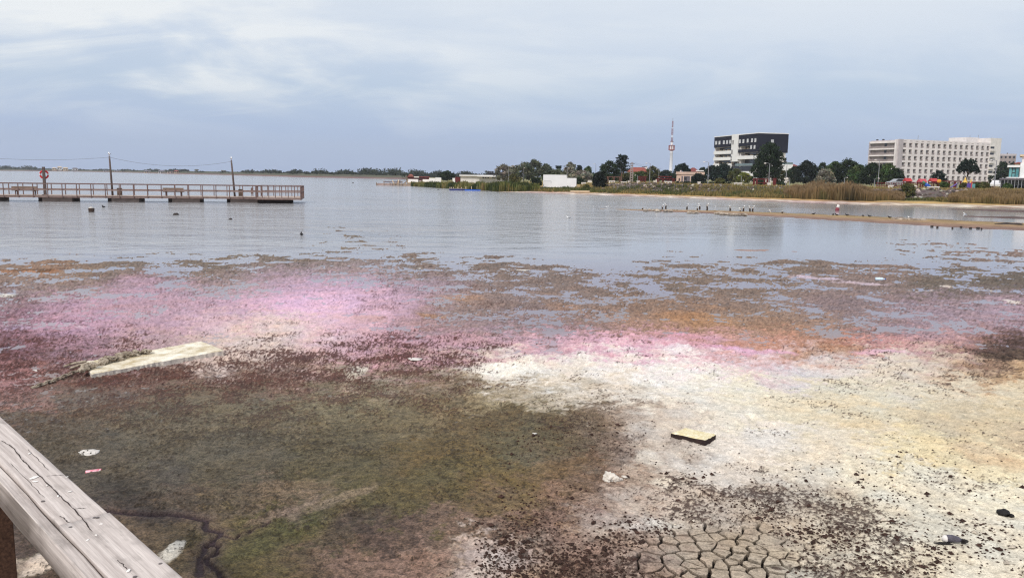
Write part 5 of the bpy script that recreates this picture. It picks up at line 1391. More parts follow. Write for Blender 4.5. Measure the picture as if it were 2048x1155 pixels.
# ================================================================== THE PIER AND WHAT STANDS ON IT
M_PIER = mat('pier_timber', S(142, 120, 113), .85, .2, 4, .2)
M_PIERD = mat('pier_rail_timber', S(118, 96, 91), .85, .2, 4, .2)
M_DECKP = mat('deck_boards', S(178, 160, 150), .85, .12, 3, .1)
M_FLOAT = mat('float_concrete', S(142, 126, 118), .9, .2, 2, .2)
M_FLOATD = mat('float_dark', S(44, 34, 32), .9, .2, 2, .2)
M_BENCH = mat('bench_timber', S(132, 112, 98), .85, .2, 4, .2)
M_REDB = mat('lifebuoy_red', S(206, 44, 50), .5, .08, 4, 0)
M_WHITEB = mat('lifebuoy_white', S(226, 222, 222), .5, .06, 4, 0)
M_POLE = mat('pole_timber', S(96, 82, 78), .85, .2, 4, .2)
M_CABLE = mat('cable_grey', S(120, 122, 138), .6, .05, 4, 0)
M_GULLW = mat('gull_white', S(236, 236, 236), .7, .04, 8, 0)
M_GULLG = mat('gull_grey', S(150, 152, 160), .7, .06, 8, 0)
M_BEAK = mat('beak_orange', S(200, 130, 60), .6, .05, 8, 0)
M_BIRDD = mat('coot_black', S(34, 30, 32), .7, .15, 8, 0)
pa = gnd(0, 402.3); pb_ = gnd(515, 405.6)
pier = Bld('pier', 'long wooden pier with railings on concrete floats', (pa.x, pa.y, 0), (pb_.x, pb_.y, 0), 'pier')
XL = -16.0; XE = pier.L; DZ = .57; PW = 3.0
pier.part('fascia', M_PIER, (XL, XE, 0, .08, DZ - .2, DZ - .03)); pier.part('fascia', M_PIER, (XL, XE, PW - .08, PW, DZ - .2, DZ - .03))
mb = MB(); xx = XL
while xx < XE:
    mb.box(xx, xx + .135, -.05, PW + .05, DZ - .028 - .004 * (hash(int(xx * 100)) % 3), DZ); xx += .15
o = mb.build('deck_boards', M_DECKP, pier.root); o['kind'] = 'stuff'
pier.part('joist', M_PIER, (XL, XE, PW / 2 - .05, PW / 2 + .05, DZ - .2, DZ - .04))
RH = 1.08
for y_ in (.04, PW - .04):
    MB().bar((XL, y_, DZ + RH), (XE, y_, DZ + RH), .11, .07).build('top_rail', M_PIERD, pier.root)
    MB().bar((XL, y_, DZ + .53), (XE, y_, DZ + .53), .06, .11).build('middle_rail', M_PIER, pier.root)
pm_ = MB().box(-.035, .035, -.035, .035, -.22, RH - .036).mesh('rail_post'); pm_.materials.append(M_PIERD)
n_ = int((XE - XL) / 1.24)
for i in range(n_ + 1):
    for y_, of in ((-.04, 0), (PW - .09, .62)):
        o = link('rail_post', pm_, None, pier.root); o.location = (XE - .1 - 1.24 * i - of, y_, DZ)
for a_, b2 in ((-75, -10), (78, 138), (218, 273), (340, 396), (458, 516)):
    x0, x1 = pier.u(a_), pier.u(b2)
    f_ = pier.part('float', M_FLOAT, (x0, x1, .3, PW - .3, -.3, DZ - .22))
    pier.part('float_strap', M_FLOATD, (x0 - .35, x0 - .003, .35, PW - .35, -.3, DZ - .21), parent=f_)
# the end platform, wider than the walkway
xp0, xp1 = XE + .02, pier.u(601, -1.6)
PY0, PY1 = -1.6, PW + 1.2
pier.part('platform_fascia', M_PIER, (xp0, xp1, PY0, PY0 + .08, DZ - .2, DZ - .03), (xp0, xp1, PY1 - .08, PY1, DZ - .2, DZ - .03), (xp0, xp0 + .08, PY0 + .081, PY1 - .081, DZ - .2, DZ - .03), (xp1 - .08, xp1, PY0 + .081, PY1 - .081, DZ - .2, DZ - .03))
mb = MB(); xx = xp0
while xx < xp1 - .14:
    mb.box(xx, xx + .135, PY0 - .03, PY1 + .03, DZ - .028 - .004 * (hash(int(xx * 100)) % 3), DZ); xx += .15
o = mb.build('platform_boards', M_DECKP, pier.root); o['kind'] = 'stuff'
for a, c in (((xp0, PY0 + .05), (xp1, PY0 + .05)), ((xp1 - .04, PY0), (xp1 - .04, PY1)), ((xp0, PY1 - .05), (xp1, PY1 - .05)), ((xp0 + .05, PY0), (xp0 + .05, 0)), ((xp0 + .05, PW), (xp0 + .05, PY1))):
    MB().bar((*a, DZ + RH), (*c, DZ + RH), .11, .07).build('top_rail', M_PIERD, pier.root)
    MB().bar((*a, DZ + .53), (*c, DZ + .53), .06, .11).build('middle_rail', M_PIER, pier.root)
    L_ = math.hypot(c[0] - a[0], c[1] - a[1]); k = max(1, int(round(L_ / .62)))
    for i in range(k + 1):
        o = link('rail_post', pm_, None, pier.root); o.location = (a[0] + (c[0] - a[0]) * i / k, a[1] + (c[1] - a[1]) * i / k, DZ)
pier.part('float', M_FLOATD, (xp0 + .1, pier.u(579, -1.2), -1.2, PY1 - .4, -.3, DZ - .21))
PR = pier.root; PMW = Matrix.Translation(pier.P0) @ Matrix.Rotation(pier.rz, 4, 'Z')
def on_pier(x, y): return PMW @ Vector((x, y, DZ))
# benches with their backs towards the flat
def bench(label, px_, wide):
    x = pier.u(px_, .9); p = on_pier(x, .55)
    r = thing('pier_bench', label, 'bench', p, pier.rz, 'wooden benches on the pier')
    for z0, z1 in ((.62, .80), (.40, .57)): MB().box(-wide / 2, wide / 2, -.02, .03, z0, z1).build('back_board', M_BENCH, r)
    for y0 in (.08, .24, .40): MB().box(-wide / 2, wide / 2, y0, y0 + .13, .40, .44).build('seat_board', M_BENCH, r)
    for sx in (-1, 1):
        xq = sx * wide * .36
        MB().box(xq - .04, xq + .04, .03, .09, 0, .80).box(xq - .04, xq + .04, .091, .55, .33, .40).box(xq - .04, xq + .04, .46, .54, 0, .329).build('side_frame', M_PIERD, r)
bench('wooden bench on the pier left of the lifebuoy post', 48.5, 2.15); bench('wooden bench on the pier between the two leaning poles', 346, 1.9)
def bin_(label, px_):
    r = thing('litter_bin', label, 'bin', on_pier(pier.u(px_, .5), .5), pier.rz, 'slatted bins on the pier')
    MB().box(-.15, .15, -.15, .15, .08, .70).build('liner', M_FLOATD, r)
    for i in range(4):
        for j in (-1, 1):
            MB().box(-.19 + i * .1, -.12 + i * .1, j * .17 - .012, j * .17 + .012, .06, .74).build('slat', M_BENCH, r)
    for xq in (-.18, .18): MB().box(xq - .02, xq + .02, -.02, .02, 0, .74).build('post', M_PIERD, r)
bin_('slatted wooden bin right of the taller leaning pole', 237); bin_('slatted wooden bin right of the pole near the pier end', 480)
x = pier.u(503, PW - .4)
r = thing('notice_board', 'upright brown board near the end of the pier', 'board', on_pier(x, PW - .4), pier.rz)
MB().box(-.12, .12, -.03, .03, .25, .85).build('panel', M_PIERD, r); MB().box(-.10, -.05, .031, .07, 0, .85).build('post', M_PIER, r); MB().box(.05, .10, .031, .07, 0, .85).build('post', M_PIER, r)
# lifebuoy on its post
x = pier.u(87, 1.2)
r = thing('lifebuoy_post', 'thick square timber post on the pier that carries a red lifebuoy', 'post', on_pier(x, 1.2), pier.rz)
pz = at(87, 333.5, (PMW @ Vector((x, 1.2, 0))).y).z - DZ
MB().box(-.11, .11, -.11, .11, 0, pz).build('shaft', M_POLE, r, bevel=.015); MB().box(-.2, .2, -.2, .2, 0, .06).build('foot', M_PIERD, r)
rz_ = at(86, 349, (PMW @ Vector((x, 1.4, 0))).y).z
r = thing('lifebuoy', 'red lifebuoy ring with white bands hung on the post', 'lifebuoy', on_pier(x - .05, 1.42), pier.rz); r.location.z = rz_
def torus(R, rr_, n, m2, a0=0, a1=6.28319):
    mb = MB(); pts = [(R * math.cos(a0 + (a1 - a0) * i / n), 0, R * math.sin(a0 + (a1 - a0) * i / n)) for i in range(n + 1)]
    return mb.tube(pts, rr_, m2)
for k in range(4):
    torus(.34, .085, 8, 10, k * 1.5708 + .2, k * 1.5708 + 1.37).build('ring_segment', M_REDB, r, True)
    torus(.34, .089, 3, 10, k * 1.5708 + 1.37, k * 1.5708 + 1.77).build('white_band', M_WHITEB, r, True)
MB().box(-.03, .03, -.16, -.10, .2, .34).build('hook', M_DARKM, r)
# leaning poles with gulls, and the cable between them
def leaning_pole(label, px0, py0, px1, py1, yy):
    x = pier.u(px0, yy); p = PMW @ Vector((x, yy, DZ)); top = at(px1, py1, p.y)
    r = thing('leaning_pole', label, 'pole', p, 0)
    d = top - p
    MB().tube([(0, 0, -.05), d * .5, d], [.105, .095, .075], 8).build('shaft', M_POLE, r, True)
    MB().tube([d * .93 + Vector((.07, -.07, 0)), d * .985 + Vector((.07, -.07, 0))], .03, 6).build('insulator', M_GREYM, r)
    return top
def bird(name, label, loc, rz, s=1.0, white=True, group=None, stand=True, head=1):
    r = thing(name, label, 'bird', loc, rz, group); r.scale = (s, s, s)
    lz = .07 if stand else -.035
    pts = [(-.22, 0, .085), (-.15, 0, .075), (-.05, 0, .07), (.06, 0, .085), (.13, 0, .13), (.155, 0, .185), (.19, 0, .20), (.225, 0, .195)]
    rad = [.008, .03, .068, .072, .05, .036, .036, .012]
    MB().tube([(x_, y_, z_ + lz) for x_, y_, z_ in pts], rad, 8).build('body', M_GULLW if white else M_BIRDD, r, True)
    for sy in (-1, 1):
        MB().tube([(.06, sy * .055, .11 + lz), (-.06, sy * .07, .105 + lz), (-.24, sy * .025, .095 + lz)], [.03, .035, .005], 6).build('wing', M_GULLG if white else M_BIRDD, r, True)
    MB().tube([(.22, 0, .195 + lz), (.265, 0, .183 + lz)], [.011, .003], 5).build('beak', M_BEAK if white else M_WHITEB, r)
    if stand:
        for sy in (-1, 1): MB().tube([(.0, sy * .025, 0), (.0, sy * .025, .04 + lz)], .006, 5).build('leg', M_BEAK, r)
    return r
t1 = leaning_pole('tall leaning timber pole with a gull, nearer the lifebuoy', 222.5, 391, 218.7, 312, 1.4)
t2 = leaning_pole('leaning timber pole with a gull near the end of the pier', 468, 393, 462.6, 320.5, 1.6)
bird('gull', 'white gull perched on the taller pole nearer the lifebuoy', t1, 2.2, 1.25); bird('gull', 'white gull perched on the pole near the pier end', t2, 1.9, 1.2)
def cable(label, a, b_, sag):
    pts = [a.lerp(b_, i / 16) - Vector((0, 0, sag * 4 * (i / 16) * (1 - i / 16))) for i in range(17)]
    tag(MB().tube([tuple(p) for p in pts], .014, 5).build('overhead_cable', M_CABLE), label, 'cable')
tl = at(-120, 306, t1.y - .5)
cable('thin sagging cable from the left to the taller leaning pole', tl, t1 - Vector((0, 0, .12)), .42); cable('thin sagging cable between the two leaning poles', t1 - Vector((0, 0, .12)), t2 - Vector((0, 0, .12)), .62)

# ================================================================== THINGS IN THE WATER
M_STUMP = mat('stump_wood', S(66, 52, 46), .9, .25, 5, .3)
M_GUANO = mat('guano_white', S(214, 208, 200), .9, .1, 5, .2)
p = gnd(183, 423.5)
r = thing('mooring_stump', 'short thick stump with a white top in the water before the pier', 'stump', p)
MB().lathe([(.20, -.3), (.19, .05), (.21, .22), (.17, .27)], 12).build('trunk', M_STUMP, r, True); MB().lathe([(.175, .265), (.14, .33), (.04, .35)], 12).build('cap', M_GUANO, r, True)
bird('duck', 'small dark duck swimming just behind the white topped stump', gnd(207, 414.5), 2.6, 1.0, False, stand=False)
bird('duck', 'dark water bird sitting alone in front of the pier end', gnd(603, 470), 1.9, .8, False, stand=False)
def stone(name, label, px_, py_, w, h_, seed, m, z=0.0, cat='stone', group=None, sub=2, amp=.3):
    g_ = gnd(px_, py_, z); me_ = lump(seed, w / 2, w / 2 * .8, h_, sub, amp, 1.6); me_.shade_smooth()
    o = link(name, me_, m); o.location = g_; tag(o, label, cat, group); return o
M_ROCK = mat('dark_rock', S(52, 44, 42), .9, .3, 6, .3, bscale=30)
stone('rock', 'dark rock breaking the water below the first bench', 352, 429.5, .38, .13, 3, M_ROCK); stone('rock', 'tiny dark rock in the water below the pole near the pier end', 461, 438.5, .22, .08, 4, M_ROCK)
stone('rock', 'small dark rock in the water off the reedy cape', 876.5, 379.5, .45, .12, 5, M_ROCK); stone('rock', 'tiny rock in the water left of the old jetty', 706, 366, .6, .2, 6, M_ROCK)
# old posts on the spit, most with a gull
rq = random.Random(12)
SP = [(1324.6, 417.8, .30, 1), (1331.5, 418.6, .5, 1), (1373.8, 419.2, .42, 1), (1394.8, 421, .30, 1), (1399.2, 418.6, .45, 1), (1414, 421.4, .62, 1), (1459.8, 422.5, .45, 1), (1480.7, 423.5, .2, 1),
      (1486.5, 423.5, .48, 1), (1499.7, 424.2, .48, 1), (1505, 425, .52, 1), (1285, 418.8, .22, 0), (1540.9, 426, .1, 1), (1564.5, 427.8, .3, 0), (1429.5, 421.8, .12, 0)]
word = ['first', 'second', 'third', 'fourth', 'fifth', 'sixth', 'seventh', 'eighth', 'ninth', 'tenth', 'eleventh', 'twelfth', 'thirteenth', 'fourteenth']
order = sorted(SP); gi = 0
for i, (px_, py_, hh, gl) in enumerate(order):
    hh *= .75
    p = gnd(px_, py_)
    num = word[i] if i < 14 else 'rightmost'
    r = thing('old_post', f'{num} weathered dark post from the left on the sand spit', 'post', p, 0, 'old posts on the sand spit')
    MB().tube([(0, 0, -.2), (rq.uniform(-.02, .02), 0, hh * .5), (rq.uniform(-.03, .03), 0, hh)], [.085, .075, .07], 7).build('shaft', M_STUMP, r)
    MB().lathe([(.07, hh - .02), (.075, hh + .015), (.03, hh + .03)], 7).build('guano_cap', M_GUANO, r)
    if gl:
        bird('gull', f'white gull on top of the {num} old post from the left', p + Vector((0, 0, hh + .02)), rq.choice((0, .4, 3.0, 3.4)), rq.uniform(.65, .8), True, 'gulls on the old posts'); gi += 1
for px_, py_, lab in ((1188, 415, 'white gull floating left of the sand spit tip'), (1211, 415.5, 'white gull floating beside the sand spit tip, left of a pair'), (1216, 414.6, 'white gull floating beside the sand spit tip, right of a pair'),
                      (1819, 436, 'white gull resting on the spit left of the last rubble heap'), (1137, 436, 'tiny white gull floating in the middle of the lake'), (1431, 413.5, 'white gull floating behind the middle of the spit'), (1930, 428, 'small white gull floating at the right behind the spit')):
    bird('gull', lab, gnd(px_, py_), rq.uniform(0, 6), .8, True, 'gulls on the water', False)
for i, (px_, py_) in enumerate(((1627, 430), (1666, 431.5), (1673.5, 431.8), (1694, 432.5), (1726, 434.2), (1739, 434.8), (1779, 437))):
    bird('coot', ['dark water bird at the left start of the broad spit', 'dark water bird on the spit below the broken buoy, left of a pair', 'dark water bird on the spit below the broken buoy, right of a pair', 'dark water bird on the spit just right of the broken buoy', 'dark water bird on the mid spit, left of two', 'dark water bird on the mid spit, right of two', 'dark water bird on the spit near the last rubble heap'][i], gnd(px_, py_, .06), rq.uniform(0, 6), .75, False, 'dark birds on the spit')
for i, (px_, py_, w) in enumerate(((1864, 452.5, .2), (1875, 454.3, .15), (1922, 454, .18), (1941, 456, .2), (1905, 456, .12), (1956, 456, .24), (1963, 457.5, .12))):
    stone('rock', ['dark rock on the near edge of the spit, first from left', 'small dark rock on the spit edge, second from left', 'dark rock on the spit edge, fourth from left', 'dark rock on the spit edge, fifth from left', 'tiny dark rock on the spit edge, third from left', 'flat dark rock on the spit edge, sixth from left', 'last tiny dark rock on the spit edge'][i], px_, py_, w, .07, 20 + i, M_ROCK, .05, group='dark rocks on the spit edge')
stone('rock', 'long dark rock on the pink sand at the right edge', 2012, 449, 1.6, .14, 31, M_ROCK, .05); stone('rock', 'flat dark rock at the right edge beside a long one', 2034, 450.5, .9, .16, 33, M_ROCK, .05)
def rubble(label, px0, px1, py0, py1, n, s0, s1):
    rs = np.random.RandomState(n); mb = MB()
    for i in range(n):
        f = rs.rand(); g_ = gnd(px0 + (px1 - px0) * f, py0 + (py1 - py0) * f + rs.uniform(-1.0, 1.2), .05); s_ = rs.uniform(s0, s1)
        me_ = lump(rs.randint(50), s_ * 1.2, s_ * .9, s_ * .6, 1, .35)
        mb.add([tuple(v.co + g_ + Vector((0, 0, s_ * .2))) for v in me_.vertices], [tuple(q.vertices) for q in me_.polygons])
    tag(mb.build('rubble_heap', M_RUB), label, 'rubble', kind='stuff')
M_RUB = mat('rubble_stone', S(104, 90, 80), .9, .5, 1.2, .3, col2=S(196, 182, 166))
rubble('scattered rubble at the left tip of the sand spit', 1288, 1352, 420.5, 421.8, 40, .08, .2); rubble('small line of rubble on the spit behind the gulls', 1376, 1402, 424.5, 425.2, 14, .07, .14)
rubble('pale rubble heap on the spit below the row of gulls', 1433, 1494, 427.2, 430, 46, .09, .22); rubble('long pale rubble heap on the right part of the spit', 1788, 1852, 438.6, 440.8, 46, .09, .22)
# broken buoy
p = gnd(1674, 421.2)
r = thing('broken_buoy', 'leaning broken buoy, white above and red below, in the water', 'buoy', p); r.rotation_euler = (0, math.radians(11), 0)
MB().lathe([(.20, -.1), (.19, .1), (.165, .30)], 12).build('red_base', mat('faded_red', S(132, 62, 72), .8, .3, 6, .2), r, True); MB().lathe([(.16, .295), (.135, .42), (.12, .60)], 12).build('white_shaft', M_WHITE2, r, True)
MB().tube([(.06, 0, .6), (.12, 0, .66)], .03, 6).build('top_stub', M_ROOFB, r)

# ================================================================== CAPE: JETTY, BLUE FLOATS, TIMBER
M_BLUE = mat('blue_float', S(28, 92, 196), .5, .15, 2, .05); M_BLUED = mat('dark_blue_float', S(44, 52, 110), .6, .25, 2, .05)
M_OLDW = mat('old_timber', S(150, 132, 118), .9, .25, 3, .2); M_JET = mat('jetty_concrete', S(158, 138, 132), .9, .2, 1, .2)
p0 = gnd(753.5, 370.6); p1 = gnd(822, 371.8)
j = Bld('old_jetty', 'low crumbling jetty of concrete and timber at the cape tip', (p0.x, p0.y, 0), (p1.x, p1.y, 0), 'jetty')
j.part('quay_wall', M_JET, (0, j.u(784), 0, 3, -.4, .55)); j.part('quay_wall', M_OLDW, (j.u(784) + .01, j.L, .2, 3, -.4, .5))
j.part('back_deck', M_SLATE, (j.u(757), j.u(791), 3.2, 5, .75, 1.05)); j.part('pile_cap', M_OLDW, (-.12, .02, -.15, .2, -.4, .75))
for px_ in (768, 780, 790, 798, 804): j.part('pile', M_OLDW, (j.u(px_) - .08, j.u(px_) + .08, -.12, -.003, -.3, rq.uniform(.7, 1.4)))
for i in range(9):
    xq = j.u(rq.uniform(784, 816)); MB().bar((xq, 1, .5), (xq + rq.uniform(-1.2, 1.2), 1.6, rq.uniform(.6, 1.5)), .16).build('loose_timber', rq.choice((M_OLDW, M_CREAM, M_BENCH)), j.root)
p0 = gnd(898.5, 380.6); p1 = gnd(929, 381); q = Bld('floating_dock', 'dark blue floating dock section, left of the bright blue one', (p0.x, p0.y, 0), (p1.x, p1.y, 0), 'dock')
q.part('pontoon', M_BLUED, (0, q.L, 0, 1.8, -.2, .26)); q.part('deck', M_SLATE, (0, q.L, 0, 1.8, .263, .36))
p0 = gnd(929.3, 381); p1 = gnd(961, 381.4); q = Bld('floating_dock', 'bright blue floating dock section at the reeds', (p0.x, p0.y, 0), (p1.x, p1.y, 0), 'dock')
q.part('pontoon', M_BLUE, (0, q.L, 0, 1.8, -.2, .2)); q.part('deck', M_BLUED, (.05, q.L - .05, .1, 1.7, .203, .25))
for i, px_ in enumerate((899.5, 902.8, 906.5, 915.5, 922.5, 931.5, 942.6, 953.4, 961.5)):
    p = gnd(px_, 380.2); p.y += .6 if i < 8 else 0
    r = thing('mooring_post', f'{word[i]} slim pale mooring post from the left at the blue dock', 'post', p, 0, 'mooring posts at the blue dock')
    MB().tube([(0, 0, -.3), (0, 0, .75 if i > 4 else .6)], .085, 7).build('shaft', M_CREAM, r)
def at_land(px_, Y_): return spot(px_, Y_)
p = at_land(980, 156); r = thing('timber_table', 'rough timber bench frame at the water edge below the reeds', 'bench', p)
w_ = 18 / ppm(156); MB().box(0, w_, 0, .5, .38, .48).build('top', M_BENCH, r)
for xq in (.06, w_ * .5, w_ - .14): MB().box(xq, xq + .1, .05, .15, -.2, .38).build('leg', M_BENCH, r)
p = at_land(1005, 152); r = thing('broken_boat', 'small pale upturned boat fragment on the shore', 'boat', p); MB().add([(0, 0, .0), (.75, 0, -.05), (.8, .5, -.05), (0, .5, 0), (.12, .1, .5), (.35, .1, .3), (.35, .4, .3), (.12, .4, .5)], [(0, 3, 2, 1), (4, 5, 6, 7), (0, 1, 5, 4), (1, 2, 6, 5), (2, 3, 7, 6), (3, 0, 4, 7)]).build('hull', M_WHITE2, r)
MB().box(.85, 2.4, 0, .4, .12, .24).build('plank', M_OLDW, r)
p = at_land(1141, 141); r = thing('pale_beam', 'long pale concrete beam lying on the shore grass', 'beam', p); MB().box(0, 38 / ppm(141), 0, .4, .12, .38).build('beam', M_CREAM, r); MB().box(.2, .6, 0, .4, -.2, .12).build('support', M_CONC3, r)
for xq in (1.4, 2.6): MB().box(xq, xq + .3, .05, .35, -.2, .12).build('support', M_CONC3, r)

# ================================================================== PARK FURNITURE
def white_bench(label, px0, px1, Y_, group='white stone benches'):
    p = spot(px0, Y_); w_ = (px1 - px0) / ppm(Y_)
    r = thing('stone_bench', label, 'bench', p, 0, group)
    MB().box(0, w_, 0, .5, .32, .48).build('seat', M_WHITE2, r, bevel=.02)
    for f in (.12, .5, .88): MB().add([(w_ * f - .18, .05, 0), (w_ * f + .18, .05, 0), (w_ * f + .18, .45, 0), (w_ * f - .18, .45, 0), (w_ * f - .1, .08, .32), (w_ * f + .1, .08, .32), (w_ * f + .1, .42, .32), (w_ * f - .1, .42, .32)], [(0, 3, 2, 1), (4, 5, 6, 7), (0, 1, 5, 4), (1, 2, 6, 5), (2, 3, 7, 6), (3, 0, 4, 7)]).build('foot', M_WHITE2, r)
for a in (('white bench left of the black egg shaped shrub', 1163, 1172, 166), ('white bench nearest to the white screen wall, in the grass', 1176, 1183, 176), ('white bench under the wooden frame by the layered pine', 1218, 1230, 170), ('white bench on the lawn left of the utility pole', 1242, 1254, 158),
          ('white bench inside the maroon pergola', 1329, 1344, 148), ('white bench below the yellow green tree', 1469, 1484, 133), ('white bench in the grass left of the playground tower', 1779, 1787, 122), ('long white bench on the bank below the blue slide', 1857, 1879, 114.5), ('small white bench below the first red play roof', 1828, 1834, 122)):
    white_bench(*a)
def planter(label, px_, Y_, w, h_):
    r = thing('stone_planter', label, 'planter', spot(px_, Y_), 0, 'white stone planters')
    MB().add([(-w / 2 * .85, 0, -.1), (w / 2 * .85, 0, -.1), (w / 2 * .85, w, -.1), (-w / 2 * .85, w, -.1), (-w / 2, -.05, h_), (w / 2, -.05, h_), (w / 2, w, h_), (-w / 2, w, h_)], [(0, 3, 2, 1), (4, 5, 6, 7), (0, 1, 5, 4), (1, 2, 6, 5), (2, 3, 7, 6), (3, 0, 4, 7)]).build('tub', M_WHITE2, r)
    MB().box(-w / 2 - .04, w / 2 + .04, -.09, w + .04, h_ + .002, h_ + .07).build('rim', M_WHITE2, r)
for a in (('white planter at the foot of the utility pole', 1258.5, 160, .45, .45), ('white planter on the lawn right of the utility pole', 1276.5, 152, .5, .45), ('white planter beside the lawn path, left of the maroon pergola', 1309.5, 158, .45, .45), ('taller white planter just left of the maroon pergola', 1313.5, 166, .4, .6),
          ('white planter in front of the hedge', 1398.5, 140, .45, .45), ('white planter between the red pillars', 1538.5, 131, .5, .5), ('small white planter on the stony bank below the building', 1441.5, 133, .3, .2), ('tiny white planter before the light green bush', 1484, 129, .3, .15)):
    planter(*a)
p = spot(1284, 158); r = thing('lawn_kerb', 'pale low kerb crossing the park lawn', 'kerb', p); MB().bar((0, 0, .08), (3.6, -2.0, .02), .3, .14).build('kerb', M_CREAM, r)
def pergola(label, px0, px1, Y_, top, m=None, nl=2, posts=4, group=None, wide=.16):
    p = spot(px0, Y_); w_ = (px1 - px0) / ppm(Y_); H_ = at(px0, top, Y_).z - p.z; m = m or M_MAROON
    r = thing('pergola', label, 'pergola', p, 0, group)
    for i in range(posts):
        xq = w_ * i / (posts - 1)
        for yq in (0, 1.6): MB().box(xq - wide / 2, xq + wide / 2, yq - .08, yq + .08, -.1, H_ - .22).build('post', m, r)
    for yq in (0, 1.6): MB().box(-.25, w_ + .25, yq - .06, yq + .06, H_ - .215, H_ - .06).build('beam', m, r)
    for i in range(6):
        xq = w_ * i / 5; MB().box(xq - .04, xq + .04, -.3, 1.9, H_ - .055, H_).build('rafter', m, r)
    return r, w_, H_
M_WOODP = mat('brown_pergola', S(104, 74, 66), .8, .2, 3, .1)
pergola('open brown wooden frame under the layered pine', 1216, 1240, 172, 352.5, M_WOODP, posts=3)
pergola('narrow maroon arbour on the lawn right of the utility pole', 1280, 1291, 166, 352, posts=3)
r, w_, H_ = pergola('large maroon pergola on the lawn below the white tower', 1317.5, 1347.5, 150, 356, posts=4)
MB().box(.1, w_ - .1, 1.5, 1.55, 1.2, 1.4).build('lattice_back', M_MAROON, r)
r, w_, H_ = pergola('red framed pergola before the black and white building', 1513, 1534, 140, 356.5, posts=2, wide=.3); MB().box(.2, w_ - .2, -.02, .02, H_ - .8, H_ - .68).build('cross_bar', M_MAROON, r)
p = spot(1548.5, 140); r = thing('red_pillar', 'broad dark red pillar standing alone right of the red pergola', 'pillar', p); MB().box(-.24, .24, -.2, .2, -.1, at(1548, 357, 140).z - p.z).build('shaft', M_MAROON, r); MB().box(-.28, .28, -.24, .24, at(1548, 357, 140).z - p.z + .002, at(1548, 357, 140).z - p.z + .08).build('cap', M_MAROON, r)
pergola('maroon swing frame in the playground before the hotel', 1896, 1920, 138, 361, posts=3, wide=.24)
pergola('long maroon fence frame at the right foot of the hotel', 1944, 1972, 150, 363, posts=5)
def lamp(label, px_, Y_, top, base=None, arm=-.8, name='street_lamp', s=1.0):
    p = spot(px_, Y_); H_ = at(px_, top, Y_).z - p.z
    r = thing(name, label, 'lamp post', p)
    MB().tube([(0, 0, -.1), (0, 0, H_ * .6), (0, 0, H_)], [.075 * s, .06 * s, .045 * s], 8).build('pole', M_GREYM, r)
    MB().tube([(0, 0, H_ - .03), (arm * .5, 0, H_ + .08), (arm, 0, H_ + .05)], .03 * s, 6).build('arm', M_GREYM, r)
    MB().tube([(arm * .8, 0, H_ + .06), (arm * 1.25, 0, H_ + .02)], [.09 * s, .05 * s], 8).build('lantern', M_WHITE2, r)
for a in (('tall thin lamp post left of the black and white building', 1415.5, 142, 324.5), ('grey lamp post behind the large maroon pergola', 1299, 168, 327), ('thin lamp post right of the black and white building', 1571.5, 150, 323.5), ('tall lamp post in front of the big tall tree', 1537, 139, 327),
          ('tall lamp post rising through the trees left of the hotel', 1755.5, 150, 320), ('tall lamp post standing in the reeds at the right edge of the hotel', 1987.5, 112, 321)):
    lamp(*a)
for a in (('low lamp with white head among the reeds tops', 1688, 128, 355.5, None, .4), ('low lamp with bent arm in front of the green tree row', 1748.5, 124, 357, None, .6), ('low lamp on the lawn left of the large maroon pergola', 1275, 160, 351, None, -.5), ('low lamp with white head left of the yellow tree', 1482, 148, 352, None, -.5), ('low lamp right of the white annex', 1579, 140, 356, None, -.5), ('low lamp left of the maroon pergola', 1317, 175, 339, None, -.5)):
    lamp(*a, s=.8)
p = spot(1571, 138); r = thing('direction_sign', 'pole with small white direction boards beside the reeds', 'sign', p); Hs = at(1571, 356, 138).z - p.z
MB().tube([(0, 0, -.1), (0, 0, Hs)], .05, 7).build('pole', M_GREYM, r)
for i, (x0, x1) in enumerate(((-.35, .4), (-.2, .45), (-.3, .25))): MB().box(x0, x1, -.08, -.05, Hs - .18 - i * .3, Hs - i * .3).build('board', M_WHITE2, r)
lamp('thin antenna mast above the trees right of the white screen', 1191, 215, 328, None, -.5)
lamp('thin pole between the tree trunks behind the reeds, left one', 1017, 180, 334, None, .3, s=.7); lamp('thin pole behind the reeds, right one', 1046, 182, 336, None, .3, s=.7); lamp('pole rising behind the step of the white screen wall', 1134, 175, 336, None, .3, s=.8)
p = spot(1262.5, 156); Hu = at(1262.5, 324.5, 156).z - p.z
r = thing('utility_pole', 'tall lattice concrete utility pole beside the layered pine', 'pole', p)
for sx in (-.22, .22): MB().add([(sx * 1.3 - .07, -.1, -.1), (sx * 1.3 + .07, -.1, -.1), (sx * 1.3 + .07, .1, -.1), (sx * 1.3 - .07, .1, -.1), (sx * .7 - .06, -.1, Hu), (sx * .7 + .06, -.1, Hu), (sx * .7 + .06, .1, Hu), (sx * .7 - .06, .1, Hu)], [(0, 3, 2, 1), (4, 5, 6, 7), (0, 1, 5, 4), (1, 2, 6, 5), (2, 3, 7, 6), (3, 0, 4, 7)]).build('leg', M_CONC3, r)
for i in range(9): z0 = Hu * (i + .5) / 9; MB().box(-.2, .2, -.07, .07, z0 - .09, z0 + .09).build('rung', M_CONC3, r)
MB().box(-.5, .5, -.05, .05, Hu - .3, Hu - .2).build('cross_arm', M_DARKM, r)
up = p + Vector((0, 0, Hu - .2)); e1 = at(1416, 343, 240); cable('thin power line from the utility pole to the right', up, e1, 1.2); cable('second thin power line just above the first one', up + Vector((0, 0, .25)), at(1416, 341, 240), 1.0)

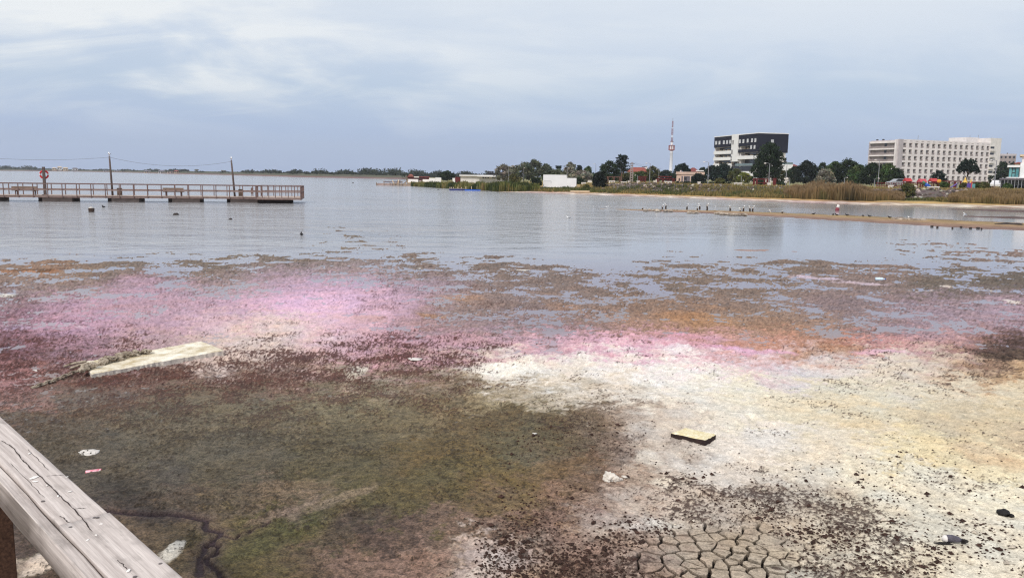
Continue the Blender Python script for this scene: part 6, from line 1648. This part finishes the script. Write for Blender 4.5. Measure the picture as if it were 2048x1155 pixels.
# ================================================================== PLAYGROUND AND CARS
M_ROOFP = mat('play_roof_red', S(174, 58, 60), .5, .12, 2, .05); M_ROOFK = mat('play_roof_pink', S(182, 72, 84), .5, .1, 2, .05)
M_SLB = mat('slide_blue', S(36, 84, 176), .4, .1, 2, 0); M_SLG = mat('slide_green', S(40, 118, 84), .4, .1, 2, 0); M_YEL = mat('play_yellow', S(214, 176, 84), .6, .12, 2, .05); M_PUR = mat('play_purple', S(92, 72, 150), .5, .15, 2, 0)
M_ORA = mat('play_orange', S(216, 150, 60), .5, .1, 2, 0)
def play_tower(label, px_, Y_, top, wpx, m):
    p = spot(px_, Y_); H_ = at(px_, top, Y_).z - p.z; w_ = wpx / ppm(Y_)
    r = thing('play_tower', label, 'play tower', p, .1)
    for sx in (-1, 1):
        for yq in (0, w_): MB().box(sx * w_ / 2 - .06, sx * w_ / 2 + .06, yq - .06, yq + .06, -.1, H_ - .5).build('post', M_MAROON, r)
    MB().box(-w_ / 2, w_ / 2, 0, w_, H_ * .42, H_ * .47).build('platform', M_MAROON, r)
    MB().box(-w_ / 2 + .06, w_ / 2 - .06, -.03, .03, H_ * .48, H_ * .70).build('guard_panel', M_MAROON, r)
    v = [(-w_ / 2 - .15, -.2, H_ - .55), (w_ / 2 + .15, -.2, H_ - .55), (w_ / 2 + .15, w_ + .2, H_ - .55), (-w_ / 2 - .15, w_ + .2, H_ - .55), (-w_ / 2 - .15, w_ / 2, H_), (w_ / 2 + .15, w_ / 2, H_)]
    MB().add(v, [(3, 2, 1, 0), (0, 1, 5, 4), (2, 3, 4, 5), (1, 2, 5), (3, 0, 4)]).build('roof', m, r)
    for i in range(3): MB().box(-w_ / 2, w_ / 2, -.1 - .05 * i, -.06 - .05 * i, .2 + .3 * i, .26 + .3 * i).build('rung', M_MAROON, r)
    return r
play_tower('play tower with red gable roof behind the bank shrub', 1817, 140, 356, 10, M_ROOFP); play_tower('play tower with pinkish red roof above the blue tube slide', 1846, 142, 357.5, 11, M_ROOFK); play_tower('play tower with bright red roof right of the blue tube slide', 1868.5, 140, 356.5, 11, M_ROOFP)
p = spot(1850, 136); r = thing('tube_slide', 'tube slide, green at the top and blue below', 'slide', p)
a_ = at(1844, 364.5, 136) - p; c_ = at(1849, 368, 136) - p; d_ = at(1859, 373.5, 136) - p
MB().tube([a_, a_.lerp(c_, .5) + Vector((0, -.1, .02)), c_], .30, 12).build('green_tube', M_SLG, r, True); MB().tube([c_, c_.lerp(d_, .5) + Vector((0, -.2, -.02)), d_], .30, 12).build('blue_tube', M_SLB, r, True)
MB().tube([d_ + Vector((-.3, 0, -.3)), (d_.x - .3, d_.y, 0)], .05, 6).build('support', M_GREYM, r)
def tent(label, px_, Y_, top, wpx):
    p = spot(px_, Y_); H_ = at(px_, top, Y_).z - p.z; w_ = wpx / ppm(Y_)
    r = thing('play_tent', label, 'play tent', p)
    MB().lathe([(w_ / 2, H_ * .42), (w_ * .28, H_ * .66), (w_ * .12, H_ * .86), (.02, H_)], 8).build('canopy', M_YEL, r)
    for sx in (-1, 1): MB().box(sx * w_ * .4 - .05, sx * w_ * .4 + .05, -.05, .05, -.1, H_ * .45).build('post', M_MAROON, r)
    MB().box(-w_ * .36, w_ * .36, -.05, .05, H_ * .2, H_ * .4).build('panel', M_PUR, r)
tent('large yellow pointed play tent before the hotel', 1929, 144, 354, 11); tent('small yellow pointed play tent beside the larger one', 1941, 146, 357.5, 7)
p = spot(1907, 130); r = thing('small_slide', 'small purple blue slide in front of the swing frame', 'slide', p); MB().bar((-.55, 0, .1), (.5, 0, .75), .4, .08, up=(0, 0, 1)).build('chute', M_PUR, r); MB().box(.45, .55, -.2, .2, -.1, .75).build('ladder', M_GREYM, r)
p = spot(1942, 130); r = thing('climbing_wall', 'purple and teal climbing panel below the yellow tents', 'climbing wall', p); MB().box(-.7, -.1, -.05, .05, 0, .9).build('purple_panel', M_PUR, r); MB().box(.1, .6, -.05, .05, 0, .75).build('teal_panel', M_GLASST, r); MB().box(-.09, .09, -.06, .06, 0, 1.1).build('pink_post', M_ROOFK, r)
p = spot(1877, 132); r = thing('spring_toy', 'small orange play wheel right of the red play tower', 'toy', p); MB().lathe([(.05, .8), (.3, .95), (.34, 1.2), (.2, 1.4)], 10).build('wheel', M_ORA, r); MB().tube([(0, 0, -.1), (0, 0, .85)], .07, 6).build('post', M_MAROON, r)
p = spot(1803, 130); r = thing('playground_fence', 'maroon slatted fence along the left of the playground', 'fence', p); fw = 44 / ppm(130)
MB().box(0, fw, 0, .05, .75, .83).build('rail', M_MAROON, r); MB().box(0, fw, 0, .05, .2, .28).build('rail', M_MAROON, r)
for i in range(16): MB().box(fw * i / 15 - .03, fw * i / 15 + .03, -.03, -.003, -.05, .95).build('slat', M_MAROON, r)
p = spot(1752, 132); r = thing('playground_fence', 'maroon slatted fence before the green tree row', 'fence', p); fw = 50 / ppm(132)
MB().box(0, fw, 0, .05, .65, .73).build('rail', M_MAROON, r); MB().box(0, fw, 0, .05, .2, .28).build('rail', M_MAROON, r)
for i in range(16): MB().box(fw * i / 15 - .03, fw * i / 15 + .03, -.03, -.003, -.05, .85).build('slat', M_MAROON, r)
M_CARW = mat('car_white', S(220, 220, 222), .25, .03, 1, 0, spec=.6); M_CARS = mat('car_silver', S(150, 152, 158), .25, .05, 1, 0, spec=.6); M_TYRE = mat('tyre', S(24, 24, 26), .8, .1, 4, .1)
def car(label, px_, Y_, rz, m):
    r = thing('parked_car', label, 'car', spot(px_, Y_), rz, 'cars parked by the trees')
    prof = [(-2.0, .35), (-2.05, .75), (-1.75, .9), (-1.2, .98), (-.6, 1.42), (.75, 1.45), (1.35, .98), (1.95, .85), (2.05, .6), (2.0, .35)]
    n = len(prof); V = [(x_, -.82 + (.14 if z_ > 1.2 else 0), z_) for x_, z_ in prof] + [(x_, .82 - (.14 if z_ > 1.2 else 0), z_) for x_, z_ in prof]
    MB().add(V, [tuple(range(n)), tuple(reversed(range(n, 2 * n)))] + [(i, i + n, (i + 1) % n + n, (i + 1) % n) for i in range(n)]).build('body', m, r)
    for sy in (-1, 1):
        V = [(-1.0, sy * .79, 1.0), (1.15, sy * .79, 1.0), (.68, sy * .70, 1.38), (-.52, sy * .70, 1.38)]
        V2 = [(x_, y_ + sy * .04, z_) for x_, y_, z_ in V]
        MB().add(V + V2, [(0, 1, 2, 3), (7, 6, 5, 4), (0, 4, 5, 1), (1, 5, 6, 2), (2, 6, 7, 3), (3, 7, 4, 0)]).build('side_window', M_GLASSD, r)
        for xq in (-1.25, 1.28):
            w_ = MB().tube([(xq, sy * .66, .32), (xq, sy * .86, .32)], .32, 14).build('wheel', M_TYRE, r); MB().tube([(xq, sy * .861, .32), (xq, sy * .875, .32)], .18, 10).build('hubcap', M_GREYM, w_)
        MB().box(-2.07, -2.0, sy * .7 - .12, sy * .7 + .12, .62, .76).build('headlight', M_WHITEB, r); MB().box(2.0, 2.07, sy * .7 - .1, sy * .7 + .1, .62, .8).build('tail_light', M_REDB, r)
car('silver car parked at the right end of the tree row', 1796, 150, .1, M_CARS); car('white car parked by the villa beside the lamp post', 1993, 150, .9, M_CARW)
# ================================================================== THE RAILING IN THE FOREGROUND
HAZE = 0.0002
def wood_material(name, base, dark, along=(0, 0, 0), rot=0.0):
    m = bpy.data.materials.new(name); m.use_nodes = True
    nt = m.node_tree; b = nt.nodes['Principled BSDF']; L = nt.links.new
    tc = nt.nodes.new('ShaderNodeTexCoord')
    def tex(sx, sy, sz, det, dist=0.0, rough=.6):
        mp = nt.nodes.new('ShaderNodeMapping'); mp.inputs['Scale'].default_value = (sx, sy, sz); mp.inputs['Location'].default_value = (rot, rot * 2, 0)
        L(tc.outputs['Object'], mp.inputs[0])
        n = nt.nodes.new('ShaderNodeTexNoise'); n.inputs['Scale'].default_value = 1; n.inputs['Detail'].default_value = det; n.inputs['Distortion'].default_value = dist; n.inputs['Roughness'].default_value = rough
        L(mp.outputs[0], n.inputs[0]); return n.outputs[0]
    grain = tex(2.2, 80, 80, 6, .12); blot = tex(6, 14, 14, 5); fine = tex(14, 420, 420, 3); crack = tex(1.1, 26, 26, 3, 1.2)
    def mr(v, a, c, d, e):
        n = nt.nodes.new('ShaderNodeMapRange'); n.inputs['From Min'].default_value = a; n.inputs['From Max'].default_value = c; n.inputs['To Min'].default_value = d; n.inputs['To Max'].default_value = e; L(v, n.inputs[0]); return n.outputs[0]
    def mx(f, a, c, bl='MIX'):
        n = nt.nodes.new('ShaderNodeMix'); n.data_type = 'RGBA'; n.blend_type = bl
        if isinstance(f, float): n.inputs[0].default_value = f
        else: L(f, n.inputs[0])
        for k, v in ((6, a), (7, c)):
            if isinstance(v, tuple): n.inputs[k].default_value = (*v, 1)
            else: L(v, n.inputs[k])
        return n.outputs[2]
    c = mx(mr(grain, .35, .65, 0., 1.), dark, base)
    c = mx(mr(blot, .55, .72, 0., .6), c, tuple(v * .52 for v in dark))
    g2 = mr(fine, .3, .7, .86, 1.1); c = mx(1.0, c, g2, 'MULTIPLY')
    L(c, b.inputs['Base Color']); b.inputs['Roughness'].default_value = .85; b.inputs['Specular IOR Level'].default_value = .2
    ad = nt.nodes.new('ShaderNodeMath'); ad.operation = 'ADD'; L(grain, ad.inputs[0]); L(fine, ad.inputs[1])
    bp = nt.nodes.new('ShaderNodeBump'); bp.inputs['Strength'].default_value = .3; bp.inputs['Distance'].default_value = .002; L(ad.outputs[0], bp.inputs['Height']); L(bp.outputs[0], b.inputs['Normal'])
    return m
M_RAIL = wood_material('weathered_plank', S(210, 200, 195), S(178, 167, 162))
M_RAIL2 = wood_material('weathered_beam', S(206, 196, 191), S(166, 155, 150), rot=3.7)
M_POSTB = wood_material('brown_post', S(98, 72, 58), S(64, 46, 38), rot=8.1)
M_CRACKD = mat('wood_crack', S(58, 50, 48), .95, .2, 20, 0)
M_NAIL = mat('screw_head', S(120, 112, 110), .4, .2, 40, 0, metal=.7)
RZ = 1.95
dv = Vector((-.70164, .71253, 0)); nv = Vector((-.71253, -.70164, 0))     # along the railing, and its normal
k_ = 1.05
O_R, O_G, O_L = -.7302 * k_, -.5977 * k_, -.5607 * k_
rail = thing('railing', 'weathered grey wooden railing in the near left corner', 'railing', (0, 0, 0), 0)
def rp(s, o, z): return dv * s + nv * o + Vector((0, 0, z))
def plane_pt(px_, py_, z=RZ):
    g_ = gnd(px_, py_, z); v = Vector((g_.x, g_.y, 0)); return v.dot(dv), v.dot(nv)
ang = math.atan2(dv.y, dv.x)
def plank(name, s0, s1, o0, o1, z0, z1, m, seed, wob=.0025, ns=60, crack=None):
    """a long plank with slightly uneven worn edges; built in its own frame, x along it"""
    me_ = bpy.data.meshes.new(name); V = []; F = []
    prof = []                           # cross-section, rounded upper edges
    r_ = .003
    yA, yB = 0, abs(o1 - o0)
    prof = [(yA, z0), (yA, z1 - r_), (yA + r_ * .3, z1 - r_ * .3), (yA + r_, z1)]
    for t in (.12, .25, .4, .5, .6, .75, .88): prof.append((yA + (yB - yA) * t, z1))
    prof += [(yB - r_, z1), (yB - r_ * .3, z1 - r_ * .3), (yB, z1 - r_), (yB, z0)]
    n = len(prof)
    for i in range(ns + 1):
        x_ = (s1 - s0) * i / ns
        for j, (y_, z_) in enumerate(prof):
            w1 = mnoise.noise(Vector((x_ * 3 + seed, j * .9, seed))) * wob; w2 = mnoise.noise(Vector((x_ * 5 + seed * 2, j * .7, 3))) * wob * (1 if z_ > z0 + .001 else 0)
            V.append((x_, y_ + (w1 if j < 4 or j > n - 5 else 0), z_ + w2))
    for i in range(ns):
        for j in range(n - 1): F.append((i * n + j, i * n + j + 1, (i + 1) * n + j + 1, (i + 1) * n + j))
        F.append((i * n + n - 1, i * n, (i + 1) * n, (i + 1) * n + n - 1))
    F.append(tuple(range(n))[::-1]); F.append(tuple(ns * n + j for j in range(n)))
    me_.from_pydata(V, [], F); me_.update(); me_.shade_smooth()
    o = link(name, me_, m, rail)
    p_ = rp(s0, o0, 0); o.location = (p_.x, p_.y, 0); o.rotation_euler = (0, 0, ang)
    return o
# local +y of the plank frame is the left of dv = -nv side? choose offsets so that y grows towards the camera
sj, _ = plane_pt(168, 1037)
def seg(name, s0, s1, oa, ob, z0, z1, m, seed, **k):           # oa: lake side, ob: camera side
    yv = Vector((-dv.y, dv.x, 0))
    # yv . nv  sign
    if yv.dot(nv) > 0: return plank(name, s0, s1, min(oa, ob), max(oa, ob), z0, z1, m, seed, **k)
    return plank(name, s0, s1, max(oa, ob), min(oa, ob), z0, z1, m, seed, **k)
seg('top_plank', -1.2, sj - .002, O_R - .004, O_G - .003, RZ - .045, RZ + .001, M_RAIL, 1.0)
seg('top_plank', sj + .002, sj + 1.6, O_R, O_G - .003, RZ - .045, RZ, M_RAIL, 5.0)
seg('top_plank', sj + 1.604, sj + 5.0, O_R - .003, O_G - .003, RZ - .045, RZ - .001, M_RAIL, 9.0)
# height of the side beam: its lower edge as surveyed
r_ = ray(119, 1155); tpl = O_L / (r_[0] * nv.x + r_[1] * nv.y); ZB = EYE + r_[2] * tpl
seg('side_beam', -1.2, sj + 5.0, O_G + .003, O_L, ZB, RZ - .004, M_RAIL2, 13.0, wob=.004)
# drying cracks along the plank, with depth
def wood_crack(pts, w, name='crack'):
    mb = MB(); L3 = [gnd(a_, b_, RZ + .0012) for a_, b_ in pts]
    rc = random.Random(len(pts)); dense = []
    for a_, b_ in zip(L3[:-1], L3[1:]):
        for i in range(6): dense.append(a_.lerp(b_, i / 6) + nv * rc.uniform(-.002, .002))
    dense.append(L3[-1])
    for i in range(len(dense) - 1):
        a_, b_ = dense[i], dense[i + 1]; d_ = (b_ - a_).normalized(); x_ = Vector((-d_.y, d_.x, 0))
        w0 = w * (.35 + .65 * abs(math.sin(i * .7 + 1))) * min(1, i / 3 + .2); w1 = w * (.35 + .65 * abs(math.sin((i + 1) * .7 + 1))) * min(1, (len(dense) - 2 - i) / 3 + .2)
        mb.add([a_ - x_ * w0, a_ + x_ * w0, b_ + x_ * w1, b_ - x_ * w1], [(0, 1, 2, 3)])
    mb.build(name, M_CRACKD, rail)
wood_crack([(2, 880), (25, 893), (43, 917), (58, 932), (82, 953), (105, 976), (130, 1000), (158, 1028), (185, 1062)], .0022)
wood_crack([(118, 1031), (130, 1036), (135, 1044), (142, 1042)], .0018); wood_crack([(198, 1082), (215, 1092), (228, 1104), (232, 1116), (246, 1128), (254, 1138)], .0016)
wood_crack([(55, 897), (75, 917), (98, 940)], .0012); wood_crack([(20, 925), (60, 965), (90, 995)], .0010)
for a_, b_ in (((92, 951), (128, 949)), ((148, 1017), (172, 1015))): wood_crack([a_, ((a_[0] + b_[0]) / 2, (a_[1] + b_[1]) / 2 - 1), b_], .0014)
for px_, py_ in ((141, 1054), (189, 1035), (195, 1035), (86, 1002), (321, 1127), (257, 1141), (270, 1153)):
    g_ = gnd(px_, py_, RZ); r_ = MB().lathe([(.0055, 0), (.0055, .0025), (.003, .0035)], 10, (g_.x, g_.y, RZ - .0005)); r_.build('screw', M_NAIL, rail)
M_GUANO2 = mat('white_droppings', S(232, 228, 224), .9, .05, 60, .1)
for px_, py_, w in ((68, 954, .018), (70, 962, .01), (59, 906, .008), (116, 991, .007), (140, 982, .008), (94, 970, .005), (175, 1079, .007), (202, 1047, .006), (257, 1140, .010), (134, 953, .006), (192, 1069, .005)):
    me_ = lump(px_, w, w * .45, .002, 2, .4, 2.2); o = link('dropping', me_, M_GUANO2, rail); g_ = gnd(px_, py_, RZ + .002); o.location = g_; o.rotation_euler = (0, 0, ang + px_)
# posts that carry it
for px_ in (4, 560):
    s_, _o = plane_pt(px_, 1060, 1.7); 
def post_at(s_):
    o_ = (O_G + O_L) / 2 - .075
    mb = MB().box(-.04, .04, -.04, .04, -.25, RZ - .05)
    o = mb.build('post', M_POSTB, rail, bevel=.006); p_ = rp(s_, o_, 0); o.location = (p_.x, p_.y, 0); o.rotation_euler = (0, 0, ang)
r_ = ray(2, 1080); o_ = (O_G + O_L) / 2 - .075; t_ = o_ / (r_[0] * nv.x + r_[1] * nv.y); hit = Vector((r_[0] * t_, r_[1] * t_, 0))
post_at(hit.dot(dv)); post_at(hit.dot(dv) + 1.8); post_at(hit.dot(dv) + 3.6); post_at(hit.dot(dv) - 2.6)

# ================================================================== THINGS ON THE MUD
M_SALTY = mat('salt_crusted_slab', S(182, 164, 128), .95, .3, 4.5, .9, col2=S(244, 238, 224), bscale=40)
M_SALTW = mat('salt_white', S(206, 198, 188), .95, .2, 10, .6, bscale=60)
M_SLABY = mat('yellow_crust', S(222, 204, 154), .95, .25, 26, .9, col2=S(248, 240, 214), bscale=90)
M_SLABD = mat('dark_slab_side', S(52, 40, 38), .95, .35, 20, .5, bscale=60)  # dark brown sides, deeper in tone than the block's top
M_RUST = mat('encrusted_iron', S(104, 88, 74), .9, .4, 25, .5, col2=S(190, 178, 160), bscale=90)
def hfl(x_, y_):
    return float(flat_fields(np.array([x_]), np.array([y_]))[0][0])
def slab(name, label, quad, thick, m, mside, nx, ny, seed, rag=.03, bow=0.0, tilt=(0, 0, 0, 0)):
    """quad: four surveyed top corners near-left, near-right, far-right, far-left"""
    c0_ = gnd(*quad[0]); zb0 = max(0.0, hfl(*gnd((quad[0][0] + quad[2][0]) / 2, (quad[0][1] + quad[2][1]) / 2).xy))
    c = [gnd(a_, b_, thick + zb0) for a_, b_ in quad]; cen = sum(c, Vector()) / 4; cen.z = zb0
    c = [Vector((p.x, p.y, thick + zb0)) for p in c]
    r = thing(name, label, 'slab', cen)
    top = []; 
    for j in range(ny + 1):
        v = j / ny
        for i in range(nx + 1):
            u = i / nx
            p = c[0].lerp(c[1], u).lerp(c[3].lerp(c[2], u), v) - cen
            e_ = min(u, 1 - u) * nx < .6 or min(v, 1 - v) * ny < .6
            if e_:
                p.x += mnoise.noise(Vector((p.x * 17, p.y * 17, seed))) * rag; p.y += mnoise.noise(Vector((p.x * 17, p.y * 17, seed + 4))) * rag
            zt = thick + (tilt[0] * (1 - u) * (1 - v) + tilt[1] * u * (1 - v) + tilt[2] * u * v + tilt[3] * (1 - u) * v)
            p.z = zt + mnoise.noise(Vector((p.x * 6, p.y * 6, seed + 9))) * rag * .35 - (.012 if e_ else 0)
            top.append(p)
    W = nx + 1
    F = [(j * W + i, j * W + i + 1, (j + 1) * W + i + 1, (j + 1) * W + i) for j in range(ny) for i in range(nx)]
    me_ = pydata(name + '_top', [tuple(p) for p in top], F); me_.shade_smooth(); link('crust', me_, m, r)
    ring = [i for i in range(W)] + [j * W + nx for j in range(1, ny + 1)] + [ny * W + i for i in range(nx - 1, -1, -1)] + [j * W for j in range(ny - 1, 0, -1)]
    V = [tuple(top[i]) for i in ring]; n = len(ring)
    for i in ring:
        p = top[i]; k2 = 1 + mnoise.noise(Vector((p.x * 12, p.y * 12, seed + 2))) * .02; V.append((p.x * k2, p.y * k2, -.06))
    link('side', pydata(name + '_side', V, [(i, i + n, (i + 1) % n + n, (i + 1) % n) for i in range(n)]), mside, r)
    return r
slab('concrete_slab', 'long broken slab crusted with yellow salt in the pink shallows', [(182, 740), (448, 699), (402, 682), (172, 716)], .10, M_SALTY, M_SALTW, 110, 24, 2.0, .026, tilt=(-.05, .0, .01, -.04))
slab('flat_block', 'small flat yellowish block with dark sides on the salt crust', [(1342, 864), (1410, 878), (1432, 867), (1371, 853.5)], .06, M_SLABY, M_SLABD, 22, 14, 6.0, .010)
# heap of encrusted chain on the slab
rs = np.random.RandomState(4); mb = MB()
path = [gnd(a_, b_, .13) for a_, b_ in ((165, 736), (190, 728), (215, 720), (240, 714), (262, 708), (280, 706), (298, 704))]
for i in range(70):
    u = rs.rand() * (len(path) - 1.01); k = int(u); p = path[k].lerp(path[k + 1], u - k) + Vector((rs.uniform(-.05, .05), rs.uniform(-.06, .06), rs.uniform(-.03, .045) - .03 * (u < 1.2)))
    s_ = rs.uniform(.03, .06) * (.6 if u > 4.5 else 1); me_ = lump(rs.randint(90), s_ * 1.3, s_, s_ * .7, 1, .45)
    mb.add([tuple(v.co + p) for v in me_.vertices], [tuple(q.vertices) for q in me_.polygons])
tag(mb.build('encrusted_rope', M_RUST), 'lumpy encrusted heap of rope and chain lying along the slab', 'rope', kind='stuff')
# loose chain
ch = [gnd(a_, b_, .05) for a_, b_ in ((190, 727), (172, 735), (155, 741), (140, 746), (126, 751), (112, 756), (98, 760), (84, 764), (70, 768))]
r = thing('chain', 'rusty chain trailing off the broken slab into the mud', 'chain', ch[-1])
tot = 15
for i in range(tot):
    u = i / (tot - 1) * (len(ch) - 1.001); k = int(u); p = ch[k].lerp(ch[k + 1], u - k); d_ = (ch[k + 1] - ch[k]).normalized()
    p.z = .06 - .05 * i / tot
    ln, wd = .062, .032; mb = MB(); side = Vector((-d_.y, d_.x, 0)) if i % 2 == 0 else Vector((0, 0, 1)).lerp(Vector((-d_.y, d_.x, 0)), .35).normalized()
    pts = []
    for q in range(13):
        a_ = 2 * math.pi * q / 12; cx_ = math.cos(a_); sx_ = math.sin(a_)
        pts.append(p + d_ * (ln * .55 * (1 if cx_ > 0 else -1) * min(1, abs(cx_) * 1.6) + ln * .25 * cx_) + side * wd * sx_ - ch[-1])
    mb.tube(pts, .0125, 6, cap=False).build('link', M_RUST, r, True)
for a_ in (((128, 732), (172, 722)), ((140, 736), (178, 726))):
    p0 = gnd(*a_[0], .03); p1 = gnd(*a_[1], .10)
    tag(MB().tube([p0, p0.lerp(p1, .5) + Vector((0, 0, .01)), p1], [.018, .022, .02], 6).build('iron_rod', M_RUST), 'thin encrusted iron rod sticking out behind the chain' + (', upper one' if a_[0][0] == 128 else ', lower one'), 'rod', 'iron rods by the slab')
# litter
M_CANP = mat('faded_pink_can', S(214, 60, 96), .35, .2, 30, .05, col2=S(240, 214, 222)); M_CANR = mat('can_red', S(176, 22, 52), .35, .2, 20, .05)
a_, c_ = gnd(171, 945.5, .03), gnd(203.5, 941.5, .03)
r = thing('drink_can', 'faded pink and red drink can lying on the wet mud', 'can', (a_ + c_) / 2); d_ = (c_ - a_) / 2
ax = d_.normalized()
MB().tube([-d_, -d_ * .94, d_ * .9, d_], [.022, .027, .027, .021], 16).build('body', M_CANP, r, True)
MB().tube([d_ * .9, d_ * .985], [.0278, .024], 16).build('shoulder', M_CANR, r, True); MB().tube([d_, d_ * 1.012], .019, 14).build('lid', M_GREYM, r); MB().tube([-d_ * 1.012, -d_], .019, 14).build('bottom', M_CANR, r)
lo = MB(); pts = []
for f in (-.98, -.5, 0, .5, .93): pts.append(d_ * f + Vector((0, -.004, -.006)))
lo.tube(pts, [.0268] * 5, 16).build('red_side', M_CANR, r, True)
M_PLAS = mat('white_plastic', S(206, 200, 194), .6, .18, 25, .5, bscale=50)
def sheet(name, label, poly, seed, m, lift=.012, crump=.010, cat='litter'):
    P = [gnd(a_, b_) for a_, b_ in poly]; cen = sum(P, Vector()) / len(P); z0 = max(0, hfl(cen.x, cen.y)) + lift; r = thing(name, label, cat, (cen.x, cen.y, z0))
    V = [(0, 0, .006)]; F = []; rings = 5; n = len(P)
    dens = []
    for i in range(n):
        for k in range(3): dens.append(P[i].lerp(P[(i + 1) % n], k / 3) - cen)
    n = len(dens)
    for q in range(1, rings + 1):
        for p in dens:
            v = p * q / rings; V.append((v.x, v.y, mnoise.noise(Vector((v.x * 22, v.y * 22, seed))) * crump + .004 * (1 - q / rings)))
    for i in range(n): F.append((0, 1 + i, 1 + (i + 1) % n))
    for q in range(rings - 1):
        for i in range(n): a0 = 1 + q * n + i; a1 = 1 + q * n + (i + 1) % n; F.append((a0, a0 + n, a1 + n, a1))
    k = len(V); V2 = [(x_, y_, z_ - .008) for x_, y_, z_ in V]; F2 = [tuple(i + k for i in reversed(f)) for f in F]
    e0 = 1 + (rings - 1) * n; F3 = [(e0 + i, e0 + i + k, e0 + (i + 1) % n + k, e0 + (i + 1) % n) for i in range(n)]
    me_ = pydata(name, V + V2, F + F2 + F3); me_.shade_smooth(); link('sheet', me_, m, r); return r
sheet('plastic_scrap', 'leaf shaped crumpled white scrap on the dark mud near the can', [(143, 912), (158, 909), (172, 906), (186, 905.5), (200, 906.5), (199, 911), (190, 916), (176, 918), (160, 918)], 3, M_PLAS)
sheet('plastic_scrap', 'thin white scrap on the dark brown mats in mid flat', [(815, 723), (826, 721), (845, 723.5), (838, 727), (822, 726.5)], 5, M_PLAS)
sheet('plastic_scrap', 'thin white scrap at the far water edge, right of centre', [(1030, 541), (1044, 540), (1062, 541), (1050, 542.5)], 7, M_PLAS, .02); sheet('plastic_scrap', 'tiny white scrap at the far water edge, left of the wider one', [(1000, 540), (1008, 539.3), (1010, 540.6)], 8, M_PLAS, .02)
sheet('plastic_scrap', 'tiny white scrap on the far brown mats', [(833, 538), (841, 537.2), (842, 539)], 9, M_PLAS, .02); sheet('plastic_scrap', 'small white scrap left of the pale lump, on olive mud', [(1064, 879), (1071, 877.5), (1074, 880), (1068, 881)], 10, M_PLAS)
sheet('plastic_scrap', 'small white scrap left of the chain', [(66, 742), (74, 741), (75, 744)], 12, M_PLAS); sheet('plastic_scrap', 'long white scrap at the far left edge of the pink shallows', [(-6, 590), (12, 589.3), (40, 590.4), (14, 592)], 14, M_PLAS, .02)
# pale lump of salt-caked cloth
M_CAKE = mat('caked_cloth', S(214, 206, 196), .9, .12, 20, .5, bscale=60)
cen = gnd(1224, 958); zc = hfl(cen.x, cen.y)
r = thing('caked_cloth', 'crumpled pale caked cloth at the edge of the olive mud', 'cloth', (cen.x, cen.y, zc))
for nm_, px_, py_, sx, sy, sz, sd, rz in (('fold', 1219, 953, .062, .05, .05, 3, -.4), ('fold', 1231, 957, .05, .032, .032, 7, -.25), ('tail', 1238, 957.5, .04, .016, .016, 9, .1), ('tail', 1249, 953, .028, .014, .012, 11, .1), ('crumb', 1214, 961.5, .03, .012, .012, 13, -.3)):
    me_ = lump(sd, sx, sy, sz, 3, .55, 2.2); me_.shade_smooth(); o = link(nm_, me_, M_CAKE, r); g_ = gnd(px_, py_, zc + sz * .5); o.location = g_ - Vector((cen.x, cen.y, zc)); o.rotation_euler = (0, .25, rz)
# sole and clod on the right
M_SOLE = mat('grey_sole', S(84, 80, 90), .6, .3, 25, .3); M_BLK = mat('wet_black', S(26, 22, 22), .6, .3, 30, .4)
cen = gnd(1905, 1110); zc = hfl(cen.x, cen.y)
r = thing('shoe_scrap', 'torn dark shoe scrap with a white toe on the salt crust', 'shoe', (cen.x, cen.y, zc + .02)); r.rotation_euler = (0, 0, -.12)
MB().tube([(-.09, 0, .012), (-.075, 0, .016), (-.055, 0, .018)], [.014, .028, .030], 14).build('toe', M_WHITE2, r, True)
MB().tube([(-.06, 0, .018), (-.02, .002, .020), (.03, .004, .014), (.055, .004, .008)], [.031, .031, .025, .014], 14).build('upper', M_SOLE, r, True)
me_ = lump(8, .03, .022, .016, 3, .6, 2.4); o = link('torn_heel', me_, M_BLK, r); o.location = (.075, 0, .004)
me_ = lump(21, .07, .02, .008, 2, .5); o = link('muddy_edge', me_, M_BLK, r); o.location = (-.08, -.03, -.012)
cen = gnd(2004, 1044); zc = hfl(cen.x, cen.y)
r = thing('mud_clod', 'black wet lump alone on the pale crust near the right edge', 'clod', (cen.x, cen.y, zc)); me_ = lump(14, .055, .045, .030, 3, .45, 1.8); me_.shade_smooth(); o = link('clod', me_, M_BLK, r); o.location = (0, 0, .02); me_ = lump(17, .025, .02, .018, 2, .4); o = link('crumb', me_, M_BLK, r); o.location = (.055, -.035, .008)
# bottle at the far right mats
cen = gnd(1760, 563); r = thing('plastic_bottle', 'pale blue plastic bottle on the far brown mats', 'bottle', (cen.x, cen.y, .05)); M_BOT = mat('pale_blue_plastic', S(206, 224, 240), .3, .1, 10, .05)
MB().tube([(-.14, 0, .03), (.06, 0, .03), (.10, 0, .03), (.14, 0, .03)], [.05, .05, .022, .02], 12).build('body', M_BOT, r, True); MB().tube([(.14, 0, .03), (.165, 0, .03)], .022, 10).build('cap', M_SLB, r)
stone('pebble', 'brown pebble on the smooth mud at the bottom', 815, 1115, .05, .018, 41, M_ROCK, .03, 'pebble')

# ------------------------------------------------------------------ the air
hz = MB().box(-2400, 2400, -2400, 2400, -3, 78).build('haze', None)
hm = bpy.data.materials.new('haze_air'); hm.use_nodes = True; nt = hm.node_tree; nt.nodes.clear()
out = nt.nodes.new('ShaderNodeOutputMaterial'); pv = nt.nodes.new('ShaderNodeVolumePrincipled'); pv.inputs['Color'].default_value = (.82, .88, .97, 1); pv.inputs['Density'].default_value = HAZE; pv.inputs['Anisotropy'].default_value = .2
nt.links.new(pv.outputs[0], out.inputs['Volume']); hz.data.materials.append(hm)
tag(hz, 'thin bluish haze over the lake', None, kind='stuff')
